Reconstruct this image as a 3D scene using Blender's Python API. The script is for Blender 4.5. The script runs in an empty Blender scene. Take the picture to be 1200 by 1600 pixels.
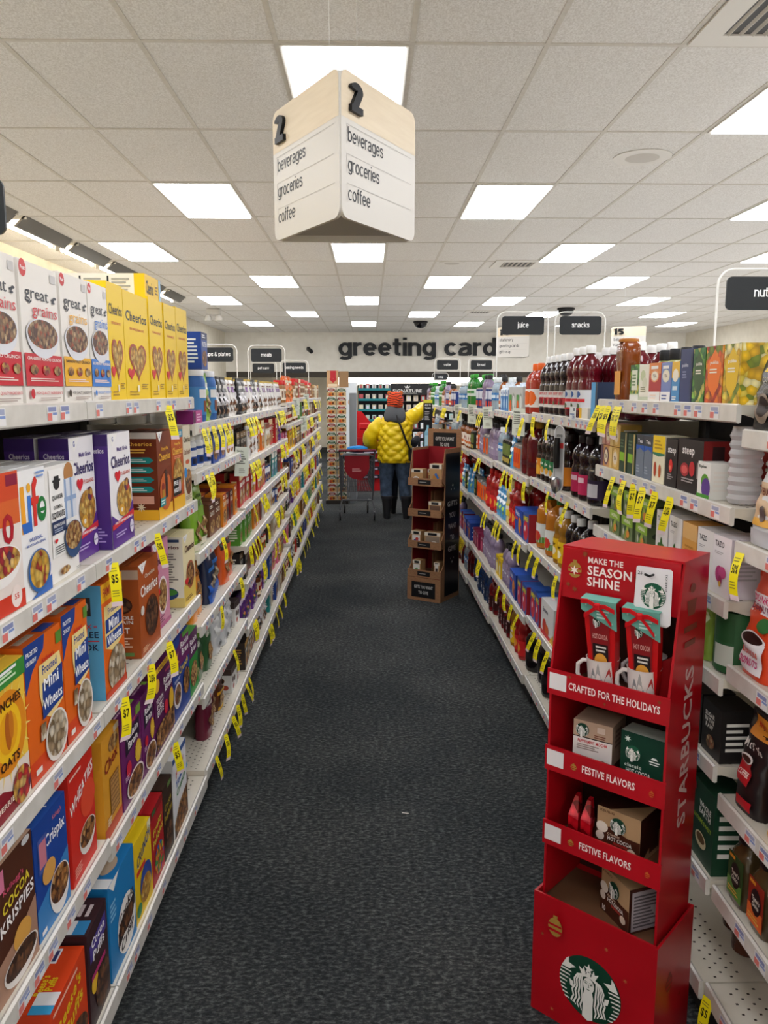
import bpy, math, random
from mathutils import Vector, Matrix
R = random.Random(7)
PI = math.pi
SC = bpy.context.scene
COL = SC.collection

# ------------------------------------------------------------------ camera, world, exposure
CAM_H = 1.70
CEIL = 3.24
cam_data = bpy.data.cameras.new('camera')
cam_data.sensor_fit = 'AUTO'; cam_data.sensor_width = 36.0
cam_data.lens = 1250.0 / 1600.0 * 36.0
cam_data.clip_start = 0.05; cam_data.clip_end = 120
cam = bpy.data.objects.new('camera', cam_data); COL.objects.link(cam)
cam.location = (0, 0, CAM_H)
PITCH = math.atan(190 / 1250.0); YAW = math.atan(24 / 1250.0 * math.cos(PITCH))
cam.rotation_euler = (PI / 2 - PITCH, 0, -YAW)
SC.camera = cam

world = bpy.data.worlds.new('world'); SC.world = world
world.use_nodes = True
world.node_tree.nodes['Background'].inputs[0].default_value = (1, .97, .92, 1)
world.node_tree.nodes['Background'].inputs[1].default_value = 0.15
SC.view_settings.view_transform = 'Standard'
SC.view_settings.look = 'None'
SC.view_settings.gamma = 1.0
SC.view_settings.use_curve_mapping = False
SC.view_settings.exposure = 0.0
LIGHT = 12.5          # strength of every ceiling diffuser
WASH = 30.0            # strength of the wall washer tubes

# ------------------------------------------------------------------ materials
MATS = {}
def lin(h):
    h = h.lstrip('#')
    c = [int(h[i:i + 2], 16) / 255 for i in (0, 2, 4)]
    return tuple(x / 12.92 if x <= .04045 else ((x + .055) / 1.055) ** 2.4 for x in c) + (1,)
def newmat(name):
    m = bpy.data.materials.new(name); m.use_nodes = True
    return m, m.node_tree, m.node_tree.nodes['Principled BSDF']
def mat(k):
    """'rrggbb' printed card, with suffix: g glossy, c clear tinted plastic, m metal, p matte, e glowing"""
    if not isinstance(k, str): return k
    if k in MATS: return MATS[k]
    if k.startswith('*'):
        m = SPECIAL[k](); MATS[k] = m; return m
    suf = k[6:]
    m, nt, b = newmat('print_' + k)
    b.inputs['Base Color'].default_value = lin(k[:6])
    b.inputs['Specular IOR Level'].default_value = .28 if not suf else .5
    b.inputs['Roughness'].default_value = {'': .42, 'g': .12, 'c': .06, 'm': .3, 'p': .85, 'e': .5, 's': .28}[suf[:1]]
    if suf.startswith('m'): b.inputs['Metallic'].default_value = 1
    if suf.startswith('c'):
        b.inputs['Transmission Weight'].default_value = .55; b.inputs['IOR'].default_value = 1.3
    if suf.startswith('e'):
        b.inputs['Emission Color'].default_value = lin(k[:6]); b.inputs['Emission Strength'].default_value = float(suf[1:] or 1)
    MATS[k] = m
    return m
def ramp(nt, stops, interp='CONSTANT'):
    r = nt.nodes.new('ShaderNodeValToRGB'); r.color_ramp.interpolation = interp
    e = r.color_ramp.elements
    while len(e) < len(stops): e.new(.5)
    for el, (p, c) in zip(e, stops):
        el.position = p; el.color = lin(c)
    return r
def tex_coord(nt, out='Object', scale=None):
    t = nt.nodes.new('ShaderNodeTexCoord')
    if scale is None: return t.outputs[out]
    mp = nt.nodes.new('ShaderNodeMapping'); mp.inputs['Scale'].default_value = scale
    nt.links.new(t.outputs[out], mp.inputs[0]); return mp.outputs[0]
def cells(name, cols, scale, rough=.5):
    """voronoi pieces in several colours: flakes, rings, berries, leaf print"""
    def f():
        m, nt, b = newmat(name)
        v = nt.nodes.new('ShaderNodeTexVoronoi'); v.inputs['Scale'].default_value = scale
        nt.links.new(tex_coord(nt), v.inputs['Vector'])
        sp = nt.nodes.new('ShaderNodeSeparateColor'); nt.links.new(v.outputs['Color'], sp.inputs[0])
        n = len(cols)
        r = ramp(nt, [(i / n, c) for i, c in enumerate(cols)])
        nt.links.new(sp.outputs[0], r.inputs[0])
        mx = nt.nodes.new('ShaderNodeMix'); mx.data_type = 'RGBA'; mx.blend_type = 'MULTIPLY'; mx.inputs[0].default_value = .8
        d = nt.nodes.new('ShaderNodeMapRange'); d.inputs[1].default_value = 0; d.inputs[2].default_value = .75; d.inputs[3].default_value = 1.15; d.inputs[4].default_value = .35
        nt.links.new(v.outputs['Distance'], d.inputs[0])
        nt.links.new(r.outputs[0], mx.inputs[6]); nt.links.new(d.outputs[0], mx.inputs[7])
        nt.links.new(mx.outputs[2], b.inputs['Base Color']); b.inputs['Roughness'].default_value = rough
        return m
    return f
def m_carpet():
    m, nt, b = newmat('carpet_loop_pile')
    co = tex_coord(nt)
    n1 = nt.nodes.new('ShaderNodeTexNoise'); n1.inputs['Scale'].default_value = 1; n1.inputs['Detail'].default_value = 5; n1.inputs['Roughness'].default_value = .72
    mp = nt.nodes.new('ShaderNodeMapping'); mp.inputs['Scale'].default_value = (48, 85, 60)
    nt.links.new(co, mp.inputs[0]); nt.links.new(mp.outputs[0], n1.inputs['Vector'])
    r = ramp(nt, [(.3, '1b1c1d'), (.5, '3b3d3d'), (.74, '7c7e7a')], 'LINEAR')
    nt.links.new(n1.outputs[0], r.inputs[0])
    n2 = nt.nodes.new('ShaderNodeTexNoise'); n2.inputs['Scale'].default_value = 1.3; n2.inputs['Detail'].default_value = 4
    nt.links.new(co, n2.inputs['Vector'])
    r2 = ramp(nt, [(.3, 'b4bcc4'), (.7, 'ffffff')], 'LINEAR'); nt.links.new(n2.outputs[0], r2.inputs[0])
    mx = nt.nodes.new('ShaderNodeMix'); mx.data_type = 'RGBA'; mx.blend_type = 'MULTIPLY'; mx.inputs[0].default_value = 1
    nt.links.new(r.outputs[0], mx.inputs[6]); nt.links.new(r2.outputs[0], mx.inputs[7])
    nt.links.new(mx.outputs[2], b.inputs['Base Color'])
    b.inputs['Roughness'].default_value = .95; b.inputs['Specular IOR Level'].default_value = .12
    bp = nt.nodes.new('ShaderNodeBump'); bp.inputs['Strength'].default_value = .12; bp.inputs['Distance'].default_value = .002
    nt.links.new(n1.outputs[0], bp.inputs['Height']); nt.links.new(bp.outputs[0], b.inputs['Normal'])
    return m
def m_noise(name, c1, c2, scale, rough, bump=0, sc3=None, metal=0):
    def f():
        m, nt, b = newmat(name)
        n = nt.nodes.new('ShaderNodeTexNoise'); n.inputs['Scale'].default_value = scale; n.inputs['Detail'].default_value = 4
        nt.links.new(tex_coord(nt, 'Object', sc3), n.inputs['Vector'])
        r = ramp(nt, [(.35, c1), (.65, c2)], 'LINEAR'); nt.links.new(n.outputs[0], r.inputs[0])
        nt.links.new(r.outputs[0], b.inputs['Base Color']); b.inputs['Roughness'].default_value = rough
        b.inputs['Metallic'].default_value = metal
        if bump:
            bp = nt.nodes.new('ShaderNodeBump'); bp.inputs['Strength'].default_value = bump; bp.inputs['Distance'].default_value = .003
            nt.links.new(n.outputs[0], bp.inputs['Height']); nt.links.new(bp.outputs[0], b.inputs['Normal'])
        return m
    return f
def m_emit(name, col, s):
    def f():
        m, nt, b = newmat(name)
        b.inputs['Base Color'].default_value = lin('f4f4f2')
        b.inputs['Emission Color'].default_value = lin(col); b.inputs['Emission Strength'].default_value = s
        return m
    return f
def m_clear():
    m, nt, b = newmat('clear_plastic')
    b.inputs['Base Color'].default_value = lin('f2f0f0'); b.inputs['Transmission Weight'].default_value = .6
    b.inputs['Roughness'].default_value = .08; b.inputs['IOR'].default_value = 1.12
    return m
def m_tiger():
    m, nt, b = newmat('tiger_knit')
    w = nt.nodes.new('ShaderNodeTexWave'); w.inputs['Scale'].default_value = 11; w.inputs['Distortion'].default_value = 7; w.inputs['Detail'].default_value = 2
    w.bands_direction = 'Z'
    nt.links.new(tex_coord(nt), w.inputs['Vector'])
    r = ramp(nt, [(0, '160d08'), (.36, 'd8481a')]); nt.links.new(w.outputs[0], r.inputs[0])
    nt.links.new(r.outputs[0], b.inputs['Base Color']); b.inputs['Roughness'].default_value = .9
    return m
SPECIAL = {
 '*carpet': m_carpet,
 '*tile': m_noise('ceiling_tile', 'd9d4cc', 'f2efea', 90, .95, .28, (1.6, 1, 1)),
 '*tbar': m_noise('ceiling_grid_paint', 'cfc8bc', 'd8d2c6', 30, .6),
 '*wall': m_noise('wall_paint_cream', 'e6decb', 'eee6d4', 6, .9),
 '*vinyl': m_noise('pale_bounce_floor', 'd2d0ce', 'dededc', 3, .4), '*soffit': m_noise('soffit_paint', 'f2ede2', 'f8f4ea', 6, .9), '*steel': m_noise('shelf_paint_ivory', 'cfc8b8', 'dad3c4', 9, .4),
 '*rail': m_noise('price_rail_plastic', 'cdc9c0', 'dedad2', 14, .3),
 '*back': m_noise('pegboard_dark', '211d1a', '2c2723', 20, .8),
 '*lens': m_emit('added_edge_glow', 'f7f9ff', LIGHT), '*light': m_emit('diffuser_glow', 'f7f9ff', LIGHT),
 '*wash': m_emit('wall_washer_glow', 'fff0d2', WASH),
 '*band': m_emit('lit_valance', 'fff6e8', 3.2),
 '*kraft': m_noise('kraft_board', '8a6242', '9c7350', 50, .8, 0, (1, 1, 6)),
 '*red': m_noise('red_display_board', 'a80a18', 'b80f1e', 5, .3),
 '*foil': m_noise('dark_foil', '141416', '2b2a2d', 60, .25, .5),
 '*denim': m_noise('denim', '2c3a4c', '4a5c74', 12, .9, .2),
 '*jacket': m_noise('yellow_nylon', 'eac502', 'f6d60c', 8, .4),
 '*wood': m_noise('maple_veneer', 'd6c6ac', 'dccdb4', 6, .5, 0, (1, 1, 9)),
 '*tiger': m_tiger, '*clear': m_clear,
 '*oats': cells('cereal_oats', ['b98a4a', 'd9b67a', '8a5a2a', 'c99a58', '7a3a20'], 95),
 '*flakes': cells('cereal_flakes', ['8c5a2c', 'b0743a', '6b3d1e', 'c99556', '4d2815'], 80),
 '*grains': cells('cereal_grains', ['8d6a4a', 'a9835a', '6d4a32', 'c0a27a', '5a3524', 'a34a26'], 100),
 '*rings': cells('cereal_rings', ['dba63e', 'c48a2c', 'ecc468', 'b1742a'], 75),
 '*fruit': cells('cereal_fruit', ['c9302c', 'd8a548', 'e8c272', 'a52430', '6a3a5a', 'c48a3c'], 70),
 '*squares': cells('cereal_squares', ['d9a83c', 'e8c05a', 'c08a2c', 'b03a2a'], 60),
 '*wheats': cells('cereal_wheats', ['c9b79a', 'a98f6c', 'e2d6c0', '8c7352'], 55),
 '*choco': cells('cereal_choco', ['4a2a18', '6d4226', '321a0e', '84532f'], 75),
 '*rainbow': cells('cereal_rainbow', ['d8342c', 'f0b428', '3f9a48', '2f62b8', 'e07828'], 70),
 '*busyA': cells('busy_print_warm', ['c8502c', 'e8b24a', 'f0e6d2', '7a2a20', 'c98a3c', '4a2a1e'], 32),
 '*busyB': cells('busy_print_cool', ['2a4f9a', '58a0c8', 'eef0f0', '24365c', '7a8a96', 'c8c0b0'], 32),
 '*busyC': cells('busy_print_green', ['4f8a34', 'a8c048', 'f0eeda', '2f5a2a', 'd8a03c', '8a5a30'], 32),
 '*leafG': cells('leaf_print_green', ['5ea03a', '2f6a34', '8cc24a', 'e0d86a', '3f8440'], 48),
 '*leafO': cells('leaf_print_orange', ['f07a1e', 'e05a14', 'f5a02a', 'b02c1c', '7a8a2a'], 48),
 '*leafY': cells('leaf_print_yellow', ['efc21e', 'd8a814', 'f5dc5a', '8a9a2c', 'fff2b0'], 48),
 '*leafN': cells('wave_print_navy', ['2e3c66', '36487a', '28345a'], 40),
 '*candy': cells('holiday_wrap', ['c40c1c', 'e01828', '8a0612', 'f04050'], 40, .2),
}

# ------------------------------------------------------------------ mesh collector
class MB:
    def __init__(s): s.v = []; s.f = []; s.m = []; s.ms = []; s.sm = []
    def mi(s, k):
        if k not in s.ms: s.ms.append(k)
        return s.ms.index(k)
    def face(s, pts, k, smooth=False):
        n = len(s.v); s.v.extend([tuple(p) for p in pts]); s.f.append(tuple(range(n, n + len(pts)))); s.m.append(s.mi(k)); s.sm.append(smooth)
    def raw(s, vs, fs, k, smooth=False):
        n = len(s.v); s.v.extend([tuple(p) for p in vs]); i = s.mi(k)
        for f in fs: s.f.append(tuple(a + n for a in f)); s.m.append(i); s.sm.append(smooth)
    def box(s, x0, y0, z0, x1, y1, z1, k):
        vs = [(x0, y0, z0), (x1, y0, z0), (x1, y1, z0), (x0, y1, z0), (x0, y0, z1), (x1, y0, z1), (x1, y1, z1), (x0, y1, z1)]
        s.raw(vs, [(0, 3, 2, 1), (4, 5, 6, 7), (0, 1, 5, 4), (1, 2, 6, 5), (2, 3, 7, 6), (3, 0, 4, 7)], k)
    def rbox(s, x0, y0, z0, x1, y1, z1, k, b=.003):
        # chamfered box
        import itertools
        bx = []
        X = (x0, x1); Y = (y0, y1); Z = (z0, z1)
        idx = {}
        vs = []
        for i, j, l in itertools.product((0, 1), repeat=3):
            sx, sy, sz = (1 - 2 * i) * b, (1 - 2 * j) * b, (1 - 2 * l) * b
            for a, p in enumerate(((X[i], Y[j] + sy, Z[l] + sz), (X[i] + sx, Y[j], Z[l] + sz), (X[i] + sx, Y[j] + sy, Z[l]))):
                idx[(i, j, l, a)] = len(vs); vs.append(p)
        g = lambda i, j, l, a: idx[(i, j, l, a)]
        fs = []
        for i in (0, 1):
            f = [g(i, 0, 0, 0), g(i, 1, 0, 0), g(i, 1, 1, 0), g(i, 0, 1, 0)]; fs.append(f if i else f[::-1])
            f = [g(0, i, 0, 1), g(0, i, 1, 1), g(1, i, 1, 1), g(1, i, 0, 1)]; fs.append(f if i else f[::-1])
            f = [g(0, 0, i, 2), g(1, 0, i, 2), g(1, 1, i, 2), g(0, 1, i, 2)]; fs.append(f if i else f[::-1])
        for i in (0, 1):
            for j in (0, 1):
                o = (i + j) % 2
                f = [g(i, j, 0, 0), g(i, j, 1, 0), g(i, j, 1, 1), g(i, j, 0, 1)]; fs.append(f if o else f[::-1])
                f = [g(i, 0, j, 0), g(i, 0, j, 2), g(i, 1, j, 2), g(i, 1, j, 0)]; fs.append(f if not o else f[::-1])
                f = [g(0, i, j, 1), g(1, i, j, 1), g(1, i, j, 2), g(0, i, j, 2)]; fs.append(f if not o else f[::-1])
                for l in (0, 1):
                    f = [g(i, j, l, 0), g(i, j, l, 1), g(i, j, l, 2)]; fs.append(f if (i + j + l) % 2 else f[::-1])
        s.raw(vs, fs, k)
    def loft(s, rings, k, cap0=True, cap1=True, smooth=True, closed=True):
        n = len(rings[0]); b = len(s.v); i = s.mi(k)
        for r in rings: s.v.extend([tuple(p) for p in r])
        for a in range(len(rings) - 1):
            for c in range(n if closed else n - 1):
                d = (c + 1) % n
                s.f.append((b + a * n + c, b + a * n + d, b + (a + 1) * n + d, b + (a + 1) * n + c)); s.m.append(i); s.sm.append(smooth)
        if cap0: s.f.append(tuple(b + c for c in range(n - 1, -1, -1))); s.m.append(i); s.sm.append(False)
        if cap1: s.f.append(tuple(b + (len(rings) - 1) * n + c for c in range(n))); s.m.append(i); s.sm.append(False)
    def lathe(s, prof, k, n=20, cx=0, cy=0, cap0=True, cap1=True, sx=1, sy=1):
        s.loft([[(cx + r * sx * math.cos(2 * PI * a / n), cy + r * sy * math.sin(2 * PI * a / n), z) for a in range(n)] for r, z in prof], k, cap0, cap1)
    def tube(s, pts, r, k, n=8, caps=True, closed=False):
        pts = [Vector(p) for p in pts]; rings = []
        N = len(pts)
        up = Vector((0, 0, 1))
        prev = None
        for i, p in enumerate(pts):
            if closed: t = pts[(i + 1) % N] - pts[i - 1]
            else: t = pts[min(i + 1, N - 1)] - pts[max(i - 1, 0)]
            t.normalize()
            if prev is None:
                a = t.cross(up)
                if a.length < 1e-3: a = t.cross(Vector((1, 0, 0)))
            else:
                a = prev - t * prev.dot(t)
            a.normalize(); prev = a; bb = t.cross(a)
            rr = r[i] if isinstance(r, (list, tuple)) else r
            rings.append([p + (a * math.cos(2 * PI * q / n) + bb * math.sin(2 * PI * q / n)) * rr for q in range(n)])
        if closed: rings.append(rings[0])
        s.loft(rings, k, caps and not closed, caps and not closed)
    def prism(s, poly, axis, a, b, k):
        """poly in 2D extruded along axis ('x','y','z') from a to b"""
        def P(p, t): return {'x': (t, p[0], p[1]), 'y': (p[0], t, p[1]), 'z': (p[0], p[1], t)}[axis]
        n = len(poly)
        s.loft([[P(p, a) for p in poly], [P(p, b) for p in poly]], k, smooth=False)
    def add(s, o, M=None):
        n = len(s.v)
        s.v.extend([tuple(M @ Vector(p)) for p in o.v] if M else o.v)
        mp = [s.mi(k) for k in o.ms]
        for f, m_, sm in zip(o.f, o.m, o.sm):
            s.f.append(tuple(a + n for a in f)); s.m.append(mp[m_]); s.sm.append(sm)
    def build(s, name, parent=None, loc=(0, 0, 0), rz=0, sharp=40):
        me = bpy.data.meshes.new(name)
        me.from_pydata(s.v, [], s.f)
        for k in s.ms: me.materials.append(mat(k))
        me.polygons.foreach_set('material_index', s.m)
        me.polygons.foreach_set('use_smooth', s.sm)
        me.update()
        if any(s.sm): me.set_sharp_from_angle(angle=math.radians(sharp))
        o = bpy.data.objects.new(name, me); COL.objects.link(o)
        o.location = loc; o.rotation_euler = (0, 0, rz)
        if parent: o.parent = parent
        return o
def fixnormals(o):
    import bmesh
    bm = bmesh.new(); bm.from_mesh(o.data); bmesh.ops.recalc_face_normals(bm, faces=bm.faces); bm.to_mesh(o.data); bm.free()
def tag(o, label=None, cat=None, group=None, kind=None):
    if label: o['label'] = label
    if cat: o['category'] = cat
    if group: o['group'] = group
    if kind: o['kind'] = kind
    return o
def empty(name, loc=(0, 0, 0), rz=0):
    o = bpy.data.objects.new(name, None); o.empty_display_size = .05; COL.objects.link(o); o.location = loc; o.rotation_euler = (0, 0, rz)
    return o
KIDS = {}
def copy_tree(o, parent=None):
    c = o.copy(); COL.objects.link(c)
    if parent: c.parent = parent
    for ch in KIDS.get(o.name) or list(o.children): copy_tree(ch, c)
    return c

# ------------------------------------------------------------------ lettering (built-in font, glyphs turned to mesh once)
GL = {}
def init_glyphs():
    chars = [chr(c) for c in range(33, 127)] + ['®', '’']
    tmp = []
    def mk(body, off):
        cu = bpy.data.curves.new('glyph', 'FONT'); cu.body = body; cu.size = 1; cu.resolution_u = 2; cu.offset = off
        o = bpy.data.objects.new('glyph', cu); COL.objects.link(o); tmp.append(o); return o
    todo = [(ch, bold, mk(ch, .022 if bold else 0)) for ch in chars for bold in (0, 1)]
    adv = [(ch, mk('|' + ch + '|', 0)) for ch in chars]; ref = mk('||', 0)
    bpy.context.view_layer.update()
    dg = bpy.context.evaluated_depsgraph_get()
    def mesh_of(o):
        me = o.evaluated_get(dg).to_mesh()
        v = [tuple(p.co) for p in me.vertices]; f = [tuple(p.vertices) for p in me.polygons]
        o.evaluated_get(dg).to_mesh_clear(); return v, f
    def wid(o):
        v, f = mesh_of(o); xs = [p[0] for p in v]; return max(xs) - min(xs)
    r = wid(ref); A = {ch: wid(o) - r for ch, o in adv}
    for ch, bold, o in todo:
        v, f = mesh_of(o); GL[ch, bold] = (v, f, A[ch] + (.03 if bold else 0))
    GL['cap'] = max(p[1] for p in GL['H', 0][0])
    GL['xh'] = max(p[1] for p in GL['x', 0][0])
    for o in tmp:
        cu = o.data; bpy.data.objects.remove(o); bpy.data.curves.remove(cu)
init_glyphs()
def text2d(st, bold=1):
    """(verts, faces) with baseline at 0, cap height 1, left at 0; returns width"""
    x = 0; V = []; F = []
    k = 1 / GL['cap']
    for ch in st:
        if ch == ' ': x += .28; continue
        v, f, a = GL.get((ch, bold)) or GL['x', bold]
        n = len(V); V.extend([((p[0] + x) * k, p[1] * k) for p in v]); F.extend([tuple(i + n for i in q) for q in f]); x += a
    return V, F, x * k
class Face:
    """a flat frame on a thing: origin bottom left as seen, u right, v up"""
    def __init__(s, O, U, V, w, h):
        s.O = Vector(O); s.U = Vector(U).normalized(); s.V = Vector(V).normalized(); s.N = s.U.cross(s.V); s.w = w; s.h = h; s.k = 0
    def P(s, x, y, lay): return s.O + s.U * (x * s.w) + s.V * (y * s.h) + s.N * (lay * .00025 + .0002)
def ell(cx, cy, rx, ry, n=24, a0=0, a1=2 * PI):
    return [(cx + rx * math.cos(a0 + (a1 - a0) * i / n), cy + ry * math.sin(a0 + (a1 - a0) * i / n)) for i in range(n + (1 if a1 - a0 < 6.28 else 0))]
def heart(cx, cy, rx, ry, n=28):
    o = []
    for i in range(n):
        t = 2 * PI * i / n
        o.append((cx + rx * math.sin(t) ** 3, cy + ry * (13 * math.cos(t) - 5 * math.cos(2 * t) - 2 * math.cos(3 * t) - math.cos(4 * t)) / 16))
    return o
def star(cx, cy, rx, ry, n=5, q=.4):
    return [(cx + rx * (1 if i % 2 == 0 else q) * math.sin(PI * i / n), cy + ry * (1 if i % 2 == 0 else q) * math.cos(PI * i / n)) for i in range(2 * n)]
def art(mb, F, items):
    asp = F.w / F.h
    for it in items:
        F.k += 1; t = it[0]; L = F.k
        if t == 'r': _, x0, y0, x1, y1, k = it; mb.face([F.P(x0, y0, L), F.P(x1, y0, L), F.P(x1, y1, L), F.P(x0, y1, L)], k)
        elif t == 'e':
            _, cx, cy, rx, ry, k = it; ry = rx * asp if ry is None else ry
            mb.face([F.P(x, y, L) for x, y in ell(cx, cy, rx, ry)], k)
        elif t == 'h': _, cx, cy, rx, ry, k = it; fan(mb, F, heart(cx, cy, rx, ry), (cx, cy), L, k)
        elif t == 's':
            _, cx, cy, r, n, k = it; fan(mb, F, star(cx, cy, r, r * asp, n), (cx, cy), L, k)
        elif t == 'p': mb.face([F.P(x, y, L) for x, y in it[1]], it[2])
        elif t == 'bowl':     # bowl seen from above-front: white body below, cereal ellipse on top
            _, cx, cy, rx, ry, kb, kc = it
            pts = [(cx - rx, cy)] + [(cx + rx * .98 * math.cos(a), cy + ry * 1.25 * math.sin(a)) for a in [PI + PI * i / 14 for i in range(15)]] + [(cx + rx, cy)]
            mb.face([F.P(x, y, L) for x, y in pts], kb); F.k += 1
            mb.face([F.P(x, y, F.k) for x, y in ell(cx, cy, rx, ry * .85)], kb); F.k += 1
            mb.face([F.P(x, y, F.k) for x, y in ell(cx, cy + ry * .03, rx * .92, ry * .78)], kc)
        elif t in ('t', 'tl', 'tv'):
            _, st, cx, cy, h, k = it[:6]; w = it[6] if len(it) > 6 else None; bold = it[7] if len(it) > 7 else 1; slant = it[8] if len(it) > 8 else 0
            V, Fc, tw = text2d(st, bold)
            if t == 'tv':     # reads upward
                sy = h * F.w; sx = (w * F.h / tw) if w else sy
                pts = [F.O + F.U * (cx * F.w - (y - .5) * sy) + F.V * (cy * F.h + (x - tw / 2) * sx) + F.N * (L * .00025 + .0002) for x, y in V]
            else:
                sy = h * F.h; sx = (w * F.w / tw) if w else sy
                ox = 0 if t == 'tl' else -tw / 2
                pts = [F.O + F.U * (cx * F.w + (x + ox + slant * y) * sx) + F.V * (cy * F.h + (y - .5 + slant * 0 * x) * sy + (it[9] if len(it) > 9 else 0) * (x + ox) * sx) + F.N * (L * .00025 + .0002) for x, y in V]
            mb.raw(pts, Fc, k)
        elif t == 'ln':
            _, x0, y0, x1, y1, n, k = it
            q = random.Random(int(x0 * 999) + n)
            for i in range(n):
                y = y1 - (y1 - y0) * (i + .5) / n; hh = (y1 - y0) / n * .25; xe = x1 - (x1 - x0) * q.random() * .35
                mb.face([F.P(x0, y - hh, L), F.P(xe, y - hh, L), F.P(xe, y + hh, L), F.P(x0, y + hh, L)], k)
def fan(mb, F, pts, c, L, k):
    n = len(pts); vs = [F.P(c[0], c[1], L)] + [F.P(x, y, L) for x, y in pts]
    mb.raw(vs, [(0, (i + 1) % n + 1, i + 1) for i in range(n)], k)
def text_solid(mb, st, O, U, V, h, depth, k, w=None, bold=1, center=True):
    """raised letters: front, back and side walls"""
    U = Vector(U).normalized(); V = Vector(V).normalized(); N = U.cross(V); O = Vector(O)
    vs, fs, tw = text2d(st, bold)
    sx = w / tw if w else h
    ox = -tw / 2 if center else 0
    pts = [O + U * ((x + ox) * sx) + V * (y * h) for x, y in vs]
    from collections import Counter
    key = {}; idx = []
    for p in vs:
        q = (round(p[0], 4), round(p[1], 4)); idx.append(key.setdefault(q, len(key)))
    cnt = Counter()
    for f in fs:
        for a, b in zip(f, f[1:] + f[:1]): cnt[tuple(sorted((idx[a], idx[b])))] += 1
    mb.raw([p + N * depth for p in pts], fs, k)
    mb.raw(pts, [f[::-1] for f in fs], k)
    for f in fs:
        for a, b in zip(f, f[1:] + f[:1]):
            if cnt[tuple(sorted((idx[a], idx[b])))] == 1: mb.face([pts[a], pts[b], pts[b] + N * depth, pts[a] + N * depth], k)

# ------------------------------------------------------------------ rounded grotesque lettering drawn from strokes (store signs)
def arcp(cx, cy, rx, ry, a0, a1, n=14): return [(cx + rx * math.cos(math.radians(a0 + (a1 - a0) * i / n)), cy + ry * math.sin(math.radians(a0 + (a1 - a0) * i / n))) for i in range(n + 1)]
def stroke_glyph(c, w):
    h = w / 2; X = .73; bw = .56; rx = (bw - w) / 2; cx = bw / 2; cy = X / 2; ry = (X - w) / 2
    O = arcp(cx, cy, rx, ry, 0, 360, 28); L = lambda *p: list(p); ar = .20
    def arch(x0, wd): return arcp(x0 + wd / 2, X - .25, wd / 2, .25 - h, 180, 0) + [(x0 + wd, 0)]
    G = {'o': (bw, [O]), 'c': (bw - .03, [arcp(cx, cy, rx, ry, 44, 316, 22)]), 'e': (bw, [arcp(cx, cy, rx, ry, 0, 318, 24), L((h, cy), (bw - h, cy))]),
         'b': (bw, [L((h, 0), (h, 1)), O]), 'd': (bw, [L((bw - h, 0), (bw - h, 1)), O]), 'p': (bw, [L((h, -.22), (h, X)), O]), 'q': (bw, [L((bw - h, -.22), (bw - h, X)), O]),
         'g': (bw, [O, L((bw - h, X)) + arcp(cx, -.03, rx, .2 - h, 0, -155)]),
         'a': (.55, [arcp(.26, X - .2, .2, .2 - h, 160, 0, 12) + [(.46, .12), (.53, h * .8)], L((.46, .44), (.3, .41), (.14, .355), (h, .22), (.1, .09), (.22, h), (.36, .09), (.46, .22))]),
         'r': (.36, [L((h, 0), (h, X)), arcp(h + .24, X - .27, .24, .27 - h, 180, 85)]), 'n': (.54, [L((h, 0), (h, X)), arch(h, .54 - w)]), 'h': (.54, [L((h, 0), (h, 1)), arch(h, .54 - w)]),
         'm': (.82, [L((h, 0), (h, X)), arch(h, .41 - h), arch(.41, .41 - h)]), 'u': (.54, [L((.54 - h, 0), (.54 - h, X)), [(h, X)] + arcp(.27, .25, .27 - h, .25 - h, 180, 360)]),
         't': (.36, [L((.16, .94)) + arcp(.3, .17, .14, .17 - h, 180, 275), L((0, X - h), (.34, X - h))]), 'i': (w, [L((h, 0), (h, X)), L((h, .87), (h, 1))]), 'l': (w, [L((h, 0), (h, 1))]),
         's': (.5, [L((.44, .53), (.39, .63), (.25, X - h), (.11, .64), (h, .53), (.12, .43), (.25, .385), (.38, .34), (.5 - h, .21), (.39, .09), (.25, h), (.1, .09), (.05, .2))]),
         'v': (.5, [L((h * .6, X), (.25, h * .6), (.5 - h * .6, X))]), 'w': (.74, [L((h * .6, X), (.2, h * .6), (.37, X - h), (.54, h * .6), (.74 - h * .6, X))]), 'y': (.5, [L((h * .6, X), (.26, .03)), L((.5 - h * .6, X), (.22, -.14), (.05, -.2))]),
         'k': (.5, [L((h, 0), (h, 1)), L((.45, X), (h, .24)), L((.17, .4), (.48, 0))]), 'f': (.34, [L((.14, 0)) + arcp(.28, .84, .14, .16 - h, 180, 80), L((0, X - h), (.32, X - h))]),
         '2': (.5, [arcp(.25, .74, .25 - h, .26 - h, 170, -28) + [(h + .03, h)], L((.02, h), (.5, h))]), '1': (.3, [L((.04, .78), (.18, .9), (.18, 0))]), '4': (.54, [L((.38, 0), (.38, 1 - h * .6), (h * .6, .28), (.54, .28))]), '5': (.5, [L((.46, 1 - h), (.13, 1 - h), (.1, .5)), arcp(.25, .32, .25 - h, .32 - h, 128, -150)]),
         'j': (.2, [L((.16, X)) + arcp(.06, -.08, .1, .12, 0, -90, 6), L((.16, .87), (.16, 1))]), '&': (.66, [L((.64, 0), (.2, .62), (.17, .8), (.29, .95), (.42, .84), (.4, .7), (.14, .46), (.06, .24), (.2, h), (.4, .08), (.6, .4))])}
    return G[c]
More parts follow.
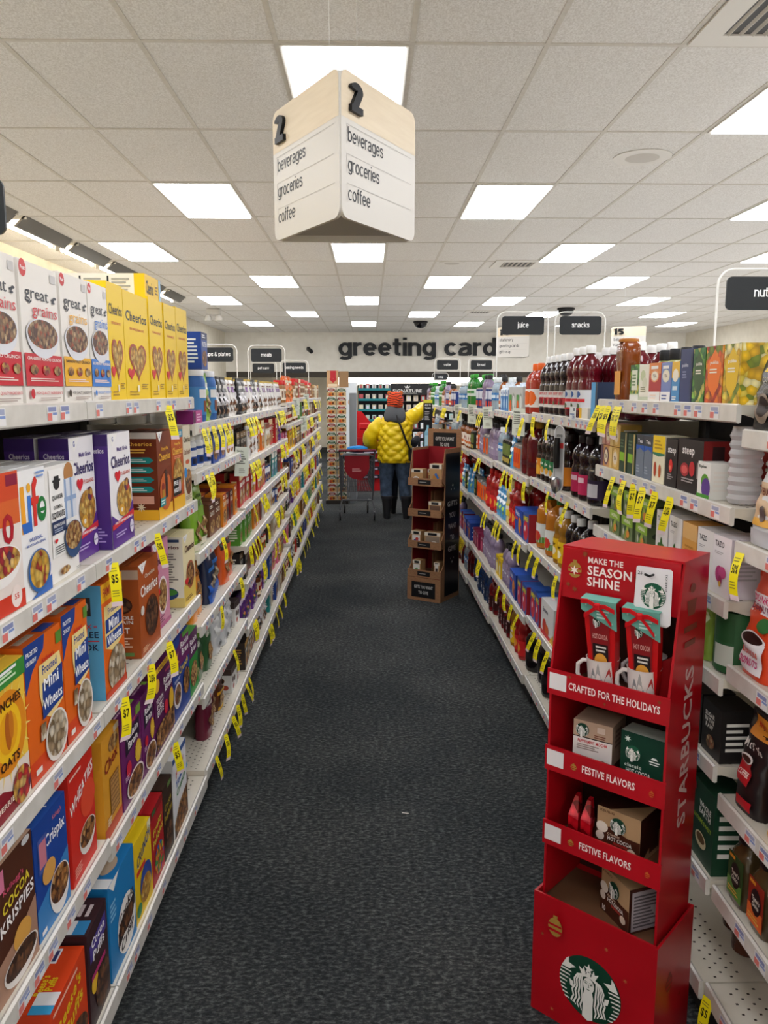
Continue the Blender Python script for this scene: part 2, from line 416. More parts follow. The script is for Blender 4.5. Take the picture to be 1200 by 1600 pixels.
def stroke_text(st, w=.1):
    """ribbons (left points, right points), total width; cap height 1, baseline 0"""
    x = 0; out = []
    for ch in st:
        if ch == ' ': x += .3; continue
        gw, strokes = stroke_glyph(ch, w)
        for p in strokes:
            Lp = []; Rp = []; n = len(p); loop = math.dist(p[0], p[-1]) < 1e-6
            for i in range(n):
                a = p[i - 1] if i else (p[-2] if loop else p[0]); b = p[i + 1] if i < n - 1 else (p[1] if loop else p[-1])
                if not i and not loop: a = p[0]
                d1 = (p[i][0] - a[0], p[i][1] - a[1]); d2 = (b[0] - p[i][0], b[1] - p[i][1])
                l1 = math.hypot(*d1) or 1; l2 = math.hypot(*d2) or 1
                t = (d1[0] / l1 + d2[0] / l2, d1[1] / l1 + d2[1] / l2); l = math.hypot(*t) or 1; t = (t[0] / l, t[1] / l)
                co = (d1[0] * t[0] + d1[1] * t[1]) / l1 if math.hypot(*d1) > 1e-9 else (d2[0] * t[0] + d2[1] * t[1]) / l2
                q = w / 2 / max(.55, abs(co)); Lp.append((p[i][0] + x - t[1] * q, p[i][1] + t[0] * q)); Rp.append((p[i][0] + x + t[1] * q, p[i][1] - t[0] * q))
            out.append((Lp, Rp))
        x += gw + .055
    return out, x - .055
def sign_text(mb, st, O, U, V, h, k, w=.1, depth=0, center=False, width=None):
    """sign lettering with its baseline start (or centre) at O; depth > 0 gives raised letters"""
    U = Vector(U).normalized(); V = Vector(V).normalized(); N = U.cross(V); O = Vector(O)
    rb_, tw = stroke_text(st, w); sx = width / tw if width else h; ox = -tw / 2 if center else 0
    for j, (Lp, Rp) in enumerate(rb_):
        P = lambda p, d: O + U * ((p[0] + ox) * sx) + V * (p[1] * h) + N * d
        n = len(Lp); e = .0003 + (j % 3) * .00006
        if not depth: mb.raw([P(p, e) for p in Lp + Rp], [(i, n + i, n + i + 1, i + 1) for i in range(n - 1)], k)
        else: mb.loft([[P(a, 0), P(b, 0), P(b, depth + e), P(a, depth + e)] for a, b in zip(Lp, Rp)], k, smooth=False)
    return tw * sx

# ================================================================== THE ROOM
XL0, XR0, YB, YF = -3.85, 8.6, 24.2, -4.0      # left wall, right wall, back wall, front wall
def struct(name, mb, **k):
    o = mb.build(name, **k); o['kind'] = 'structure'; return o
m = MB(); m.face([(-1.5, -.3, 0), (1.75, -.3, 0), (1.75, YB, 0), (-1.5, YB, 0)], '*carpet')            # dark carpet of this aisle
for x0, y0, x1, y1 in ((XL0, YF, XR0, -.3), (XL0, -.3, -1.5, YB), (1.75, -.3, XR0, YB)): m.face([(x0, y0, 0), (x1, y0, 0), (x1, y1, 0), (x0, y1, 0)], '*vinyl')   # unseen pale floor around it, added to bounce light up to the ceiling
struct('floor', m)
m = MB(); m.face([(XL0, YF, CEIL), (XL0, YB, CEIL), (XR0, YB, CEIL), (XR0, YF, CEIL)], '*tile'); struct('ceiling', m)
m = MB(); m.box(XL0 - .1, YF, 0, XL0, YB, CEIL, '*wall'); struct('wall_left', m)
m = MB(); m.box(XR0, YF, 0, XR0 + .1, YB, CEIL, '*wall'); struct('wall_right', m)
m = MB(); m.box(XL0, YB, 0, XR0, YB + .1, CEIL, '*wall'); struct('wall_back', m)
m = MB(); m.box(XL0, YF - .1, 0, XR0, YF, CEIL, '*wall'); struct('wall_front', m)
SOF = 22.0
m = MB(); m.box(XL0, SOF, 2.2, XR0, SOF + .3, CEIL, '*soffit'); struct('trim_1', m)                # soffit that carries the big lettering
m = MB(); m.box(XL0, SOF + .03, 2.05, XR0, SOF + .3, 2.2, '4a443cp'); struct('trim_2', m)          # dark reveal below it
GX0, GY0 = -.41, 3.855                                                                             # ceiling grid: 0.61 x 1.22 m tiles
m = MB()
k = -20
while GX0 + .61 * k < XR0:
    x = GX0 + .61 * k; k += 1
    if x > XL0 + .05: m.box(x - .012, YF, CEIL - .004, x + .012, SOF, CEIL + .001, '*tbar')
k = -6
while GY0 + 1.22 * k < SOF:
    y = GY0 + 1.22 * k; k += 1
    m.box(XL0, y - .012, CEIL - .0045, XR0, y + .012, CEIL + .001, '*tbar')
struct('trim_3', m)

ORD = ['first', 'second', 'third', 'fourth', 'fifth', 'sixth', 'seventh', 'eighth', 'ninth', 'tenth', 'eleventh', 'twelfth', 'thirteenth', 'fourteenth', 'fifteenth', 'sixteenth', 'seventeenth', 'eighteenth', 'nineteenth', 'twentieth',
       'twenty-first', 'twenty-second', 'twenty-third', 'twenty-fourth', 'twenty-fifth', 'twenty-sixth', 'twenty-seventh', 'twenty-eighth', 'twenty-ninth', 'thirtieth', 'thirty-first', 'thirty-second', 'thirty-third', 'thirty-fourth', 'thirty-fifth', 'thirty-sixth', 'thirty-seventh', 'thirty-eighth', 'thirty-ninth', 'fortieth'] + ['%dth' % i for i in range(41, 90)]

# ------------------------------------------------------------------ ceiling lights, checkerboard of 2 x 4 ft troffers
def make_light():
    t = empty('ceiling_light')
    f = MB()
    w, l = .293, .598
    for a in ((-w, -l, w, -l + .022), (-w, l - .022, w, l), (-w, -l + .022, -w + .022, l - .022), (w - .022, -l + .022, w, l - .022)):
        f.box(a[0], a[1], -.012, a[2], a[3], -.001, 'd8d4ca')
    f.build('frame', t)
    d = MB(); q = .016                          # glowing face, lowered, with glowing edges added to light the ceiling
    lo = [(-w + q, -l + q, -.018), (-w + q, l - q, -.018), (w - q, l - q, -.018), (w - q, -l + q, -.018)]
    d.face(lo, '*light')
    for i in range(4):
        a, c = lo[i], lo[(i + 1) % 4]; d.face([a, c, (c[0], c[1], -.008), (a[0], a[1], -.008)], '*lens')
    d.build('diffuser', t)
    return t
lt = make_light(); first = True; rows = {}
for r in range(-3, 8):
    for i in range(-3, 8):
        if (i + r) % 2: continue
        x = GX0 + .305 + 1.22 * i; y = GY0 + .61 + 2.44 * r
        if x < -3.1 or x > XR0 - .4 or y < YF + .7 or y > SOF - .7: continue
        o = lt if first else copy_tree(lt); first = False
        o.location = (x, y, CEIL); q = rows.setdefault(r, []); q.append(o)
        where = 'row behind the viewer' if r == -2 else 'row overhead' if r == -1 else ORD[r] + ' row into the store'
        tag(o, 'white ceiling light panel, %s from the cereal-side wall, %s' % (ORD[len(q) - 1], where), 'ceiling light', 'ceiling light panels')
# ------------------------------------------------------------------ wall washers by the left wall
for i, (y0, y1) in enumerate(((3.9, 5.0), (5.1, 6.2), (6.3, 7.35), (7.5, 8.65), (8.8, 9.9), (10.05, 11.2), (11.4, 12.5), (12.7, 13.8))):
    t = empty('wall_washer', (-3.15, y0, CEIL))
    tag(t, 'grey louvred wall washer light along the cereal-side wall, %s from the near end' % ORD[i], 'ceiling light', 'wall washers')
    b = MB(); L = y1 - y0
    b.prism([(.08, -.002), (.105, -.002), (.01, -.092), (-.015, -.092)], 'y', 0, L, '77736c'); b.build('louvre', t)
    b = MB(); b.tube([(-.12, .03, -.06), (-.12, L - .03, -.06)], .018, '*wash', 8); b.build('tube_lamp', t)
    b = MB(); b.box(-.15, 0, -.03, .1, .02, -.001, 'd8d4ca'); b.box(-.15, L - .02, -.03, .1, L, -.001, 'd8d4ca')
    b.box(-.14, .01, -.09, -.10, .03, -.03, 'd8d4ca'); b.box(-.14, L - .03, -.09, -.10, L - .01, -.03, 'd8d4ca'); b.build('bracket', t)

# ================================================================== SHELVING
def sticker(b, x, y, z, s, q):
    """shelf price label on a rail face at x (normal to s)"""
    e = x - s * .0006; w, h = .026, .032
    def rc(y0, z0, y1, z1, k, d=0): b.face([(e - s * d, y0, z0), (e - s * d, y1, z0), (e - s * d, y1, z1), (e - s * d, y0, z1)], k)
    rc(y - w, z - h / 2, y + w, z + h / 2, 'e9e7e6')
    sg = -s   # reading direction
    c = 'a3a9c4' if q < .7 else '8890b8'
    rc(y - w * .8, z + h * .12, y + w * .8, z + h * .42, c, .0004)
    a, d2 = (y - w * .95, y - w * .1) if s < 0 else (y + w * .1, y + w * .95)
    rc(a, z - h * .45, d2, z + h * .02, 'dc7870', .0004)
    a, d2 = (y + w * .05, y + w * .9) if s < 0 else (y - w * .9, y - w * .05)
    rc(a, z - h * .1, d2, z + h * .06, '8298cc', .0004)
def bay(s, X, y0, y1, levels, label, near, backtop, depth=.43, last=False):
    """s=-1 shelving left of the aisle, +1 right. X = front of the price rails"""
    t = empty('shelving_bay', (X, y0, 0)); tag(t, label, 'shelf', 'shelving bays')
    L = y1 - y0; D = s * depth
    def bx(b, x0, ya, z0, x1, yb, z1, k): b.box(min(x0, x1), ya, z0, max(x0, x1), yb, z1, k)
    b = MB(); bx(b, D, 0, .12, D + s * .02, L, backtop, '*back'); b.build('back_panel', t)
    b = MB(); bx(b, s * .05, 0, 0, D, L, .12, '141414p'); b.build('kick_plate', t)
    ups = [0.0] + ([L - .03] if last else [])
    for yu in ups:
        b = MB(); bx(b, D - s * .025, yu, 0.0, D, yu + .03, backtop + .01, '4a443c')
        if near:
            for q in range(int(backtop / .05)): bx(b, D - s * .026, yu + .01, q * .05 + .02, D - s * .0249, yu + .02, q * .05 + .045, '0c0c0c')
        b.build('upright', t)
    for z in levels:
        base = z < .22
        b = MB(); bx(b, s * .004, .003, z - (.022 if not base else .05), D - s * .026, L - .003, z, '*steel')
        if near:
            for row, dx in enumerate((.05, .072, .094, .116)):
                n = int(L / .034)
                for q in range(n):
                    yy = .02 + q * .034 + (.017 if row % 2 else 0); x = s * dx
                    if yy > L - .02: continue
                    b.face([(x - .0035, yy - .003, z + .0006), (x + .0035, yy - .003, z + .0006), (x + .0035, yy + .003, z + .0006), (x - .0035, yy + .003, z + .0006)], '3c342bp')
            if not base:
                for yy in (.006, L - .02): b.prism([(s * .02, z - .022), (D, z - .022), (D, z - .075), (s * .06, z - .034)], 'y', yy, yy + .006, '*steel')
        sh = b.build('shelf', t)
        b = MB(); lo = .042 if not base else .05
        pr = [(s * .006, z + .004), (0, z + .001), (0, z - lo + .004), (s * .006, z - lo), (s * .012, z - lo + .002), (s * .012, z)]
        b.prism(pr, 'y', .002, L - .002, '*rail')
        yy = .05 + R.random() * .08
        while yy < L - .04:
            sticker(b, 0, yy, z - lo / 2 + .002, s, R.random()); yy += R.choice((.07, .1, .13, .17, .24)) * (1 if near else 1.1)
        b.build('price_rail', sh)
    return t
LX = -.652
LBAYS = [(.73, 1.88, [.17, .584, .917, 1.288, 1.672], 'front cereal bay'), (1.88, 3.03, [.17, .56, .917, 1.288, 1.672], 'main cereal bay'),
         (3.03, 4.18, [.19, .49, .785, 1.075, 1.385, 1.572], 'granola bay'), (4.18, 5.33, [.19, .425, .674, .88, 1.085, 1.32, 1.572], 'fourth cereal-side bay'),
         (5.33, 6.48, [.19, .425, .674, .88, 1.085, 1.32, 1.57], 'fifth cereal-side bay'), (6.48, 7.63, [.19, .45, .7, .95, 1.2, 1.42, 1.60], 'sixth cereal-side bay'),
         (7.63, 8.78, [.19, .45, .7, .95, 1.2, 1.42, 1.63], 'seventh cereal-side bay'), (8.78, 9.93, [.19, .45, .7, .95, 1.2, 1.42, 1.61], 'eighth cereal-side bay'),
         (9.93, 11.08, [.19, .45, .7, .95, 1.2, 1.42, 1.6], 'ninth cereal-side bay')]
LL = {'front cereal bay': 'ivory metal shelving bay of cereal boxes nearest the viewer', 'main cereal bay': 'ivory metal shelving bay of cereal boxes beside the granola bay',
      'granola bay': 'ivory shelving bay with granola pouches and canisters after the cereal boxes'}
for i, (a, c, lv, nm) in enumerate(LBAYS):
    bay(-1, LX, a, c, lv, LL.get(nm, 'ivory shelving bay of packaged groceries, %s along the cereal side' % ORD[i]), i < 4, lv[-1] + .06, last=i == len(LBAYS) - 1)
def RX(y): return .869 - .013 * (y - 1.86)
RBAYS = [(.72, 1.87, [.166, .445, .696, 1.033, 1.342, 1.607], 'coffee bay'), (1.87, 3.02, [.166, .456, .765, .993, 1.19, 1.42, 1.665], 'tea bay')]
for k in range(7):
    z = .012 * k
    RBAYS.append((3.02 + 1.15 * k, 4.17 + 1.15 * k, [.16, .50 - z, .895 - z, 1.25 - z, 1.585 - z], ['juice bay', 'mixer bay', 'fifth drinks-side bay', 'sixth drinks-side bay', 'seventh drinks-side bay', 'eighth drinks-side bay', 'ninth drinks-side bay'][k]))
RL = {'coffee bay': 'ivory shelving bay of coffee bags nearest the viewer', 'tea bay': 'ivory shelving bay of tea boxes behind the red display',
      'juice bay': 'ivory shelving bay of dark juice bottles beside the tea boxes', 'mixer bay': 'ivory shelving bay of drinks just past the juice bottles'}
for i, (a, c, lv, nm) in enumerate(RBAYS):
    bay(1, RX((a + c) / 2), a, c, lv, RL.get(nm, 'ivory shelving bay of drinks, %s along the drinks side' % ORD[i]), i < 4, lv[-1] + .05, last=i == len(RBAYS) - 1)

# the far sides of both gondolas where category signs stand on them
for s_, X_, a, c, l_ in ((1, -1.535, 6.85, 8.0, 'ivory shelving bay facing the next aisle, under the cups and plates sign'), (1, -1.535, 10.4, 11.55, 'ivory shelving bay facing the next aisle, under the pet care sign'),
                      (-1, 1.765, 2.6, 3.75, 'ivory shelving bay facing the next aisle, under the nuts sign'), (-1, 1.735, 5.1, 6.25, 'ivory shelving bay facing the next aisle, under the snacks sign'),
                      (-1, 1.66, 10.4, 11.55, 'ivory shelving bay facing the next aisle, under the bread sign'), (-1, 1.9, 17.0, 18.15, 'ivory shelving bay far off under the writing sign')):
    bay(s_, X_, a, c, [.17, .6, 1.0, 1.3, 1.55], l_, False, 1.6, depth=.41)

# ================================================================== PRODUCT BUILDERS (front bottom centre at the origin, front faces -Y)
def carton(name, w, h, d, base, front=(), side=(), top=(), sidecol=None, topcol=None, flap=False, rough=''):
    b = MB(); sc = sidecol or base; tc = topcol or base
    x = w / 2
    vs = [(-x, 0, 0), (x, 0, 0), (x, d, 0), (-x, d, 0), (-x, 0, h), (x, 0, h), (x, d, h), (-x, d, h)]
    for f, k in (((0, 1, 5, 4), base), ((3, 0, 4, 7), sc), ((1, 2, 6, 5), sc), ((2, 3, 7, 6), base), ((4, 5, 6, 7), tc), ((0, 3, 2, 1), tc)): b.face([vs[i] for i in f], k)
    art(b, Face((-x, 0, 0), (1, 0, 0), (0, 0, 1), w, h), front)
    if side:
        art(b, Face((-x, d, 0), (0, -1, 0), (0, 0, 1), d, h), side)
        art(b, Face((x, 0, 0), (0, 1, 0), (0, 0, 1), d, h), side)
    if top: art(b, Face((-x, 0, h), (1, 0, 0), (0, 1, 0), w, d), top)
    o = b.build(name)
    if flap:
        f = MB(); f.box(-x + .002, d * .42, h, x - .002, d - .001, h + .0012, tc); f.build('closing_flap', o)
    return o
def pouch(name, w, h, d, base, front=(), seal=None, tilt=0.0, band=None, clip=None, rough='s'):
    """stand-up bag: fat foot, flat sealed top, soft wrinkles; front art wraps the bulge"""
    b = MB(); N = 28; rings = []
    q = random.Random(int(w * 1e4 + h * 1e3)); ph = [q.random() * 6 for _ in range(4)]
    def depth(t): return d * (1 - t ** 2.2) * (.86 + .14 * math.sin(PI * min(1, t * 1.3))) + .004
    def width(t): return w * (1 - .05 * math.sin(PI * t))
    def pt(a, t):
        hw, hd = width(t) / 2, depth(t) / 2
        c, s_ = math.cos(a), math.sin(a); e = .55
        px = hw * math.copysign(abs(c) ** e, c); py = hd * math.copysign(abs(s_) ** e, s_)
        wr = .0035 * math.sin(9 * t * PI + ph[0] + 3 * px / w) * (1 if abs(s_) > .3 else .3) * min(1, t * 4) + .002 * math.sin(31 * t + ph[1] + 40 * px)
        return (px, d / 2 + py + wr * (1 if s_ > 0 else -1) + tilt * t * h, t * h)
    T = [0, .02, .06, .12, .2, .3, .4, .5, .6, .7, .78, .85, .9, .93, .95, 1]
    for t in T: rings.append([pt(2 * PI * i / N, t) for i in range(N)])
    b.loft(rings, base + ('' if len(base) > 6 or base[0] == '*' else rough))
    # art follows the bulge: subdivided patches
    lay = [0]
    def S(u, v):
        xx = (u - .5) * w * .9; t = v
        hw, hd = width(t) / 2, depth(t) / 2; c = max(-1, min(1, xx / hw)); sn = (1 - abs(c) ** (2 / .55)) ** (.55 / 2) if abs(c) < 1 else 0
        wr = .0035 * math.sin(9 * t * PI + ph[0] + 3 * xx / w) * min(1, t * 4) + .002 * math.sin(31 * t + ph[1] + 40 * xx)
        return Vector((xx, d / 2 - hd * sn - wr + tilt * t * h - .0012 - .0004 * lay[0], t * h))
    for it in front:
        lay[0] += 1; t = it[0]
        if t == 'r':
            _, x0, y0, x1, y1, k = it; nx, ny = 8, max(2, int((y1 - y0) * 26))
            vs = [S(x0 + (x1 - x0) * i / nx, y0 + (y1 - y0) * j / ny) for j in range(ny + 1) for i in range(nx + 1)]
            b.raw(vs, [(j * (nx + 1) + i, j * (nx + 1) + i + 1, (j + 1) * (nx + 1) + i + 1, (j + 1) * (nx + 1) + i) for j in range(ny) for i in range(nx)], k, True)
        elif t == 'e':
            _, cx, cy, rx, ry, k = it; ry = rx * w * .9 / h if ry is None else ry; n = 20; rr = 6
            vs = [S(cx, cy)] + [S(cx + rx * g / rr * math.cos(2 * PI * i / n), cy + ry * g / rr * math.sin(2 * PI * i / n)) for g in range(1, rr + 1) for i in range(n)]
            fs = [(0, 1 + i, 1 + (i + 1) % n) for i in range(n)] + [(1 + (g - 1) * n + i, 1 + g * n + i, 1 + g * n + (i + 1) % n, 1 + (g - 1) * n + (i + 1) % n) for g in range(1, rr) for i in range(n)]
            b.raw(vs, fs, k, True)
        elif t == 't':
            _, st, cx, cy, hh, k = it[:6]; wd = it[6] if len(it) > 6 else None
            V, Fc, tw = text2d(st, 1); sx = wd / tw if wd else hh * h / (w * .9); lay[0] += 2
            b.raw([S(cx + (x - tw / 2) * sx, cy + (y - .5) * hh) for x, y in V], Fc, k)
    o = b.build(name, sharp=60)
    if seal:
        sb = MB(); y = d / 2 + tilt * h
        sb.box(-w * .485, y - .004, h * .94, w * .485, y + .004, h * 1.0 + .001, seal); sb.build('top_seal', o)
    if clip:
        sb = MB(); y = d / 2 + tilt * h
        sb.rbox(-.012, y - .012, h * .86, .012, y - .004, h * 1.01, clip); sb.build('tin_tie', o)
    return o
def bottle(name, prof, body, cap, caph, label=None, lab=(.25, .55), art_items=(), n=22, sq=1.0, handle=None):
    """prof: (radius, z) pairs up to the neck finish"""
    b = MB(); b.lathe(prof, body, n); o = b.build(name, sharp=35)
    r, z = prof[-1]
    c = MB(); c.lathe([(r + .004, z - .012), (r + .0045, z + caph * .1), (r + .004, z + caph * .8), (r + .001, z + caph)], cap, 18); c.build('cap', o)
    if label:
        def rad(zz):
            for (r0, z0), (r1, z1) in zip(prof, prof[1:]):
                if z0 <= zz <= z1: return r0 + (r1 - r0) * (zz - z0) / max(1e-6, z1 - z0)
            return prof[0][0]
        H = prof[-1][1]; z0, z1 = lab[0] * H, lab[1] * H; l = MB()
        rr = max(rad(z0 + (z1 - z0) * i / 4) for i in range(5)) + .0012
        l.lathe([(rr, z0), (rr, z1)], label, n, cap0=False, cap1=False)
        def W(u, v, k): a = -PI / 2 + (u - .5) * 2.2; q = rr + .0004 + k * .0003; return (q * math.cos(a), q * math.sin(a), z0 + (z1 - z0) * v)
        for k, it in enumerate(art_items):
            if it[0] == 'r':
                _, x0, y0, x1, y1, kk = it; nn = 8
                vs = [W(x0 + (x1 - x0) * i / nn, y, k) for y in (y0, y1) for i in range(nn + 1)]
                l.raw(vs, [(i, i + 1, nn + 2 + i, nn + 1 + i) for i in range(nn)], kk, True)
            elif it[0] == 'e':
                _, cx, cy, rx, ry, kk = it
                for i in range(6):     # strips so that the patch follows the curve
                    u0, u1 = cx - rx + 2 * rx * i / 6, cx - rx + 2 * rx * (i + 1) / 6
                    f = lambda u: ry * math.sqrt(max(0, 1 - ((u - cx) / rx) ** 2))
                    l.raw([W(u0, cy - f(u0), k), W(u1, cy - f(u1), k), W(u1, cy + f(u1), k), W(u0, cy + f(u0), k)], [(0, 1, 2, 3)], kk, True)
            elif it[0] == 't':
                _, st, cx, cy, hh, kk = it[:6]; V, Fc, tw = text2d(st, 1); wd = it[6] if len(it) > 6 else hh * tw * .5; sx = wd / tw
                l.raw([W(cx + (x - tw / 2) * sx, cy + (y - .5) * hh, k + 1) for x, y in V], Fc, kk)
        l.build('label', o)
    return o
def shift_front(o, r):
    """move mesh and parts back so that the front touches the local origin plane"""
    for q in [o] + list(o.children): q.data.transform(Matrix.Translation((0, r, 0)))
    return o
def pet(r, h, waist=True):
    p = [(r * .82, 0), (r * .97, .006), (r, .018), (r, h * .12)]
    if waist: p += [(r * .97, h * .15), (r, h * .18), (r, h * .50), (r * .95, h * .53), (r * .88, h * .57), (r * .9, h * .61)]
    p += [(r, h * .66), (r * .98, h * .72), (r * .85, h * .80), (r * .62, h * .86), (r * .36, h * .91), (.017, h * .94), (.016, h * .97)]
    return p
def jar(name, r, h, body, lid, label, items=(), lidh=.03, sq=False, lab=(.15, .75)):
    b = MB(); b.lathe([(r * .9, 0), (r, .008), (r, h * .85), (r * .93, h * .93), (r * .8, h - .004), (r * .8, h)], body, 20); o = b.build(name)
    c = MB(); c.lathe([(r * .9, h - .004), (r * .9, h + lidh * .85), (r * .85, h + lidh)], lid, 20); c.build('lid', o)
    if label:
        l = MB(); l.lathe([(r + .001, h * lab[0]), (r + .001, h * lab[1])], label, 20, cap0=False, cap1=False)
        for i, it in enumerate(items):
            x0, y0, x1, y1, k = it; a0, a1 = -PI / 2 + (x0 - .5) * 2.2, -PI / 2 + (x1 - .5) * 2.2; q = r + .0015 + i * .0003
            z = lambda v: h * lab[0] + h * (lab[1] - lab[0]) * v
            l.loft([[(q * math.cos(a0 + (a1 - a0) * j / 8), q * math.sin(a0 + (a1 - a0) * j / 8), z(y)) for j in range(9)] for y in (y0, y1)], k, False, False, closed=False)
        l.build('label', o)
    return shift_front(o, r)
PROTO = {}; DEFS = {}; USED = set()
def proto(key):
    if key not in PROTO:
        PROTO[key] = DEFS[key][0](); KIDS[PROTO[key].name] = [c.name for c in PROTO[key].children]
        KIDS[PROTO[key].name] = list(PROTO[key].children)
    return PROTO[key]
def inst(key):
    o = proto(key)
    if key not in USED: USED.add(key); return o
    return copy_tree(o)
def D(key, cat, desc, w, d, fn, h=0): DEFS[key] = (fn, cat, desc, w, d, h)
COUNT = {}
LEVN = {5: ['bottom', 'fourth', 'third', 'second', 'top'], 6: ['bottom', 'fifth', 'fourth', 'third', 'second', 'top'], 7: ['bottom', 'sixth', 'fifth', 'fourth', 'third', 'second', 'top']}
def shelfname(nl, li): n = LEVN[nl][li]; return n + ' shelf'
def place(key, side, bayinfo, li, y, setback=.02, rot=0, behind=0, lift=0, tier=None):
    a, c, lv, nm = bayinfo
    cat, desc, w, d = DEFS[key][1:5]
    o = inst(key)
    X = (LX if side < 0 else RX((a + c) / 2)) + side * (setback + behind * (d + .004))
    o.location = (X, y, lv[li] + .0008 + lift); o.rotation_euler = (0, 0, (PI / 2 if side < 0 else -PI / 2) + rot)
    sh = shelfname(len(lv), li)
    if behind: lbl = '%s, behind the front one, %s, %s' % (desc, sh, nm); ck = (key, nm, li, 'b')
    else: lbl = None
    if behind or tier:
        base = '%s, %s, %s, %s' % (desc, ('behind the front row' if behind == 1 else 'third row deep') if behind else tier, sh, nm)
        n = COUNT.get(base, 0); COUNT[base] = n + 1
        lbl = base if n == 0 else base.replace(desc, ORD[n] + ' ' + desc)
    else:
        n = COUNT.get((nm, li), 0); COUNT[nm, li] = n + 1
        lbl = '%s, %s from the near end, %s, %s' % (desc, ORD[n], sh, nm)
    tag(o, lbl, cat, '%s of the %s' % (sh, nm))
    return o

# ================================================================== CEREAL-SIDE PRODUCTS
def gg(col, sub, cap):
    W = 'ece7e0'
    return [('e', .1, .945, .085, None, 'd23a3a'), ('t', 'Post', .1, .945, .028, 'ffffff', .12), ('r', .8, .9, .96, .96, 'c9c6c4'),
            ('t', 'great', .42, .79, .085, '2c2f3a', .62, 0), ('e', .84, .775, .045, .010, '2c2f3a'), ('e', .9, .79, .045, .010, '2c2f3a'), ('e', .85, .755, .045, .010, '2c2f3a'), ('p', [(.14, .74), (.2, .72), (.26, .74), (.26, .725), (.2, .705), (.14, .73)], '2c2f3a'),
            ('t', 'grains', .6, .675, .08, col, .68, 0), ('r', 0, .13, 1, .36, col),
            ('bowl', .5, .50, .44, .135, 'dfe0e6', '*grains'), ('t', cap, .5, .325, .022, 'f4e6e0' if col != 'f0b42c' else '4a3018', .9), ('ln', .1, .16, .9, .19, 2, 'f0d8d0'),
            ('e', .2, .245, .1, .035, '*flakes'), ('e', .52, .245, .1, .035, '*fruit'), ('e', .83, .245, .1, .035, '*oats'),
            ('e', .12, .075, .05, None, col if col != 'f0b42c' else '3a2c20'), ('t', 'HIGH QUALITY INGREDIENTS', .56, .08, .018, col if col != 'f0b42c' else '3a2c20', .74), ('ln', .3, .02, .95, .05, 2, 'b8a8a0')]
def cheer(text2, tcol='1c1a18', heartc='a8402c', cer='*rings', sub=None, x=.5):
    return [('t', 'Cheerios', x, .78, .085, tcol, .86), ('t', text2, x, .665, .022, 'c8502a', .6), ('h', x, .38, .36, .2, heartc), ('h', x, .38, .31, .17, cer),
            ('h', x - .3, .25, .13, .06, 'd2202c'), ('ln', .62, .1, .92, .16, 3, 'b08a14'), ('ln', .1, .04, .5, .09, 2, 'b08a14'), ('r', .42, .08, .5, .14, 'f6ecd0')]
GMW = ('p', [(.02, 1), (.42, 1), (.2, .88)], 'f4f2ee')
GMB = ('t', 'G', .2, .95, .04, '22409a')
D('ggA', 'cereal box', 'red-striped almond cereal box', .165, .07, lambda: carton('cereal_box', .165, .278, .07, 'ece7e0', gg('c8202f', '', 'ALMOND CRUNCH'), flap=True))
D('ggB', 'cereal box', 'red-striped cranberry cereal box', .2, .07, lambda: carton('cereal_box', .2, .278, .07, 'ece7e0', gg('c8202f', '', 'CRANBERRY ALMOND CRUNCH'), flap=True))
D('ggC', 'cereal box', 'yellow-striped banana cereal box', .165, .07, lambda: carton('cereal_box', .165, .283, .07, 'ece7e0', gg('f0b42c', '', 'BANANA NUT CRUNCH'), flap=True))
D('ggD', 'cereal box', 'blue-striped blueberry cereal box', .145, .07, lambda: carton('cereal_box', .145, .285, .07, 'ece7e0', gg('3f7fd0', '', 'BLUEBERRY MORNING'), flap=True))
def yc(w, h): return lambda: carton('cereal_box', w, h, .075, 'f3cc12', cheer('100% WHOLE GRAIN OATS'), side=[('tv', 'Cheerios', .5, .7, .3, '1c1a18', .3), ('ln', .1, .1, .9, .45, 9, '8a6a10')], topcol='f0c81a', flap=True)
D('yc1', 'cereal box', 'narrow yellow heart cereal box', .13, .075, yc(.128, .305)); D('yc2', 'cereal box', 'wide yellow heart cereal box', .25, .075, yc(.245, .30))
D('yc3', 'cereal box', 'yellow heart cereal box', .185, .075, yc(.182, .31)); D('yc4', 'cereal box', 'slim yellow heart cereal box', .165, .075, yc(.163, .31))
D('yc5', 'cereal box', 'last yellow heart cereal box', .165, .075, yc(.16, .315))
D('sk', 'cereal box', 'red berry-bowl cereal box', .165, .07, lambda: carton('cereal_box', .165, .262, .07, 'e8dcd4', [('r', 0, .62, 1, 1, 'd8642e'), ('r', 0, .8, 1, 1, 'd24a26'), ('r', .7, .9, .98, .98, '8a1c3a'), ('t', '0', .7, .6, .2, 'b01c2a', .3), ('r', 0, 0, 1, .13, 'cf3a24'), ('e', .78, .1, .13, None, 'f0e0d8'), ('t', '55', .78, .1, .04, 'cf3a24', .12), ('bowl', .45, .38, .5, .14, 'f0ece8', '*fruit')], flap=True))
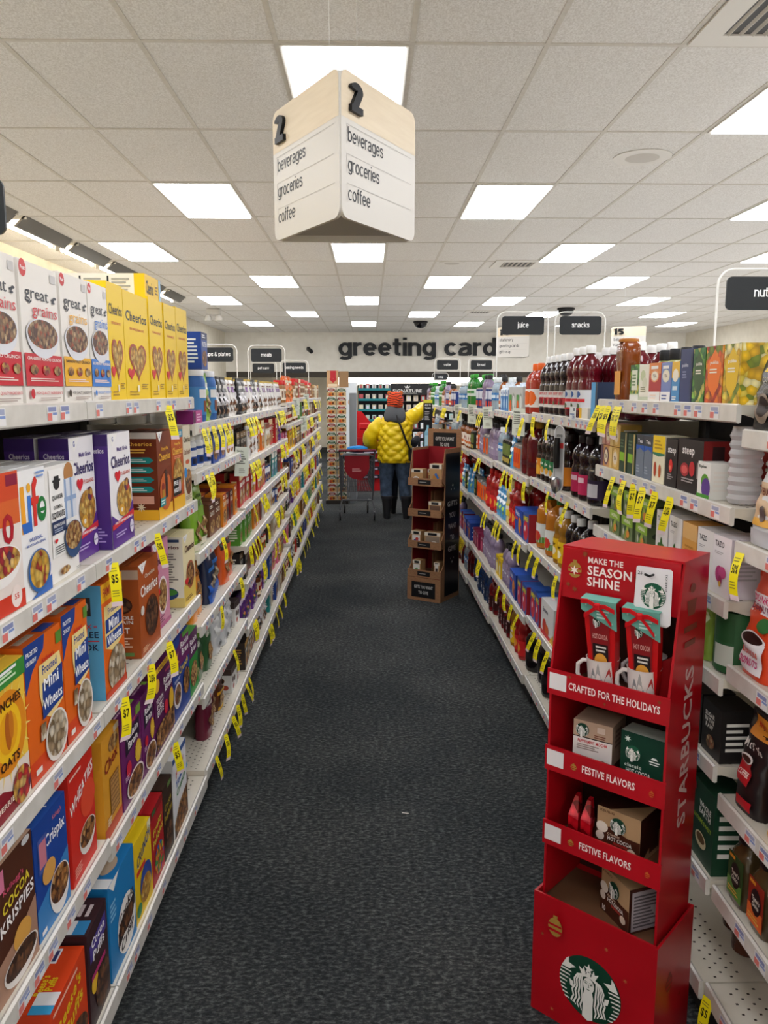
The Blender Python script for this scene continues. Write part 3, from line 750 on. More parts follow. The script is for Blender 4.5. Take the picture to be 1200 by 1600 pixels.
D('life', 'cereal box', 'white cereal box with rainbow title', .13, .07, lambda: carton('cereal_box', .13, .258, .07, 'f0efee', [
    ('p', [(.06, .88), (.2, .88), (.22, .6), (.42, .6), (.42, .52), (.06, .52)], 'f0a42a'), ('p', [(.06, .6), (.2, .6), (.42, .6), (.42, .52), (.1, .52)], '2f6ac0'), ('r', .3, .6, .42, .8, '3f7ad0'), ('e', .36, .86, .07, None, 'f0b02a'),
    ('p', [(.48, .55), (.6, .55), (.6, .84), (.68, .9), (.6, .94), (.48, .88)], 'd8342c'), ('r', .42, .72, .7, .78, 'd8342c'), ('e', .8, .67, .17, .1, '1f7a3a'), ('e', .81, .68, .09, .05, 'f0efee'), ('r', .64, .65, .95, .68, '1f7a3a'),
    ('t', 'ORIGINAL', .5, .46, .026, '2a4fa0', .5), ('t', 'MULTIGRAIN CEREAL', .5, .42, .018, '2a4fa0', .7), ('p', [(.2, 0), (1, 0), (1, .12)], '3a6ab8'), ('e', .55, .2, .42, .17, '2f64a8'), ('e', .55, .21, .37, .15, '*squares'), ('ln', .6, .92, .95, .98, 2, '7a9ad0')], flap=True))
D('oat', 'cereal box', 'white oatmeal squares cereal box', .18, .09, lambda: carton('cereal_box', .18, .252, .09, 'eeebe6', [
    ('e', .78, .9, .17, .1, 'b8814a'), ('r', .56, .5, 1, .86, 'd4dae4'), ('r', .6, .5, .66, .86, '8fa8cc'), ('r', .8, .5, .86, .86, '8fa8cc'), ('r', .56, .66, 1, .7, '8fa8cc'),
    ('r', .1, .22, .56, .97, 'f6f4f0'), ('e', .33, .84, .1, .05, '1f2226'), ('r', .2, .86, .46, .88, '1f2226'), ('r', .25, .86, .41, .91, '1f2226'), ('t', 'QUAKER', .33, .73, .035, '1f2226', .36), ('t', 'OATMEAL', .33, .645, .03, '3a3a3a', .3), ('t', 'SQUARES', .33, .58, .05, '1f2226', .42),
    ('r', .1, .42, .56, .53, '22355c'), ('t', 'BROWN SUGAR', .33, .49, .026, 'f0f0f0', .38), ('ln', .16, .43, .5, .465, 2, 'aab4c8'), ('h', .2, .36, .05, .025, 'd2202c'), ('ln', .16, .24, .5, .32, 4, '6a6a6a'),
    ('bowl', .78, .34, .32, .16, '34507a', '*oats'), ('e', .42, .08, .16, .035, '*oats'), ('ln', .8, .02, .96, .05, 2, '9a9a9a')],
    side=[('t', 'QUAKER', .5, .84, .04, '1f2226', .6), ('t', 'OATMEAL', .55, .74, .03, '1f2226', .6), ('t', 'SQUARES', .55, .69, .04, '1f2226', .7), ('ln', .15, .5, .85, .6, 4, '8a8a8a'), ('e', .5, .4, .25, .05, '*oats'), ('ln', .15, .1, .85, .3, 7, '8a8a8a')], flap=True))
def mg(w, h): return lambda: carton('cereal_box', w, h, .07, 'efecee', [GMW, GMB, ('t', 'Multi Grain', .62, .855, .035, '4a2f86', .5), ('t', 'Cheerios', .52, .75, .095, '2f2360', .86), ('h', .35, .62, .13, .06, 'd2202c'), ('t', '5 GRAINS', .72, .63, .03, 'c8502a', .4),
    ('p', [(0, 0), (1, 0), (1, .36), (.7, .26), (.3, .22), (0, .3)], '5a2f8a'), ('e', .6, .4, .34, .16, '*rings'), ('e', .72, .52, .12, .06, '*fruit'), ('e', .45, .31, .12, .05, 'd8a23a'), ('e', .45, .31, .05, .02, 'efe4d0'),
    ('p', [(0, .165), (1, .215), (1, .27), (0, .21)], 'd2303a'), ('t', '100% VITAMINS & MINERALS', .5, .215, .02, 'ffffff', .8), ('e', .86, .12, .09, None, 'e8e0f0'), ('t', 'Gluten Free', .86, .12, .016, '4a2f86', .15), ('ln', .12, .08, .6, .13, 2, 'b8a4d8')],
    side=[('r', 0, 0, 1, 1, '4a2c7c'), ('r', 0, .9, 1, 1, '3a2266'), ('t', 'Cheerios', .5, .86, .04, 'e8e0f0', .7), ('ln', .12, .06, .88, .2, 5, 'a890d0')], top=[('r', 0, 0, 1, 1, 'd8d4da'), ('r', 0, .3, 1, 1, '3a2c6a'), ('t', 'Cheerios', .5, .6, .3, 'e0dcea', .5)], flap=False)
D('mg1', 'cereal box', 'purple multigrain ring cereal box', .17, .07, mg(.168, .30)); D('mg2', 'cereal box', 'wide purple multigrain cereal box', .21, .07, mg(.205, .30))
HNS = [('r', 0, .12, 1, .93, '6e2f16'), ('r', 0, .93, 1, 1, 'd8cfc4'), ('t', 'Cheerios', .5, .87, .04, 'e8b04a', .75), ('ln', .15, .76, .85, .82, 2, 'e8b04a')] + [('p', [(.1, .72 - .11 * i), (.78, .72 - .11 * i), (.9, .685 - .11 * i), (.78, .65 - .11 * i), (.1, .65 - .11 * i)], '1f8a86') for i in range(4)] + [('ln', .18, .665 - .11 * i, .7, .705 - .11 * i, 2, 'd8f0ec') for i in range(4)] + [('r', .12, .19, .88, .28, 'd8a08a'), ('r', 0, 0, 1, .12, 'eab02a'), ('s', .5, .15, .14, 8, 'e8d8b8')]
D('hnA', 'cereal box', 'dark honey cereal box', .185, .11, lambda: carton('cereal_box', .18, .28, .11, '7a3418', [('r', 0, 0, 1, .14, 'e8b02c'), GMW, GMB, ('t', 'Honey Nut', .55, .8, .04, 'f0b02c', .5), ('t', 'Cheerios', .5, .71, .08, 'f2b63a', .84), ('e', .5, .3, .42, .22, 'c8642c'), ('e', .55, .5, .11, .05, '4a2a1e'), ('r', .46, .22, .64, .46, '3a2320'), ('e', .3, .36, .1, .05, '8a2f2a'), ('r', .22, .16, .38, .33, 'b8862a'), ('r', .08, .14, .44, .24, '2f8a8a'), ('ln', .12, .16, .4, .22, 2, 'e0f0ec')], side=HNS, topcol='4a2012', flap=True))
D('hnB', 'cereal box', 'orange honey nut cereal box', .165, .07, lambda: carton('cereal_box', .16, .275, .07, 'b8521e', [('r', 0, .9, 1, 1, '3a8aa8'), ('t', 'FAMILY SIZE', .5, .95, .04, 'f0f0e0', .8), ('t', 'Honey Nut', .5, .83, .035, 'f4c04a', .5), ('t', 'Cheerios', .5, .74, .085, 'f6c04a', .86), ('ln', .2, .64, .8, .68, 2, 'f0a07a'), ('e', .5, .45, .42, .2, '*rings'), ('r', .02, .18, .7, .4, '1c1a1c'), ('t', 'FREE', .25, .34, .05, 'ffffff', .36), ('t', 'INSIDE', .25, .25, .05, 'ffffff', .4), ('e', .56, .29, .11, .08, 'c9b0b0'), ('r', 0, 0, 1, .16, 'e8b22c')], flap=True))
D('oatc', 'cereal box', 'beige oat crunch cereal box', .12, .07, lambda: carton('cereal_box', .118, .285, .07, 'd8cdb4', [('t', 'Cheerios', .5, .82, .07, '4a3a2a', .88), ('t', 'Oat Crunch', .5, .66, .06, '8a4a26', .8), ('e', .5, .53, .26, .03, 'c8603a'), ('bowl', .55, .3, .42, .16, '6a3a22', '*flakes'), ('e', .18, .4, .16, None, '3a86c8'), ('ln', .1, .04, .9, .1, 3, '8a7a5a')], flap=True))
D('hb', 'cereal box', 'green-topped honey oats cereal box', .165, .07, lambda: carton('cereal_box', .165, .278, .07, 'f0c440', [('r', 0, 0, 1, .3, 'e8dcd0'), ('p', [(0, 0), (.75, 0), (.6, .12), (.3, .2), (0, .22)], '8a1c2a'), ('s', .5, .56, .62, 18, 'f6da7a'), ('e', .5, .56, .48, None, 'e08a1e'), ('e', .5, .56, .34, None, 'f4c022'), ('e', .5, .56, .24, None, 'e8a41a'), ('e', .5, .57, .08, .13, 'b4601c'), ('e', .58, .6, .06, .1, 'c8761e'), ('t', 'BUNCHES', .5, .76, .06, '3a1c10', .74), ('t', 'OATS', .5, .36, .06, '3a1c10', .5), ('t', 'OF', .1, .58, .03, '3a1c10', .08), ('t', 'BERRIES', .35, .1, .035, 'f4e0d0', .5), ('e', .74, .13, .24, .13, '*fruit'), ('r', 0, .88, 1, 1, '3a8a3a'), ('ln', .1, .91, .8, .97, 2, 'd0e8c0'), ('ln', .3, .96, .9, 1, 1, 'f0f0f0')], flap=True))
def mw(w, h): return lambda: carton('cereal_box', w, h, .075, 'e2661a', [('r', 0, 0, 1, .16, 'd8461e'), ('p', [(0, 1), (.55, 1), (.5, .9), (.2, .8), (0, .66)], '22408a'), ('t', 'FROSTED', .2, .93, .03, 'f0f0f0', .3), ('t', 'CRUNCHY', .17, .87, .03, 'f0f0f0', .26), ('r', .84, .86, 1, .95, '5a8a34'), ('t', "Kellogg's", .6, .82, .03, 'c8202c', .34),
    ('p', [(.34, .8), (.92, .8), (.98, .6), (.94, .42), (.6, .36), (.4, .42), (.32, .6)], 'f2d890'), ('t', 'Frosted', .62, .75, .06, '1f3f90', .42), ('p', [(.38, .5), (.95, .54), (.97, .7), (.4, .66)], '22408a'), ('t', 'Mini', .64, .64, .085, 'ffffff', .44), ('p', [(.36, .4), (.95, .44), (.95, .55), (.36, .5)], '22408a'), ('t', 'Wheats', .65, .5, .075, 'ffffff', .54), ('e', .7, .2, .32, .19, 'e8e2da'), ('e', .7, .21, .28, .165, '*wheats'), ('p', [(.26, .26), (.4, .26), (.42, .38), (.28, .38)], '*wheats'), ('r', .08, .06, .24, .1, 'f0e8e0')],
    side=[('r', 0, 0, 1, .12, '8a1c2a'), ('ln', .15, .3, .85, .8, 9, 'f0a870')], top=[('r', .1, .2, .5, .7, 'b8a490'), ('r', .6, .1, .95, .5, '22408a')], topcol='c85a1c', flap=True)
D('mwA', 'cereal box', 'orange frosted wheat cereal box', .186, .075, mw(.184, .288)); D('mwB', 'cereal box', 'slimmer orange frosted wheat cereal box', .16, .075, mw(.156, .296))
D('fam', 'cereal box', 'blue-sided frosted wheat cereal box', .17, .09, lambda: carton('cereal_box', .165, .30, .09, 'e2661a', [('r', 0, .84, 1, 1, 'f0b41e'), ('t', 'FAMILY SIZE', .5, .92, .07, 'b8202c', .86), ('p', [(.1, .8), (.9, .8), (.94, .44), (.5, .36), (.08, .44)], 'f2d890'), ('t', 'Frosted', .5, .74, .05, '1f3f90', .5), ('r', .12, .56, .9, .68, '22408a'), ('t', 'Mini', .5, .62, .09, 'ffffff', .5), ('r', .12, .44, .9, .54, '22408a'), ('t', 'Wheats', .5, .49, .075, 'ffffff', .68), ('e', .55, .2, .42, .2, '*wheats'), ('r', 0, 0, 1, .06, 'c8401c')],
    side=[('r', 0, 0, 1, 1, '5aa6d0'), ('r', .3, .74, .7, .9, '3a3a3c'), ('e', .5, .82, .14, .05, 'c8c0b8'), ('t', '1 BOX =', .5, .65, .035, 'c8303a', .75), ('t', '1 FREE', .5, .58, .05, '22304a', .8), ('r', .1, .52, .9, .53, 'c8303a'), ('t', 'BOOK', .5, .47, .05, '22304a', .74), ('r', 0, 0, .12, .3, 'b8202c')], flap=True))
D('wg', 'cereal box', 'brown chocolate ring cereal box', .22, .10, lambda: carton('cereal_box', .215, .278, .10, 'a8501e', [GMW, GMB, ('t', 'Chocolate', .55, .84, .04, 'f0d8c0', .5), ('t', 'Cheerios', .5, .7, .11, 'f6efe6', .86), ('e', .58, .36, .34, .23, '5a2a14'), ('e', .58, .36, .3, .2, '*choco'), ('e', .12, .5, .08, .05, 'd8d0c8'), ('ln', .06, .04, .4, .1, 3, 'e8b890')],
    side=[('r', 0, .86, 1, .96, 'c8a890'), ('r', .46, .62, .54, .82, '3a1c10'), ('e', .5, .58, .3, .09, '4a2412'), ('e', .5, .58, .25, .07, '*choco'), ('t', 'WHOLE', .5, .45, .035, 'f0e4d8', .64), ('t', 'GRAIN', .5, .4, .035, 'f0e4d8', .64), ('t', '1ST', .5, .31, .06, 'f6f0e8', .4), ('ln', .2, .12, .8, .24, 4, 'f0c8a8'), ('r', .2, .03, .8, .07, '6a8a4a')], flap=True))
D('pink', 'cereal box', 'pink strawberry ring cereal box', .2, .08, lambda: carton('cereal_box', .195, .292, .08, 'd08aa4', [GMW, GMB, ('t', 'Cheerios', .55, .78, .085, '5a1c3a', .8), ('e', .55, .36, .3, .22, 'f0e0e4'), ('e', .55, .36, .26, .19, '*oats'), ('h', .22, .42, .16, .07, 'd2202c'), ('e', .25, .66, .08, .04, 'c8203a'), ('ln', .1, .06, .6, .14, 3, '7a2c50'), ('r', 0, 0, 1, .05, 'a84a7a')], side=[('r', 0, 0, 1, 1, '8a3462'), ('t', 'WHOLE', .5, .4, .03, 'f0d8e4', .7), ('t', 'GRAIN', .5, .35, .03, 'f0d8e4', .7), ('ln', .2, .05, .8, .25, 6, 'd8a0c0')], flap=True))
D('wy', 'cereal box', 'pale yellow maple ring cereal box', .185, .12, lambda: carton('cereal_box', .18, .26, .12, 'eadcae', [('r', 0, 0, 1, .3, 'e8c860'), GMW, GMB, ('t', 'Cheerios', .55, .8, .09, '4a2418', .8), ('e', .55, .4, .34, .2, 'b05a3a'), ('e', .55, .4, .3, .17, '*flakes'), ('h', .22, .34, .14, .06, 'd2202c'), ('ln', .1, .06, .7, .12, 2, '8a6a3a')], side=[('r', 0, 0, 1, 1, 'ece6d4'), ('r', 0, 0, 1, .14, 'e0c878'), ('t', 'Cheerios', .5, .86, .05, '5a2a2a', .8), ('ln', .15, .35, .85, .78, 12, '8a847a'), ('e', .5, .2, .33, .09, '2f4a7a'), ('e', .5, .22, .3, .05, '4a8a3a'), ('r', .1, .93, .9, .97, '3a4a6a')], flap=True))
D('kri', 'cereal box', 'brown chocolate rice cereal box', .17, .07, lambda: carton('cereal_box', .168, .262, .07, '4f2a1c', [('e', .85, .97, .1, .03, 'd0d0d0'), ('r', 0, .8, .3, .96, 'd87a9a'), ('p', [(0, 0), (1, 0), (1, .48), (.6, .36), (0, .3)], 'a8806a'), ('t', "Kellogg's", .5, .78, .04, 'c8506a', .5), ('t', 'COCOA', .55, .68, .075, 'e0cc3a', .66, 1, 0, .12), ('t', 'KRISPIES', .55, .56, .085, 'f4f0ec', .84, 1, 0, .12), ('e', .62, .32, .22, .1, 'd8a04a'), ('bowl', .55, .16, .42, .12, 'e8e2dc', '*choco')], top=[('r', 0, 0, 1, 1, 'c8a48a'), ('r', .1, .1, .7, .6, '*choco'), ('r', .75, .1, .95, .5, 'e8e0d8')], flap=True))
D('crx', 'cereal box', 'blue crispy hexagon cereal box', .165, .07, lambda: carton('cereal_box', .162, .25, .07, '1f4496', [('p', [(0, 0), (1, 0), (1, .5), (0, .28)], '3a80c0'), ('t', "Kellogg's", .72, .9, .035, 'd87a8a', .3), ('t', 'Crispix', .62, .77, .1, 'f0f0f4', .62), ('r', .1, .56, .36, .86, '4a5aa0'), ('r', .13, .6, .33, .82, 'c87a8a'), ('e', .38, .5, .2, .1, 'd8a050'), ('bowl', .66, .27, .32, .2, 'e8e4e0', '*flakes'), ('r', .06, .04, .2, .08, 'f0f0f0')], top=[('t', 'Crispix', .5, .5, .4, 'f0f0f4', .7)], topcol='2a56a8', flap=True))
D('whe', 'cereal box', 'bright red wheat flake cereal box', .17, .07, lambda: carton('cereal_box', .168, .268, .07, 'd22a1e', [('ln', .05, .93, .6, .97, 1, 'f0c8b8'), ('t', 'WHEATIES', .5, .76, .1, 'f6f2ee', .96, 1, 0, .3), ('e', .72, .6, .3, .16, 'e04a2c'), ('bowl', .62, .3, .34, .14, 'e8e0d8', '*flakes'), ('ln', .05, .06, .4, .16, 4, 'f0a898')], top=[('ln', .2, .3, .9, .7, 2, 'f0c8b8')], flap=True))
D('chex', 'cereal box', 'mustard square cereal box', .15, .07, lambda: carton('cereal_box', .146, .272, .07, 'd8982a', [('r', 0, 0, 1, .12, 'c04a24'), ('r', .7, .94, 1, 1, 'c8b8a0'), ('e', .65, .86, .28, .08, '*oats'), ('t', 'Chex', .48, .72, .11, '8a2018', .74, 1, 0, .15), ('r', .34, .18, .86, .56, '8a5a24'), ('r', .37, .2, .83, .54, 'c8985a')] + [('r', .37, .22 + .05 * i, .83, .235 + .05 * i, '8a5f30') for i in range(7)] + [('r', .42 + .1 * i, .2, .435 + .1 * i, .54, '9a6c38') for i in range(4)] + [('ln', .08, .14, .3, .22, 3, 'f0e0c0')], flap=True))
def rb(w, h): return lambda: carton('cereal_box', w, h, .075, '6a1f60', [('t', "Kellogg's", .6, .88, .035, 'd8506a', .4), ('p', [(.2, .56), (.92, .62), (.92, .84), (.2, .78)], '2a1a30'), ('t', 'Raisin', .56, .76, .075, 'f4f0f0', .6), ('t', 'Bran', .56, .655, .08, 'f4f0f0', .5), ('r', .75, .88, 1, .98, '7aa03a'), ('e', .8, .45, .16, .13, 'e0b02a'), ('s', .8, .45, .2, 7, 'e8c040'), ('e', .3, .4, .12, None, 'c8203a'), ('e', .6, .16, .44, .16, 'e8dcd8'), ('e', .6, .16, .4, .14, '*flakes'), ('ln', .1, .3, .3, .36, 3, 'd8b0d0')], top=[('t', 'Raisin Bran', .5, .5, .3, 'e8c0d8', .7), ('r', .8, .2, 1, .8, '7aa03a')], topcol='5a1a52', flap=True)
D('rbA', 'cereal box', 'purple raisin flake cereal box', .19, .075, rb(.188, .25)); D('rbB', 'cereal box', 'narrow purple raisin flake cereal box', .14, .075, rb(.136, .25))
D('very', 'cereal box', 'large dark purple raisin cereal box', .24, .075, lambda: carton('cereal_box', .235, .272, .075, '5c1c50', [('r', 0, .93, 1, 1, 'e8c02a'), ('t', 'FAMILY SIZE', .5, .965, .04, '7a1c3a', .5), ('e', .16, .8, .12, .08, 'e8b83a'), ('t', "Kellogg's", .75, .85, .035, 'd8506a', .3), ('t', 'Raisin', .72, .75, .08, 'f4f0f0', .48), ('t', 'Bran', .74, .65, .08, 'f4f0f0', .4), ('t', 'VERY IN', .25, .62, .05, 'f0e8e8', .36), ('t', 'EVERY', .26, .55, .05, 'f0e8e8', .34), ('t', 'BITE', .26, .47, .07, 'f0e8e8', .34), ('e', .56, .42, .1, None, 'c8203a'), ('e', .86, .42, .13, .14, 'e0b02a'), ('p', [(0, .05), (1, .05), (1, .3), (.3, .33), (0, .28)], '*flakes')], flap=True))
D('crun', 'cereal box', 'blue-purple raisin crunch cereal box', .24, .075, lambda: carton('cereal_box', .235, .285, .075, '24408e', [('r', 0, .62, 1, 1, '6a1f60'), ('p', [(0, 1), (.5, 1), (.4, .9), (0, .84)], '24408e'), ('s', .2, .72, .2, 7, 'e8b02a'), ('t', 'Raisin', .72, .86, .075, 'f4f0f0', .5), ('t', 'Bran', .74, .76, .08, 'f4f0f0', .42), ('r', .6, .93, 1, 1, '5a9a3a'), ('t', 'Crunch', .62, .58, .08, 'e8c84a', .54, 1, 0, .1), ('e', .22, .3, .22, .16, 'ded8d8'), ('e', .22, .31, .18, .12, '*grains'), ('e', .76, .34, .2, .17, '*flakes'), ('ln', .05, .48, .4, .52, 2, 'c0c8e8')], flap=True))
D('grn', 'cereal box', 'green granola cereal box', .15, .075, lambda: carton('cereal_box', .146, .24, .075, '2f8a3a', [('r', 0, .6, 1, 1, '5a2454'), ('t', 'Raisin', .5, .85, .09, 'f4f0f0', .8), ('t', 'Bran', .5, .72, .09, 'f4f0f0', .6), ('e', .5, .3, .4, .2, '*oats')], flap=True))
D('bp', 'cereal box', 'low blue and pink cereal box', .15, .075, lambda: carton('cereal_box', .148, .20, .075, '3a8ac8', [('e', .5, .4, .4, .25, '*rainbow')], top=[('r', 0, 0, .5, 1, 'b01c4a'), ('r', .2, .5, .45, .9, 'f0e8ec'), ('t', 'KIX', .75, .4, .3, 'a8d040', .3)], topcol='3a9ac8', flap=False))
D('ree', 'cereal box', 'orange peanut butter puff cereal box', .215, .08, lambda: carton('cereal_box', .212, .24, .08, 'd8431a', [('t', "Reese's", .5, .76, .12, 'e8c81e', .7, 1, 0, .2), ('t', 'Puffs', .6, .58, .13, 'e8c81e', .56, 1, 0, .2), ('ln', .05, .9, .9, .96, 1, 'f0b8a0'), ('e', .55, .25, .42, .2, '*choco')], top=[('t', "Reese's", .4, .62, .2, 'e8c81e', .3), ('t', 'Puffs', .42, .38, .2, 'e8c81e', .2), ('r', .72, .55, .95, .9, 'e8e8ec'), ('r', .75, .6, .92, .85, '3a3a6a'), ('r', .0, .0, .12, .6, '3a9ac8'), ('r', .12, 0, .3, .6, 'e4e4e4')]))
D('coc', 'cereal box', 'dark brown chocolate puff cereal box', .15, .075, lambda: carton('cereal_box', .148, .256, .075, '3a2226', [('p', [(.1, .66), (.92, .72), (.92, .9), (.1, .84)], '4a3a8a'), ('t', 'Cocoa', .52, .82, .085, 'f0eef0', .66), ('t', 'Puffs', .52, .69, .09, 'f0eef0', .6), ('e', .25, .42, .16, .1, 'e8b82a'), ('e', .62, .26, .36, .22, '*choco'), ('r', .1, .48, .8, .53, 'b02a6a')], top=[('r', .05, .1, .4, .5, '3a8ac0'), ('r', .05, .5, .4, .9, 'e4e4e4'), ('ln', .5, .2, .9, .7, 2, 'd0c0c0')], flap=False))
D('cook', 'cereal box', 'bright blue cookie cereal box', .215, .085, lambda: carton('cereal_box', .212, .268, .085, '1f7ab8', [GMW, ('ln', .05, .6, .3, .8, 4, '8ac0e0'), ('e', .62, .32, .36, .3, 'f0ece6'), ('p', [(.28, .2), (.95, .36), (.95, .5), (.28, .36)], '2a1c1a'), ('t', 'Cookie', .62, .5, .1, '2a1c1a', .6, 1, 0, .25), ('t', 'Crisp', .62, .2, .1, '2a1c1a', .52, 1, 0, .25), ('e', .6, .36, .3, .11, '*choco')], top=[('e', .5, .4, .22, .25, 'c0a890'), ('r', .6, .62, .9, .95, '3a5a9a'), ('r', 0, 0, .2, .5, 'e8e8e8')], flap=False))
D('capn', 'cereal box', 'yellow sweet corn cereal box', .17, .075, lambda: carton('cereal_box', .166, .25, .075, 'e8c41a', [('r', .8, .9, 1, 1, 'f0e8c0'), ('t', 'CRUNCH', .55, .78, .12, 'f4f0f0', .82, 1, 0, .3), ('t', 'CRUNCH', .54, .785, .12, '1c2a5a', .8, 1, 0, .3), ('r', .1, .56, .6, .62, 'c8302a'), ('e', .6, .34, .34, .22, '2f4a9a'), ('e', .58, .26, .3, .16, '*rings'), ('e', .16, .14, .14, .08, '3a8a5a')], flap=True))
D('peb', 'cereal box', 'red crispy fruit cereal box', .14, .075, lambda: carton('cereal_box', .138, .25, .075, 'b01c22', [('r', 0, .9, 1, 1, '8a1418'), ('r', .1, .92, .4, .98, '3a6a3a'), ('t', 'Fruity', .5, .72, .08, 'e0d03a', .74, 1, 0, .2), ('t', 'Pebbles', .5, .58, .09, 'e0d03a', .84, 1, 0, .2), ('e', .55, .26, .38, .2, '*rainbow')], flap=True))
D('dark', 'cereal box', 'dark brown crispy cereal box', .12, .075, lambda: carton('cereal_box', .116, .25, .075, '3a261c', [('r', .5, .92, .9, .98, '6a8a4a'), ('t', 'Cocoa', .5, .72, .08, 'b8a02a', .7, 1, 0, .2), ('t', 'Pebbles', .5, .58, .09, 'b8a02a', .84, 1, 0, .2), ('e', .5, .26, .36, .2, '*choco')], flap=True))
D('frut', 'cereal box', 'white rainbow-lettered toasty cereal box', .2, .075, lambda: carton('cereal_box', .196, .285, .075, 'e6e6e8', [('r', 0, .93, 1, 1, '3a5a9a'), ('t', 'Fruity', .5, .78, .08, 'c8302a', .6, 1, 0, .2), ('t', 'Toasty', .52, .66, .08, '2f62b8', .66, 1, 0, .2), ('t', 'Crunch', .54, .55, .08, '3f8a48', .66, 1, 0, .2), ('p', [(0, 0), (1, 0), (1, .4), (.4, .34), (0, .18)], '*flakes')], flap=True))
D('lie', 'cereal box', 'yellow cereal box lying flat', .19, .28, lambda: carton('cereal_box', .19, .078, .28, 'f0c61a', [('t', 'Cheerios', .3, .5, .5, '1c1a18', .45), ('r', .86, 0, 1, 1, '9ac0e0'), ('ln', .62, .3, .82, .7, 3, '8a6a10')], side=[('r', 0, 0, .88, 1, 'ece8dc'), ('r', .27, .1, .29, .9, '2a2a2a'), ('r', .58, .1, .6, .9, '2a2a2a'), ('ln', .03, .15, .25, .85, 5, 'a8a8a0'), ('ln', .32, .15, .56, .85, 5, 'a8a8a0'), ('ln', .63, .15, .84, .85, 5, 'a8a8a0')]))

L0 = {4: [('ggA', 1.50), ('ggB', 1.69)], 3: [('sk', 1.442), ('life', 1.592), ('oat', 1.757, .024)], 2: [('hb', 1.415), ('mwA', 1.594), ('mwB', 1.772)],
      1: [('kri', 1.392), ('crx', 1.57), ('whe', 1.755)], 0: [('bp', 1.405), ('ree', 1.612), ('coc', 1.80)]}
L1 = {4: [('ggC', 1.884), ('ggD', 2.046), ('yc1', 2.186), ('yc2', 2.378), ('yc3', 2.597), ('yc4', 2.776), ('yc5', 2.945)], 3: [('mg1', 1.968, .05), ('mg2', 2.163), ('hnA', 2.63), ('hnB', 2.812), ('oatc', 2.962)],
      2: [('fam', 2.04), ('wg', 2.386), ('pink', 2.612, .04), ('wy', 2.93)], 1: [('chex', 1.965), ('rbA', 2.14), ('rbB', 2.308), ('very', 2.502), ('crun', 2.747), ('grn', 2.944)],
      0: [('cook', 1.995), ('capn', 2.195), ('peb', 2.357), ('dark', 2.492), ('frut', 2.665)]}
NOBACK = {'wy', 'oatc', 'grn', 'fam', 'peb', 'dark', 'bp'}
for tab, info in ((L0, LBAYS[0]), (L1, LBAYS[1])):
    for li, row in tab.items():
        for e in row: place(e[0], -1, info, li, e[1], e[2] if len(e) > 2 else .018, R.uniform(-.025, .025))
        for e in row:
            if e[0] not in NOBACK: place(e[0], -1, info, li, e[1] + R.uniform(-.008, .008), (e[2] if len(e) > 2 else .018) + .006, 0, 1)
place('hnA', -1, LBAYS[1], 3, 2.44, .16, 0, 0, 0, 'set further back')
o = place('lie', -1, LBAYS[1], 4, 2.70, .05, 0, 0, .3125, 'on top of the row')

D('lyp', 'snack box', 'magenta box lying on its side', .17, .06, lambda: carton('snack_box', .17, .05, .06, '8a2a72', [('r', .3, 0, 1, 1, 'b8468e'), ('ln', .4, .2, .9, .8, 3, 'e8c0d8'), ('r', .02, .1, .26, .9, '5a1c50')]))

# ================================================================== GRANOLA BAY AND THE REST OF THE CEREAL SIDE
D('bn1', 'pouch', 'red and brown granola pouch', .15, .07, lambda: pouch('granola_pouch', .15, .27, .07, '7a2a1c', [('r', 0, .6, 1, .86, '2f2320'), ('r', 0, .04, 1, .34, '2a5a9a'), ('t', 'bear', .5, .64, .1, 'f0ece4', .5), ('t', 'naked', .5, .52, .1, 'f0ece4', .6), ('e', .55, .24, .3, .1, '*choco'), ('r', .1, .4, .9, .45, '4aa0c8')], seal='3a2420'))
D('bn2', 'pouch', 'maroon granola pouch', .14, .065, lambda: pouch('granola_pouch', .14, .25, .065, '6a1c34', [('r', 0, .6, 1, .9, '3a1a24'), ('t', 'bear', .5, .72, .1, 'f0ece4', .5), ('t', 'naked', .5, .6, .1, 'f0ece4', .6), ('e', .55, .3, .32, .14, '*oats')], seal='5a1a2a'))
D('bn3', 'pouch', 'brown and yellow granola pouch', .14, .065, lambda: pouch('granola_pouch', .14, .26, .065, '5a2f1c', [('t', 'bear', .5, .78, .1, 'f0ece4', .5), ('t', 'naked', .5, .66, .1, 'f0ece4', .6), ('r', 0, .3, 1, .36, 'e0a82a'), ('e', .5, .2, .36, .12, '*oats'), ('r', 0, .02, 1, .08, 'e0b02a')], seal='8a2a1c'))
D('gr1', 'pouch', 'bright green granola pouch', .14, .07, lambda: pouch('granola_pouch', .14, .25, .07, '7aa82c', [('t', 'ORGANIC', .5, .8, .06, '24401c', .6), ('t', 'OAT', .5, .68, .08, '24401c', .4), ('e', .55, .3, .36, .16, '*oats'), ('r', 0, .02, 1, .12, 'd8d0b8')], seal='5a8a24'))
D('gr2', 'pouch', 'dark green granola pouch', .13, .065, lambda: pouch('granola_pouch', .13, .27, .065, '2f5a34', [('e', .5, .72, .36, .1, '7ab03a'), ('t', 'GRANOLA', .5, .58, .06, 'f0f0e0', .7), ('e', .55, .28, .34, .15, '*oats')], seal='24482a'))
D('bl1', 'pouch', 'black and blue protein pouch', .15, .07, lambda: pouch('granola_pouch', .15, .26, .07, '1c2a4a', [('r', 0, 0, 1, .36, '2a5ab0'), ('t', 'K', .5, .78, .16, 'f0f0f0', .22), ('e', .5, .34, .34, .12, '*wheats'), ('r', .1, .52, .9, .6, '3a7ac8')], seal='16203a'))
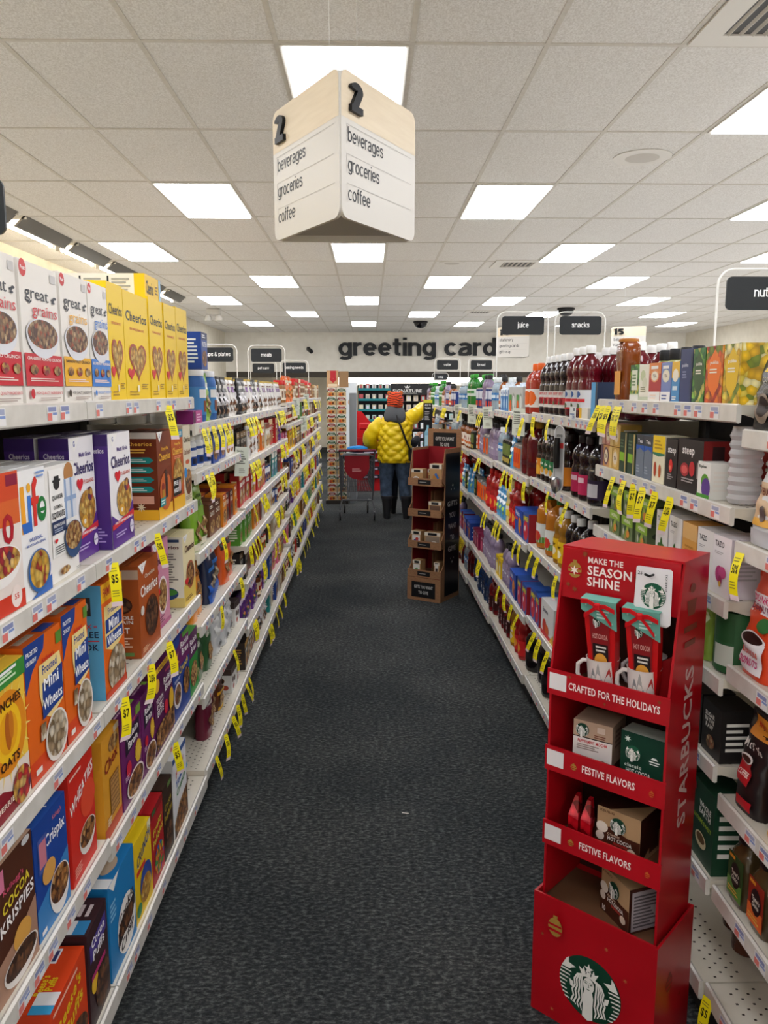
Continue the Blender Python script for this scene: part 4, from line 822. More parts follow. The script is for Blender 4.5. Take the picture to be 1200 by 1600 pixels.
D('or1', 'pouch', 'orange and black granola pouch', .15, .07, lambda: pouch('granola_pouch', .15, .25, .07, 'd85a24', [('r', 0, .66, 1, .92, '22201f'), ('t', 'K', .5, .79, .14, 'f0f0f0', .22), ('e', .5, .34, .34, .13, '*oats')], seal='22201f'))
D('wh1', 'pouch', 'silver-white oat pouch', .14, .07, lambda: pouch('granola_pouch', .14, .25, .07, 'c8cacc', [('r', .08, .3, .92, .8, 'e6e6e4'), ('r', .15, .66, .85, .74, '3a3a3c'), ('ln', .2, .36, .8, .6, 6, '8a8a8c'), ('r', .5, .06, .9, .2, '8a8c90')], seal='b0b2b4'))
D('or2', 'pouch', 'orange honey granola pouch', .13, .06, lambda: pouch('granola_pouch', .13, .23, .06, 'e08a24', [('e', .5, .4, .36, .18, '*oats'), ('t', 'HONEY', .5, .72, .08, '5a2a14', .7)], seal='c8701c'))
D('cn1', 'canister', 'blue and white powder canister', .10, .10, lambda: jar('powder_canister', .05, .12, 'e8e8ea', 'f2f2f0', '2a4f9a', [(.1, .5, .9, .85, 'f0f0f2'), (.2, .1, .8, .4, '1f2a4a')], .02))
D('cn2', 'canister', 'tall white and green shake canister', .11, .11, lambda: jar('powder_canister', .055, .2, 'eceae6', 'e0ddd6', 'e8e6e2', [(.1, .72, .9, .95, '4a5a5a'), (.1, .3, .9, .55, '3f8a3a'), (.25, .02, .75, .25, 'c8402c')], .025))
D('cn3', 'canister', 'blue meal shake canister', .1, .1, lambda: jar('powder_canister', .05, .19, '3a6ab0', 'e6e6ea', '4a8ac8', [(.1, .6, .9, .9, 'f0f0f0'), (.3, .1, .9, .5, '8a4a2a')], .02))
def bar(w, h, d, c, c2, c3, pic, txt='BARS'): return lambda: carton('snack_bar_box', w, h, d, c, [('r', 0, .8, 1, 1, c2), ('t', txt, .5, .68, .13, c3, .7), ('e', .5, .3, .38, .22, pic), ('ln', .1, .84, .7, .95, 2, c3)], side=[('ln', .15, .15, .85, .85, 7, c3)], flap=False)
for key, a in {'br1': ('brown oat bar box', .12, .14, .1, '6a4028', '4a2a1c', 'e8dcc8', '*oats', 'OATS'), 'br2': ('orange snack bar box', .1, .15, .08, 'd8801e', 'b8501c', 'f8ecd0', '*oats', 'CHEWY'), 'br3': ('dark red bar box', .11, .14, .08, '7a2018', '3a1410', 'f0d8c0', '*choco', 'FIBER'),
               'br4': ('blue protein bar box', .12, .15, .08, '2a4a9a', '1c2a5a', 'f0f0f4', '*flakes', 'PROTEIN'), 'br5': ('black nut bar box', .1, .16, .07, '24201f', '8a6a3a', 'f0ece4', '*grains', 'NUT'), 'br6': ('white fruit bar box', .11, .15, .08, 'e8e6e2', 'c8302c', '4a2a2a', '*fruit', 'FRUIT'),
               'br7': ('green organic bar box', .11, .14, .08, '5a9a34', '2f5a2a', 'f4f4e0', '*oats', 'OATS'), 'br8': ('yellow pancake mix box', .13, .19, .06, 'e8b81e', 'c8301e', '4a2012', '*oats', 'MIX'), 'br9': ('pink toaster pastry box', .12, .16, .07, 'd86a8a', '8a2a5a', 'fff0f4', '*fruit', 'TARTS')}.items():
    D(key, 'snack box', a[0], a[1], a[3], bar(*a[1:]))
D('sb1', 'pouch', 'black and silver snack pouch', .10, .05, lambda: pouch('snack_pouch', .10, .19, .05, '222023', [('r', .02, .3, .98, .62, 'd8d6d8'), ('e', .5, .2, .3, .12, '*grains'), ('r', .2, .72, .8, .8, 'e8e4dc')], seal='3a383a'))
D('sb2', 'pouch', 'white and brown nut pouch', .10, .05, lambda: pouch('snack_pouch', .10, .19, .05, 'dedad6', [('e', .5, .3, .36, .18, '*grains'), ('r', .15, .62, .85, .76, '7a4a8a'), ('r', .15, .8, .85, .84, '7a4a30')], seal='c8a83a'))
D('sb3', 'pouch', 'lime green snack pouch', .11, .05, lambda: pouch('snack_pouch', .11, .2, .05, '8ab82c', [('e', .5, .35, .38, .2, '*oats'), ('r', .15, .66, .85, .8, 'f0f4e0')], seal='6a9a24'))
D('sb4', 'pouch', 'orange chip bag', .13, .06, lambda: pouch('snack_pouch', .13, .22, .06, 'e8701e', [('e', .5, .38, .38, .2, '*rings'), ('r', .12, .66, .88, .84, 'f4e8c8')], seal='d85a14'))
D('sb5', 'pouch', 'red snack bag', .12, .06, lambda: pouch('snack_pouch', .12, .2, .06, 'c02a24', [('e', .5, .36, .36, .2, '*flakes'), ('r', .12, .66, .88, .82, 'f4e0c8')], seal='a01c1c'))
D('sb6', 'pouch', 'purple candy bag', .12, .06, lambda: pouch('snack_pouch', .12, .18, .06, '5a2a7a', [('e', .5, .36, .36, .2, '*rainbow'), ('r', .12, .66, .88, .82, 'f0e0f4')], seal='4a2068'))
D('jr1', 'jar', 'red-lidded nut jar', .085, .085, lambda: jar('nut_jar', .042, .15, '9a6a3c', 'c8201c', 'e8dcc8', [(.2, .2, .8, .8, '*grains')], .03))
D('jr2', 'jar', 'brown sauce jar', .08, .08, lambda: jar('sauce_jar', .04, .13, '6a3418g', '2a2a2a', 'e8d8b8', [(.2, .3, .8, .7, 'a8301c')], .015))
D('tin', 'can', 'small labelled food can', .075, .075, lambda: jar('food_can', .037, .1, 'b8b8bam', 'c0c0c2m', 'b8342a', [(.1, .55, .9, .9, 'f0e0c0'), (.25, .1, .75, .5, '*busyC')], .004, lab=(.04, .96)))
D('tin2', 'can', 'blue labelled food can', .075, .075, lambda: jar('food_can', .037, .11, 'b8b8bam', 'c0c0c2m', '2a4a8a', [(.1, .55, .9, .9, 'f0f0f0'), (.25, .1, .75, .5, '*busyA')], .004, lab=(.04, .96)))
def fillbox(w, h, d, base, c2, pic): return lambda: carton('grocery_box', w, h, d, base, [('r', 0, .78, 1, 1, c2), ('r', .15, .58, .85, .7, 'f0ece4'), ('e', .5, .3, .4, .24, pic)], side=[('ln', .15, .2, .85, .8, 6, c2)])
for key, a in {'fb1': ('brown biscuit box', .11, .17, .06, '8a5a34', 'd8b070', '*busyA'), 'fb2': ('blue grocery box', .12, .18, .06, '2f5aa0', 'e8e8f0', '*busyB'), 'fb3': ('green grocery box', .11, .17, .06, '4a8a3a', 'e8e0a0', '*busyC'),
               'fb4': ('red cake mix box', .13, .18, .05, 'b8282a', 'f0d8a8', '*busyA'), 'fb5': ('cream grocery box', .11, .16, .06, 'dcd2bc', '8a3a2a', '*busyA'), 'fb6': ('dark snack box', .12, .15, .07, '3a302c', 'c89a4a', '*busyA'), 'fb7': ('teal grocery box', .11, .17, .06, '2a8a8a', 'f0f0e8', '*busyB'), 'fb8': ('orange cracker box', .12, .19, .06, 'd8701e', 'f4e0b0', '*busyA')}.items():
    D(key, 'grocery box', a[0], a[1], a[3], fillbox(*a[1:]))
D('choc', 'chocolate box', 'white box of dark chocolates', .12, .08, lambda: carton('chocolate_box', .115, .125, .08, 'e4e2de', [('r', 0, .74, 1, 1, '4a3a34'), ('e', .3, .5, .14, .12, '*choco'), ('e', .66, .46, .16, .12, '*choco'), ('e', .4, .2, .16, .1, 'b84a3a')], side=[('e', .35, .5, .2, .12, '*choco'), ('e', .6, .22, .2, .1, 'b84a3a'), ('r', 0, .74, 1, 1, '4a3a34')], topcol='3a2a2a'))
def rowfill(side, info, li, y0, y1, keys, setback=.02, gap=.006, run=(1, 4), back=0, seed=0, lift=0):
    q = random.Random(seed * 31 + li); y = y0
    nxt = info[2][li + 1] - info[2][li] - .03 if li + 1 < len(info[2]) else 1
    while y < y1 - .04:
        key = q.choice(keys); proto_dims = DEFS[key]
        n = q.randint(*run)
        for _ in range(n):
            w = proto_dims[3]
            if y + w > y1: break
            if hgt(key) > nxt: break
            place(key, side, info, li, y + w / 2, setback + q.uniform(0, .02), q.uniform(-.06, .06))
            if back: [place(key, side, info, li, y + w / 2, setback + .03, 0, b_ + 1) for b_ in range(back)]
            y += w + gap
        if q.random() < .12: y += .05
        if all(hgt(k_) > nxt for k_ in keys): break
HG = {}
def hgt(key):
    if key not in HG:
        o = proto(key); HG[key] = max([v.co.z for v in o.data.vertices] + [v.co.z for c in o.children for v in c.data.vertices])
    return HG[key]
B2 = LBAYS[2]
place('bn1', -1, LBAYS[1], 0, 2.855, .05); place('bn3', -1, LBAYS[1], 0, 2.962, .11)
for li, row in {0: [('bn2', 3.38, .05), ('bn2', 3.53, .07), ('bn3', 3.69, .06), ('choc', 3.92, .04), ('choc', 4.045, .04)],
                1: [('gr2', 3.12, .05), ('gr2', 3.27, .06), ('gr2', 3.41, .05), ('wh1', 3.62, .05), ('wh1', 3.77, .04), ('wh1', 3.93, .05), ('choc', 4.08, .04)],
                2: [('or2', 3.11, .04), ('or2', 3.25, .05), ('bl1', 3.44, .03), ('bl1', 3.6, .05), ('or1', 3.79, .03), ('or1', 3.96, .04)],
                3: [('gr1', 3.12, .02), ('gr1', 3.27, .03), ('br1', 3.45, .03), ('br1', 3.58, .03), ('br2', 3.7, .02), ('br3', 3.82, .03), ('br3', 3.945, .03), ('br2', 4.07, .03)],
                5: [('lyp', 3.12, .008), ('cn2', 3.11, .075), ('cn2', 3.235, .075), ('cn3', 3.345, .02), ('sb3', 3.46, .03), ('cn3', 3.575, .02), ('sb1', 3.69, .03), ('sb1', 3.8, .03), ('sb1', 3.91, .03), ('sb2', 4.02, .03), ('sb2', 4.125, .03)]}.items():
    for k, y, sb in row:
        place(k, -1, B2, li, y, sb, R.uniform(-.05, .05))
        if li >= 3:
            for b_ in (() if k == 'lyp' else (1, 2)) if li == 5 else (1,): place(k, -1, B2, li, y, sb + .015, 0, b_)
rowfill(-1, B2, 4, 3.05, 4.16, ['br6', 'cn1', 'br4', 'br5', 'br2'], seed=3, back=1)
for (k, y, z) in (('br7', 3.2, .232), ('br4', 3.4, .22)): place(k, -1, B2, 5, y, .08 if y < 3.3 else .03, 0, 0, z - .0065, 'on the canisters')
FILL = [['br1', 'br2', 'br3', 'br4', 'br5', 'br6', 'br7'], ['br5', 'br3', 'sb2', 'br9', 'br8', 'fb1'], ['fb1', 'fb2', 'fb4', 'fb5', 'fb6', 'fb8'], ['sb1', 'sb2', 'sb4', 'sb5', 'fb6', 'jr2'], ['fb3', 'fb5', 'tin', 'tin2', 'jr2', 'fb7'], ['tin', 'fb6', 'jr1', 'fb4', 'sb6'], ['sb2', 'sb1', 'jr1', 'sb3']]
TOP = {3: ['sb1', 'sb2', 'sb1', 'sb2'], 4: ['sb2', 'sb2', 'sb3'], 5: ['jr1', 'sb4', 'sb3'], 6: ['jr1', 'jr1', 'fb4'], 7: ['fb4', 'sb5', 'jr1'], 8: ['fb1', 'jr1', 'fb5']}
for bi in range(3, 9):
    info = LBAYS[bi]
    for li in range(len(info[2])):
        keys = TOP[bi] if li == len(info[2]) - 1 else FILL[(li * 2 + bi) % 6] + FILL[(li + bi * 3) % 6]
        rowfill(-1, info, li, info[0] + .02, info[1] - .02, keys, .025, .008, (1, 4), (2 if li == len(info[2]) - 1 else 1) if bi < 5 else 0, bi * 10 + 1)

# ================================================================== DRINKS-SIDE PRODUCTS
def tea(w, h, d, base, front, side=(), name='tea_box'): return lambda: carton(name, w, h, d, base, front, side or [('ln', .15, .2, .85, .8, 5, 'e8e4dc')])
def twin(c, c2, c3): return [('e', .5, .66, .36, .16, c3), ('e', .5, .66, .28, .12, 'f0e6d4'), ('t', 'TEA', .5, .66, .07, '4a3a3a', .3), ('r', 0, 0, 1, .26, c2), ('ln', .15, .05, .85, .2, 2, c), ('r', .2, .84, .8, .92, 'f4f0ea')]
D('tlg', 'tea box', 'pale green leaf tea box', .088, .06, tea(.085, .118, .06, 'd0dcc0', [('r', 0, .2, 1, 1, '*leafG'), ('r', .18, .3, .82, .85, 'e6ead8'), ('ln', .25, .4, .75, .75, 4, '6a8a5a'), ('r', 0, 0, 1, .16, 'f0f0ea')]))
D('twf', 'tea box', 'white floral tea box', .088, .06, tea(.085, .116, .06, 'ece8da', [('e', .4, .7, .25, .15, 'c8d0a8'), ('e', .6, .5, .25, .15, 'd8d8c0'), ('ln', .2, .25, .8, .4, 3, '8a8a6a'), ('r', 0, 0, 1, .12, 'c8d0b8')]))
D('trd', 'tea box', 'red and orange tea box', .1, .06, tea(.097, .118, .06, 'b83a3c', [('r', 0, .72, 1, 1, 'e08a4a')] + twin('f0d8c8', 'f0ece8', 'e8a070')))
D('tbl', 'tea box', 'lavender blue tea box', .082, .06, tea(.08, .116, .06, '7a8ac0', twin('5a6aa0', 'f0eef0', 'e8e4c8')))
D('tlb', 'tea box', 'sky blue and yellow tea box', .06, .06, tea(.058, .116, .06, '4a90c8', [('r', 0, .6, 1, 1, 'e8b83a'), ('e', .5, .66, .36, .16, 'f0e8d8'), ('ln', .15, .05, .85, .16, 2, 'f0f0f0'), ('r', .2, .3, .8, .4, 'd8e8f4')]))
def pukka(c, c2, mid): return [('r', 0, 0, 1, 1, c), ('p', [(.5, .94), (.92, .68), (.8, .3), (.5, .12), (.2, .3), (.08, .68)], mid), ('t', 'pukka', .5, .72, .055, 'f0ece0', .5), ('ln', .25, .52, .75, .62, 2, 'f0e8d8')]
D('pnv', 'tea box', 'navy blue tea box', .082, .07, tea(.08, .148, .07, '34406e', [('t', 'pukka', .4, .7, .06, 'c8cce0', .5), ('ln', .2, .45, .6, .6, 3, '8a92b8'), ('r', .86, 0, 1, 1, '*leafN')], [('r', 0, 0, 1, 1, '*leafN')]))
D('pgr', 'tea box', 'green leaf-patterned tea box', .08, .07, tea(.078, .145, .07, '4a8a3a', pukka('*leafG', '', '3c5a34'), [('r', 0, 0, 1, 1, '*leafG')]))
D('por', 'tea box', 'orange leaf-patterned tea box', .104, .07, tea(.1, .146, .07, 'e87a1e', pukka('*leafO', '', 'ee7a2c'), [('r', 0, 0, 1, 1, '*leafO')]))
D('pyl', 'tea box', 'yellow blossom tea box', .09, .09, tea(.088, .146, .09, 'e2b81e', pukka('*leafY', '', 'e4bc2a'), [('r', 0, 0, 1, 1, '*leafY')]))
D('jug', 'bottle', 'tall amber squeeze bottle', .1, .07, lambda: amber())
def amber():
    b = MB(); rings = []
    for z, w, d in ((0, .046, .03), (.01, .05, .034), (.05, .05, .034), (.085, .038, .028), (.12, .049, .033), (.16, .05, .034), (.185, .048, .032), (.198, .036, .026), (.2, .03, .022)):
        rings.append([(w * math.copysign(abs(math.cos(a)) ** .5, math.cos(a)), .034 + d * math.copysign(abs(math.sin(a)) ** .5, math.sin(a)), z) for a in [2 * PI * i / 24 for i in range(24)]])
    b.loft(rings, '7a3a12g'); o = b.build('syrup_bottle', sharp=50)
    l = MB(); l.box(-.03, -.0015, .02, .03, .0, .1, 'e8a03a'); l.build('label', o)
    c = MB(); c.lathe([(.034, .199), (.034, .207), (.03, .21)], 'a86a2a', 18, cy=.034); c.build('cap', o)
    return o
D('blk', 'bottle', 'tea bottle with black cap', .07, .07, lambda: shift_front(bottle('tea_bottle', pet(.034, .150, False), '8a8a5ag', '1c1c1e', .022, 'e0e0d0', (.1, .6), [('r', .3, .3, .7, .8, '6a8a5a')]), .034))
def mini(c, c2): return tea(.108, .078, .075, c, [('e', .62, .5, .28, .42, c2), ('e', .62, .5, .2, .3, 'ecdcc0'), ('r', 0, 0, .3, 1, c2), ('t', 'TEA', .62, .5, .16, '5a3a2a', .2)])
D('mpk', 'tea box', 'small dusty pink tea box', .112, .075, mini('b87a70', 'd8a898')); D('mtn', 'tea box', 'small tan tea box', .112, .075, mini('c8925a', '6a4a5a')); D('mgd', 'tea box', 'small gold tea box', .112, .075, mini('c8a050', 'e0c07a'))
D('dgn', 'tea box', 'dark green tea box with lime label', .084, .07, tea(.082, .135, .07, '24402f', [('r', .72, 0, .86, 1, 'c8b070'), ('r', .05, .28, .68, .5, '8ac02c'), ('ln', .1, .6, .6, .85, 3, '5a7a5a')], [('r', 0, 0, 1, 1, '1c2a22'), ('r', .4, 0, .6, 1, 'b8a868')]))
D('gbl', 'tea box', 'grey-blue tea box', .074, .07, tea(.072, .137, .07, '6f7a8a', [('r', 0, .74, 1, 1, '3a3e46'), ('t', 'Tea', .5, .86, .08, 'e8e8ea', .6), ('p', [(0, .62), (.5, .7), (1, .62), (1, .76), (0, .76)], '2a5ab0'), ('ln', .15, .1, .6, .3, 3, '9aa4b4')]))
D('crm', 'tea box', 'yellow-topped cream tea box', .108, .07, tea(.104, .143, .07, 'e8e0c4', [('r', 0, .62, 1, 1, 'f0cc1e'), ('p', [(0, .6), (.5, .56), (1, .6), (1, .64), (0, .64)], '2f7a5a'), ('ln', .15, .7, .85, .92, 3, 'b8901a'), ('e', .25, .28, .1, .16, 'b8482c'), ('e', .65, .26, .1, .14, 'c8602c')]))
D('stp', 'tea box', 'black tea box with red berry', .09, .07, tea(.086, .14, .07, '262022', [('t', 'steep', .55, .78, .13, 'e8e4e2', .7), ('e', .5, .44, .16, .14, 'd8302c'), ('e', .46, .4, .06, .05, 'f08a6a'), ('ln', .25, .15, .75, .28, 3, 'a8a0a0')]))
D('stb', 'tea box', 'wide black pomegranate tea box', .175, .08, tea(.172, .146, .08, '241e20', [('t', 'steep', .42, .8, .15, 'e8e4e2', .5), ('e', .3, .42, .17, .13, 'a82a34'), ('e', .3, .42, .12, .08, 'd85a5a'), ('e', .6, .46, .11, .14, 'c02a34'), ('ln', .2, .18, .7, .28, 2, 'a8a0a0'), ('r', .8, .3, .92, .6, '8a8280')], [('r', 0, 0, 1, 1, '7a1c1c'), ('r', .3, .1, .7, .9, '2a1618')]))
D('pur', 'tea box', 'small white and purple tea box', .08, .06, tea(.078, .095, .06, 'e8e8e2', [('e', .6, .48, .3, .2, '5a9a2c'), ('e', .7, .3, .34, .28, '5a3a8a'), ('t', 'Bigelow', .4, .88, .08, '3a3a3a', .6), ('r', 0, 0, 1, .12, '4a9a34')]))
D('rdb', 'tea box', 'dark red slatted tea box', .09, .07, tea(.088, .135, .07, '9a2c24', [('r', .2, .1, .36, .9, '2a1614'), ('r', .5, .1, .66, .9, '2a1614')]))
D('cel', 'tea box', 'small green herbal tea box', .12, .08, tea(.116, .083, .08, '6a7a52', [('r', 0, .62, 1, 1, '8ab03a'), ('t', 'HERBAL', .5, .8, .13, 'f0f0d8', .6), ('e', .5, .34, .34, .28, '*busyC'), ('e', .62, .3, .14, .16, 'd88a3a')], [('r', 0, 0, 1, 1, '5c6a48'), ('e', .5, .6, .3, .14, '2f3a2a')]))
D('taz', 'tea box', 'white botanical tea box', .1, .08, tea(.098, .15, .08, 'e6e0de', [('tl', 'TAZO', .12, .84, .09, '4a4648', .5), ('ln', .12, .66, .5, .72, 2, 'b8b0b0'), ('e', .5, .32, .1, .16, '3f6a2f'), ('e', .36, .3, .14, .06, '4a7a34'), ('e', .64, .3, .14, .06, '4a7a34'), ('e', .5, .24, .06, .12, '2f5a28')], [('r', 0, 0, 1, 1, 'd8d2d4'), ('ln', .2, .3, .8, .7, 6, 'b0a8ac')]))
D('tzp', 'tea box', 'white tea box with pink orchid', .1, .09, tea(.098, .15, .09, 'e8e0e2', [('tl', 'TAZO', .12, .86, .09, '4a4648', .5), ('ln', .12, .68, .6, .74, 2, 'b8b0b0'), ('e', .42, .36, .2, .14, 'c03a7a'), ('e', .6, .4, .2, .1, 'd0508a'), ('e', .5, .26, .1, .08, 'a82a62'), ('e', .5, .2, .06, .05, 'e0b03a')], [('r', 0, 0, 1, 1, 'd2c8d0'), ('ln', .2, .3, .8, .7, 6, 'b0a8ac')]))
D('tzo', 'tea box', 'pale orange tea box', .1, .08, tea(.098, .148, .08, 'd89a4a', [('r', 0, .7, 1, 1, 'e0b070'), ('ln', .2, .3, .8, .6, 4, 'b87a2c')]))
D('raw', 'sugar box', 'black raw sugar box', .11, .09, tea(.106, .138, .09, '221f1e', [('t', 'SUGAR', .4, .76, .08, 'e8e4dc', .5), ('t', 'IN THE', .4, .65, .08, 'e8e4dc', .5), ('t', 'RAW', .4, .54, .08, 'e8e4dc', .4), ('e', .5, .26, .22, .13, '*grains')], name='sugar_box'))
D('whe2', 'sweetener box', 'dark green sweetener box', .15, .09, tea(.146, .215, .09, '1c3f2c', [('t', 'WHOLE', .62, .74, .07, 'f0f0e8', .5), ('t', 'EARTH', .62, .65, .07, 'f0f0e8', .5), ('t', 'NATURE SWEET', .52, .52, .05, 'a8c03a', .8), ('e', .5, .28, .24, .1, 'd8c8a0'), ('e', .5, .3, .18, .06, '6a4a2a'), ('r', 0, .84, .2, .94, 'a82a3a')], name='sweetener_box'))
D('can', 'canister', 'dark green creamer canister', .11, .11, lambda: jar('creamer_canister', .056, .165, '2a5a34', '24402c', '2f5f38', [(.5, .5, .95, .9, '2a5632'), (.5, .1, .95, .45, 'c8d0c4'), (.05, .05, .3, .5, '8a9a3a')], .008, lab=(.04, .97)))
D('lim', 'pouch', 'lime green sweetener pouch', .1, .06, lambda: pouch('sweetener_pouch', .1, .16, .06, '9ab84a', [('e', .5, .3, .36, .2, 'e8e8d8'), ('r', .15, .6, .85, .8, 'd8e0b0')], seal='8aa83a'))
D('brb', 'bottle', 'brown syrup bottle', .08, .08, lambda: shift_front(bottle('syrup_bottle', pet(.038, .2), '4a2010g', 'd8c8a8', .02, 'c8a888', (.3, .55)), .038))
# coffee
def cof(w, h, c, art_, seal, clip=None, tilt=.03): return lambda: pouch('coffee_bag', w, h, .08, c, art_, seal=seal, clip=clip, tilt=tilt)
D('cfb', 'coffee bag', 'glossy black coffee bag', .12, .08, cof(.118, .215, '*foil', [('r', .3, .62, .7, .68, 'c8a83a'), ('t', 'COFFEE', .5, .54, .05, 'd8d0c0', .6), ('e', .5, .24, .3, .16, '8a7a6a'), ('e', .5, .26, .22, .11, '2a1a14')], '2a282a'))
D('cfw', 'coffee bag', 'cream-silver coffee bag with green emblem', .13, .08, cof(.128, .205, 'd2d0d0', [('r', 0, .3, 1, .72, 'c8a884'), ('r', 0, .24, 1, .32, 'd8a03a'), ('e', .3, .84, .14, None, '1e5c40'), ('t', 'VERANDA', .5, .62, .08, '7a4030', .7), ('e', .5, .38, .12, .09, '5a4a4a'), ('r', .1, .02, .9, .2, 'c0c0c4')], 'b8b8bc'))
D('cfd', 'coffee bag', 'orange and white doughnut shop coffee bag', .13, .08, cof(.128, .245, 'd8431c', [('r', 0, .62, 1, .8, 'ece6e6'), ('t', 'DUNKIN', .5, .755, .06, 'd2306a', .8), ('t', 'DONUTS', .5, .675, .06, '7a2a4a', .8), ('e', .78, .54, .2, .07, '2f6a34'), ('r', .08, .06, .92, .36, 'e2dee0'), ('e', .5, .38, .42, .07, 'e8e4e4'), ('e', .5, .385, .36, .05, '2a1410'), ('t', 'DUNKIN', .5, .25, .06, 'd8401c', .66), ('t', 'DONUTS', .5, .16, .06, 'c02a6a', .66)], 'c8401c', '1c1a1a'))
D('cfm', 'coffee bag', 'black and red cafe coffee bag', .12, .08, cof(.118, .24, '231a1a', [('r', .2, .78, .95, .98, 'd88a2c'), ('t', 'FREE', .55, .9, .05, 'c8301c', .4), ('t', 'McCafe', .5, .68, .08, 'f0ece6', .8), ('r', .2, .3, .72, .54, 'b81c24'), ('e', .46, .55, .26, .045, 'd8d0cc'), ('e', .46, .55, .21, .03, '3a1c14'), ('t', 'COFFEE', .46, .4, .05, 'f0d8d0', .4), ('r', .3, .06, .9, .16, 'c0202a')], '2a2020'))
D('cfy', 'coffee bag', 'yellow coffee bag', .12, .08, cof(.118, .225, 'e0a41e', [('t', 'GEVALIA', .5, .82, .06, '2a1c14', .8), ('e', .5, .56, .34, .16, '2a1614'), ('e', .52, .48, .26, .1, '8a2024'), ('ln', .2, .14, .8, .3, 3, '5a3a14')], 'c82a34'))
D('cfk', 'coffee bag', 'plain dark coffee bag', .11, .08, cof(.108, .2, '1e1a1a', [('ln', .2, .1, .8, .4, 7, '6a6462')], '1c1818'))
def tcj(c1, c2):
    def f():
        b = MB(); rings = []
        for z, s_ in ((0, .9), (.006, 1), (.13, 1), (.142, .86), (.15, .74), (.165, .74)):
            rings.append([(.042 * s_ * math.copysign(abs(math.cos(a)) ** .55, math.cos(a)), .042 + .042 * s_ * math.copysign(abs(math.sin(a)) ** .55, math.sin(a)), z) for a in [2 * PI * i / 24 for i in range(24)]])
        b.loft(rings, '4a3a22g'); o = b.build('coffee_jar', sharp=50)
        c = MB(); c.lathe([(.034, .163), (.036, .168), (.036, .195), (.032, .2)], '1c1a1a', 20, cy=.042); c.build('lid', o)
        l = MB(); l.box(-.036, -.0015, .02, .036, 0, .128, c1); F = Face((-.036, -.0017, .02), (1, 0, 0), (0, 0, 1), .072, .108)
        art(l, F, [('r', 0, 0, 1, .4, c2), ('e', .55, .55, .34, .3, '1a1616'), ('t', "Taster's", .55, .6, .1, 'e8e0d0', .5), ('t', 'Choice', .55, .47, .1, 'e8e0d0', .44), ('r', .1, .9, .5, .98, 'd88a2c'), ('ln', .1, .08, .9, .22, 2, 'e0b04a')]); l.build('label', o)
        return o
    return f
D('tcg', 'jar', 'instant coffee jar with green label', .095, .09, tcj('2f4a24', '5a8a3a')); D('tco', 'jar', 'instant coffee jar with orange label', .095, .09, tcj('8a2a1c', 'd8642c'))
# bottles
def jb(r, h, body, cap, lab_, arts, lr=(.2, .5), caph=.02, waist=True): return lambda: shift_front(bottle('juice_bottle', pet(r, h, waist), body, cap, caph, lab_, lr, arts), r)
CH = [('r', 0, .2, 1, .62, 'c8303a'), ('t', 'CHERRY', .5, .86, .16, 'c8202c', .6), ('e', .3, .4, .14, .2, '8a1420'), ('e', .64, .4, .14, .2, '8a1420'), ('e', .5, .3, .1, .12, '4a6a3a')]
D('jck', 'bottle', 'dark cherry juice bottle', .1, .1, jb(.048, .27, '1c0a0eg', 'ececea', 'e0dcd8', CH, (.13, .42)))
D('jcr', 'bottle', 'red cranberry juice bottle', .1, .1, jb(.048, .285, '5c0c18g', 'f0f0ee', 'dcdfe4', [('e', .5, .78, .2, .16, '2f5a9a'), ('r', .1, .4, .9, .56, 'd2303a'), ('e', .5, .2, .16, .14, '3a5a34'), ('r', 0, 0, 1, .1, 'c8202c')], (.12, .42)))
D('jor', 'bottle', 'red vegetable juice bottle with orange cap', .115, .115, jb(.056, .25, '9a2a18g', 'e0601c', 'e8e2dc', [('e', .6, .5, .36, .4, 'e0641e'), ('t', 'V8', .35, .7, .2, '2f5a34', .3)], (.16, .55), .025, False))
D('jgr', 'bottle', 'dark juice bottle with green label', .09, .09, jb(.043, .25, '160c10g', 'e8e8e6', '2f7a4a', [('r', 0, .0, 1, .36, 'd8d8d4'), ('e', .3, .3, .14, .2, 'c83a2a'), ('e', .66, .3, .14, .2, 'd8a03a'), ('t', 'apple', .5, .74, .18, 'f0f4e8', .5)], (.14, .46)))
D('jog', 'bottle', 'dark juice bottle with orange label', .09, .09, jb(.043, .24, '24100cg', '2a2222', 'e08a24', [('e', .6, .3, .26, .3, 'f0b43a'), ('r', .1, .7, .6, .85, 'f4e4c8')], (.1, .46)))
D('jpk', 'bottle', 'dark juice bottle with pink label', .1, .1, jb(.046, .25, '1e0a12g', '2a1c20', 'c02a5a', [('r', .15, .6, .85, .85, 'e8c8d4'), ('ln', .2, .1, .8, .5, 4, 'e8a0b8')], (.1, .44)))
D('jpp', 'bottle', 'large black grape juice bottle', .12, .12, jb(.058, .26, '0e080eg', 'e6e6e8', '2a1c3a', [('r', .5, .1, .95, .8, 'c0bcc4'), ('e', .22, .5, .16, .3, 'c87a3a')], (.1, .4)))
D('jap', 'jug', 'big amber apple juice jug', .15, .15, lambda: shift_front(jughandle(bottle('juice_jug', pet(.072, .27, False), 'b06a1ag', '2f7a34', .03, 'd8dcd8', (.12, .5), [('r', 0, 0, 1, .3, '5a8a3a'), ('e', .6, .35, .2, .26, 'c8382c'), ('e', .35, .3, .18, .22, 'd8c04a')]), .072, 'b06a1ag'), .072))
def jughandle(o, r, k):
    b = MB(); b.tube([(r * .5, -r * .2, .235), (r * 1.05, -r * .2, .225), (r * 1.12, -r * .2, .18), (r * .95, -r * .2, .15)], .009, k, 8); b.build('handle', o); return o
D('jye', 'bottle', 'amber juice bottle with yellow label', .09, .09, jb(.043, .25, '9a6a1ag', 'e0e0dc', 'e8bc1e', [('e', .5, .4, .3, .2, 'f0e4c0'), ('t', 'cider', .5, .75, .16, '4a2a14', .5)], (.1, .5)))
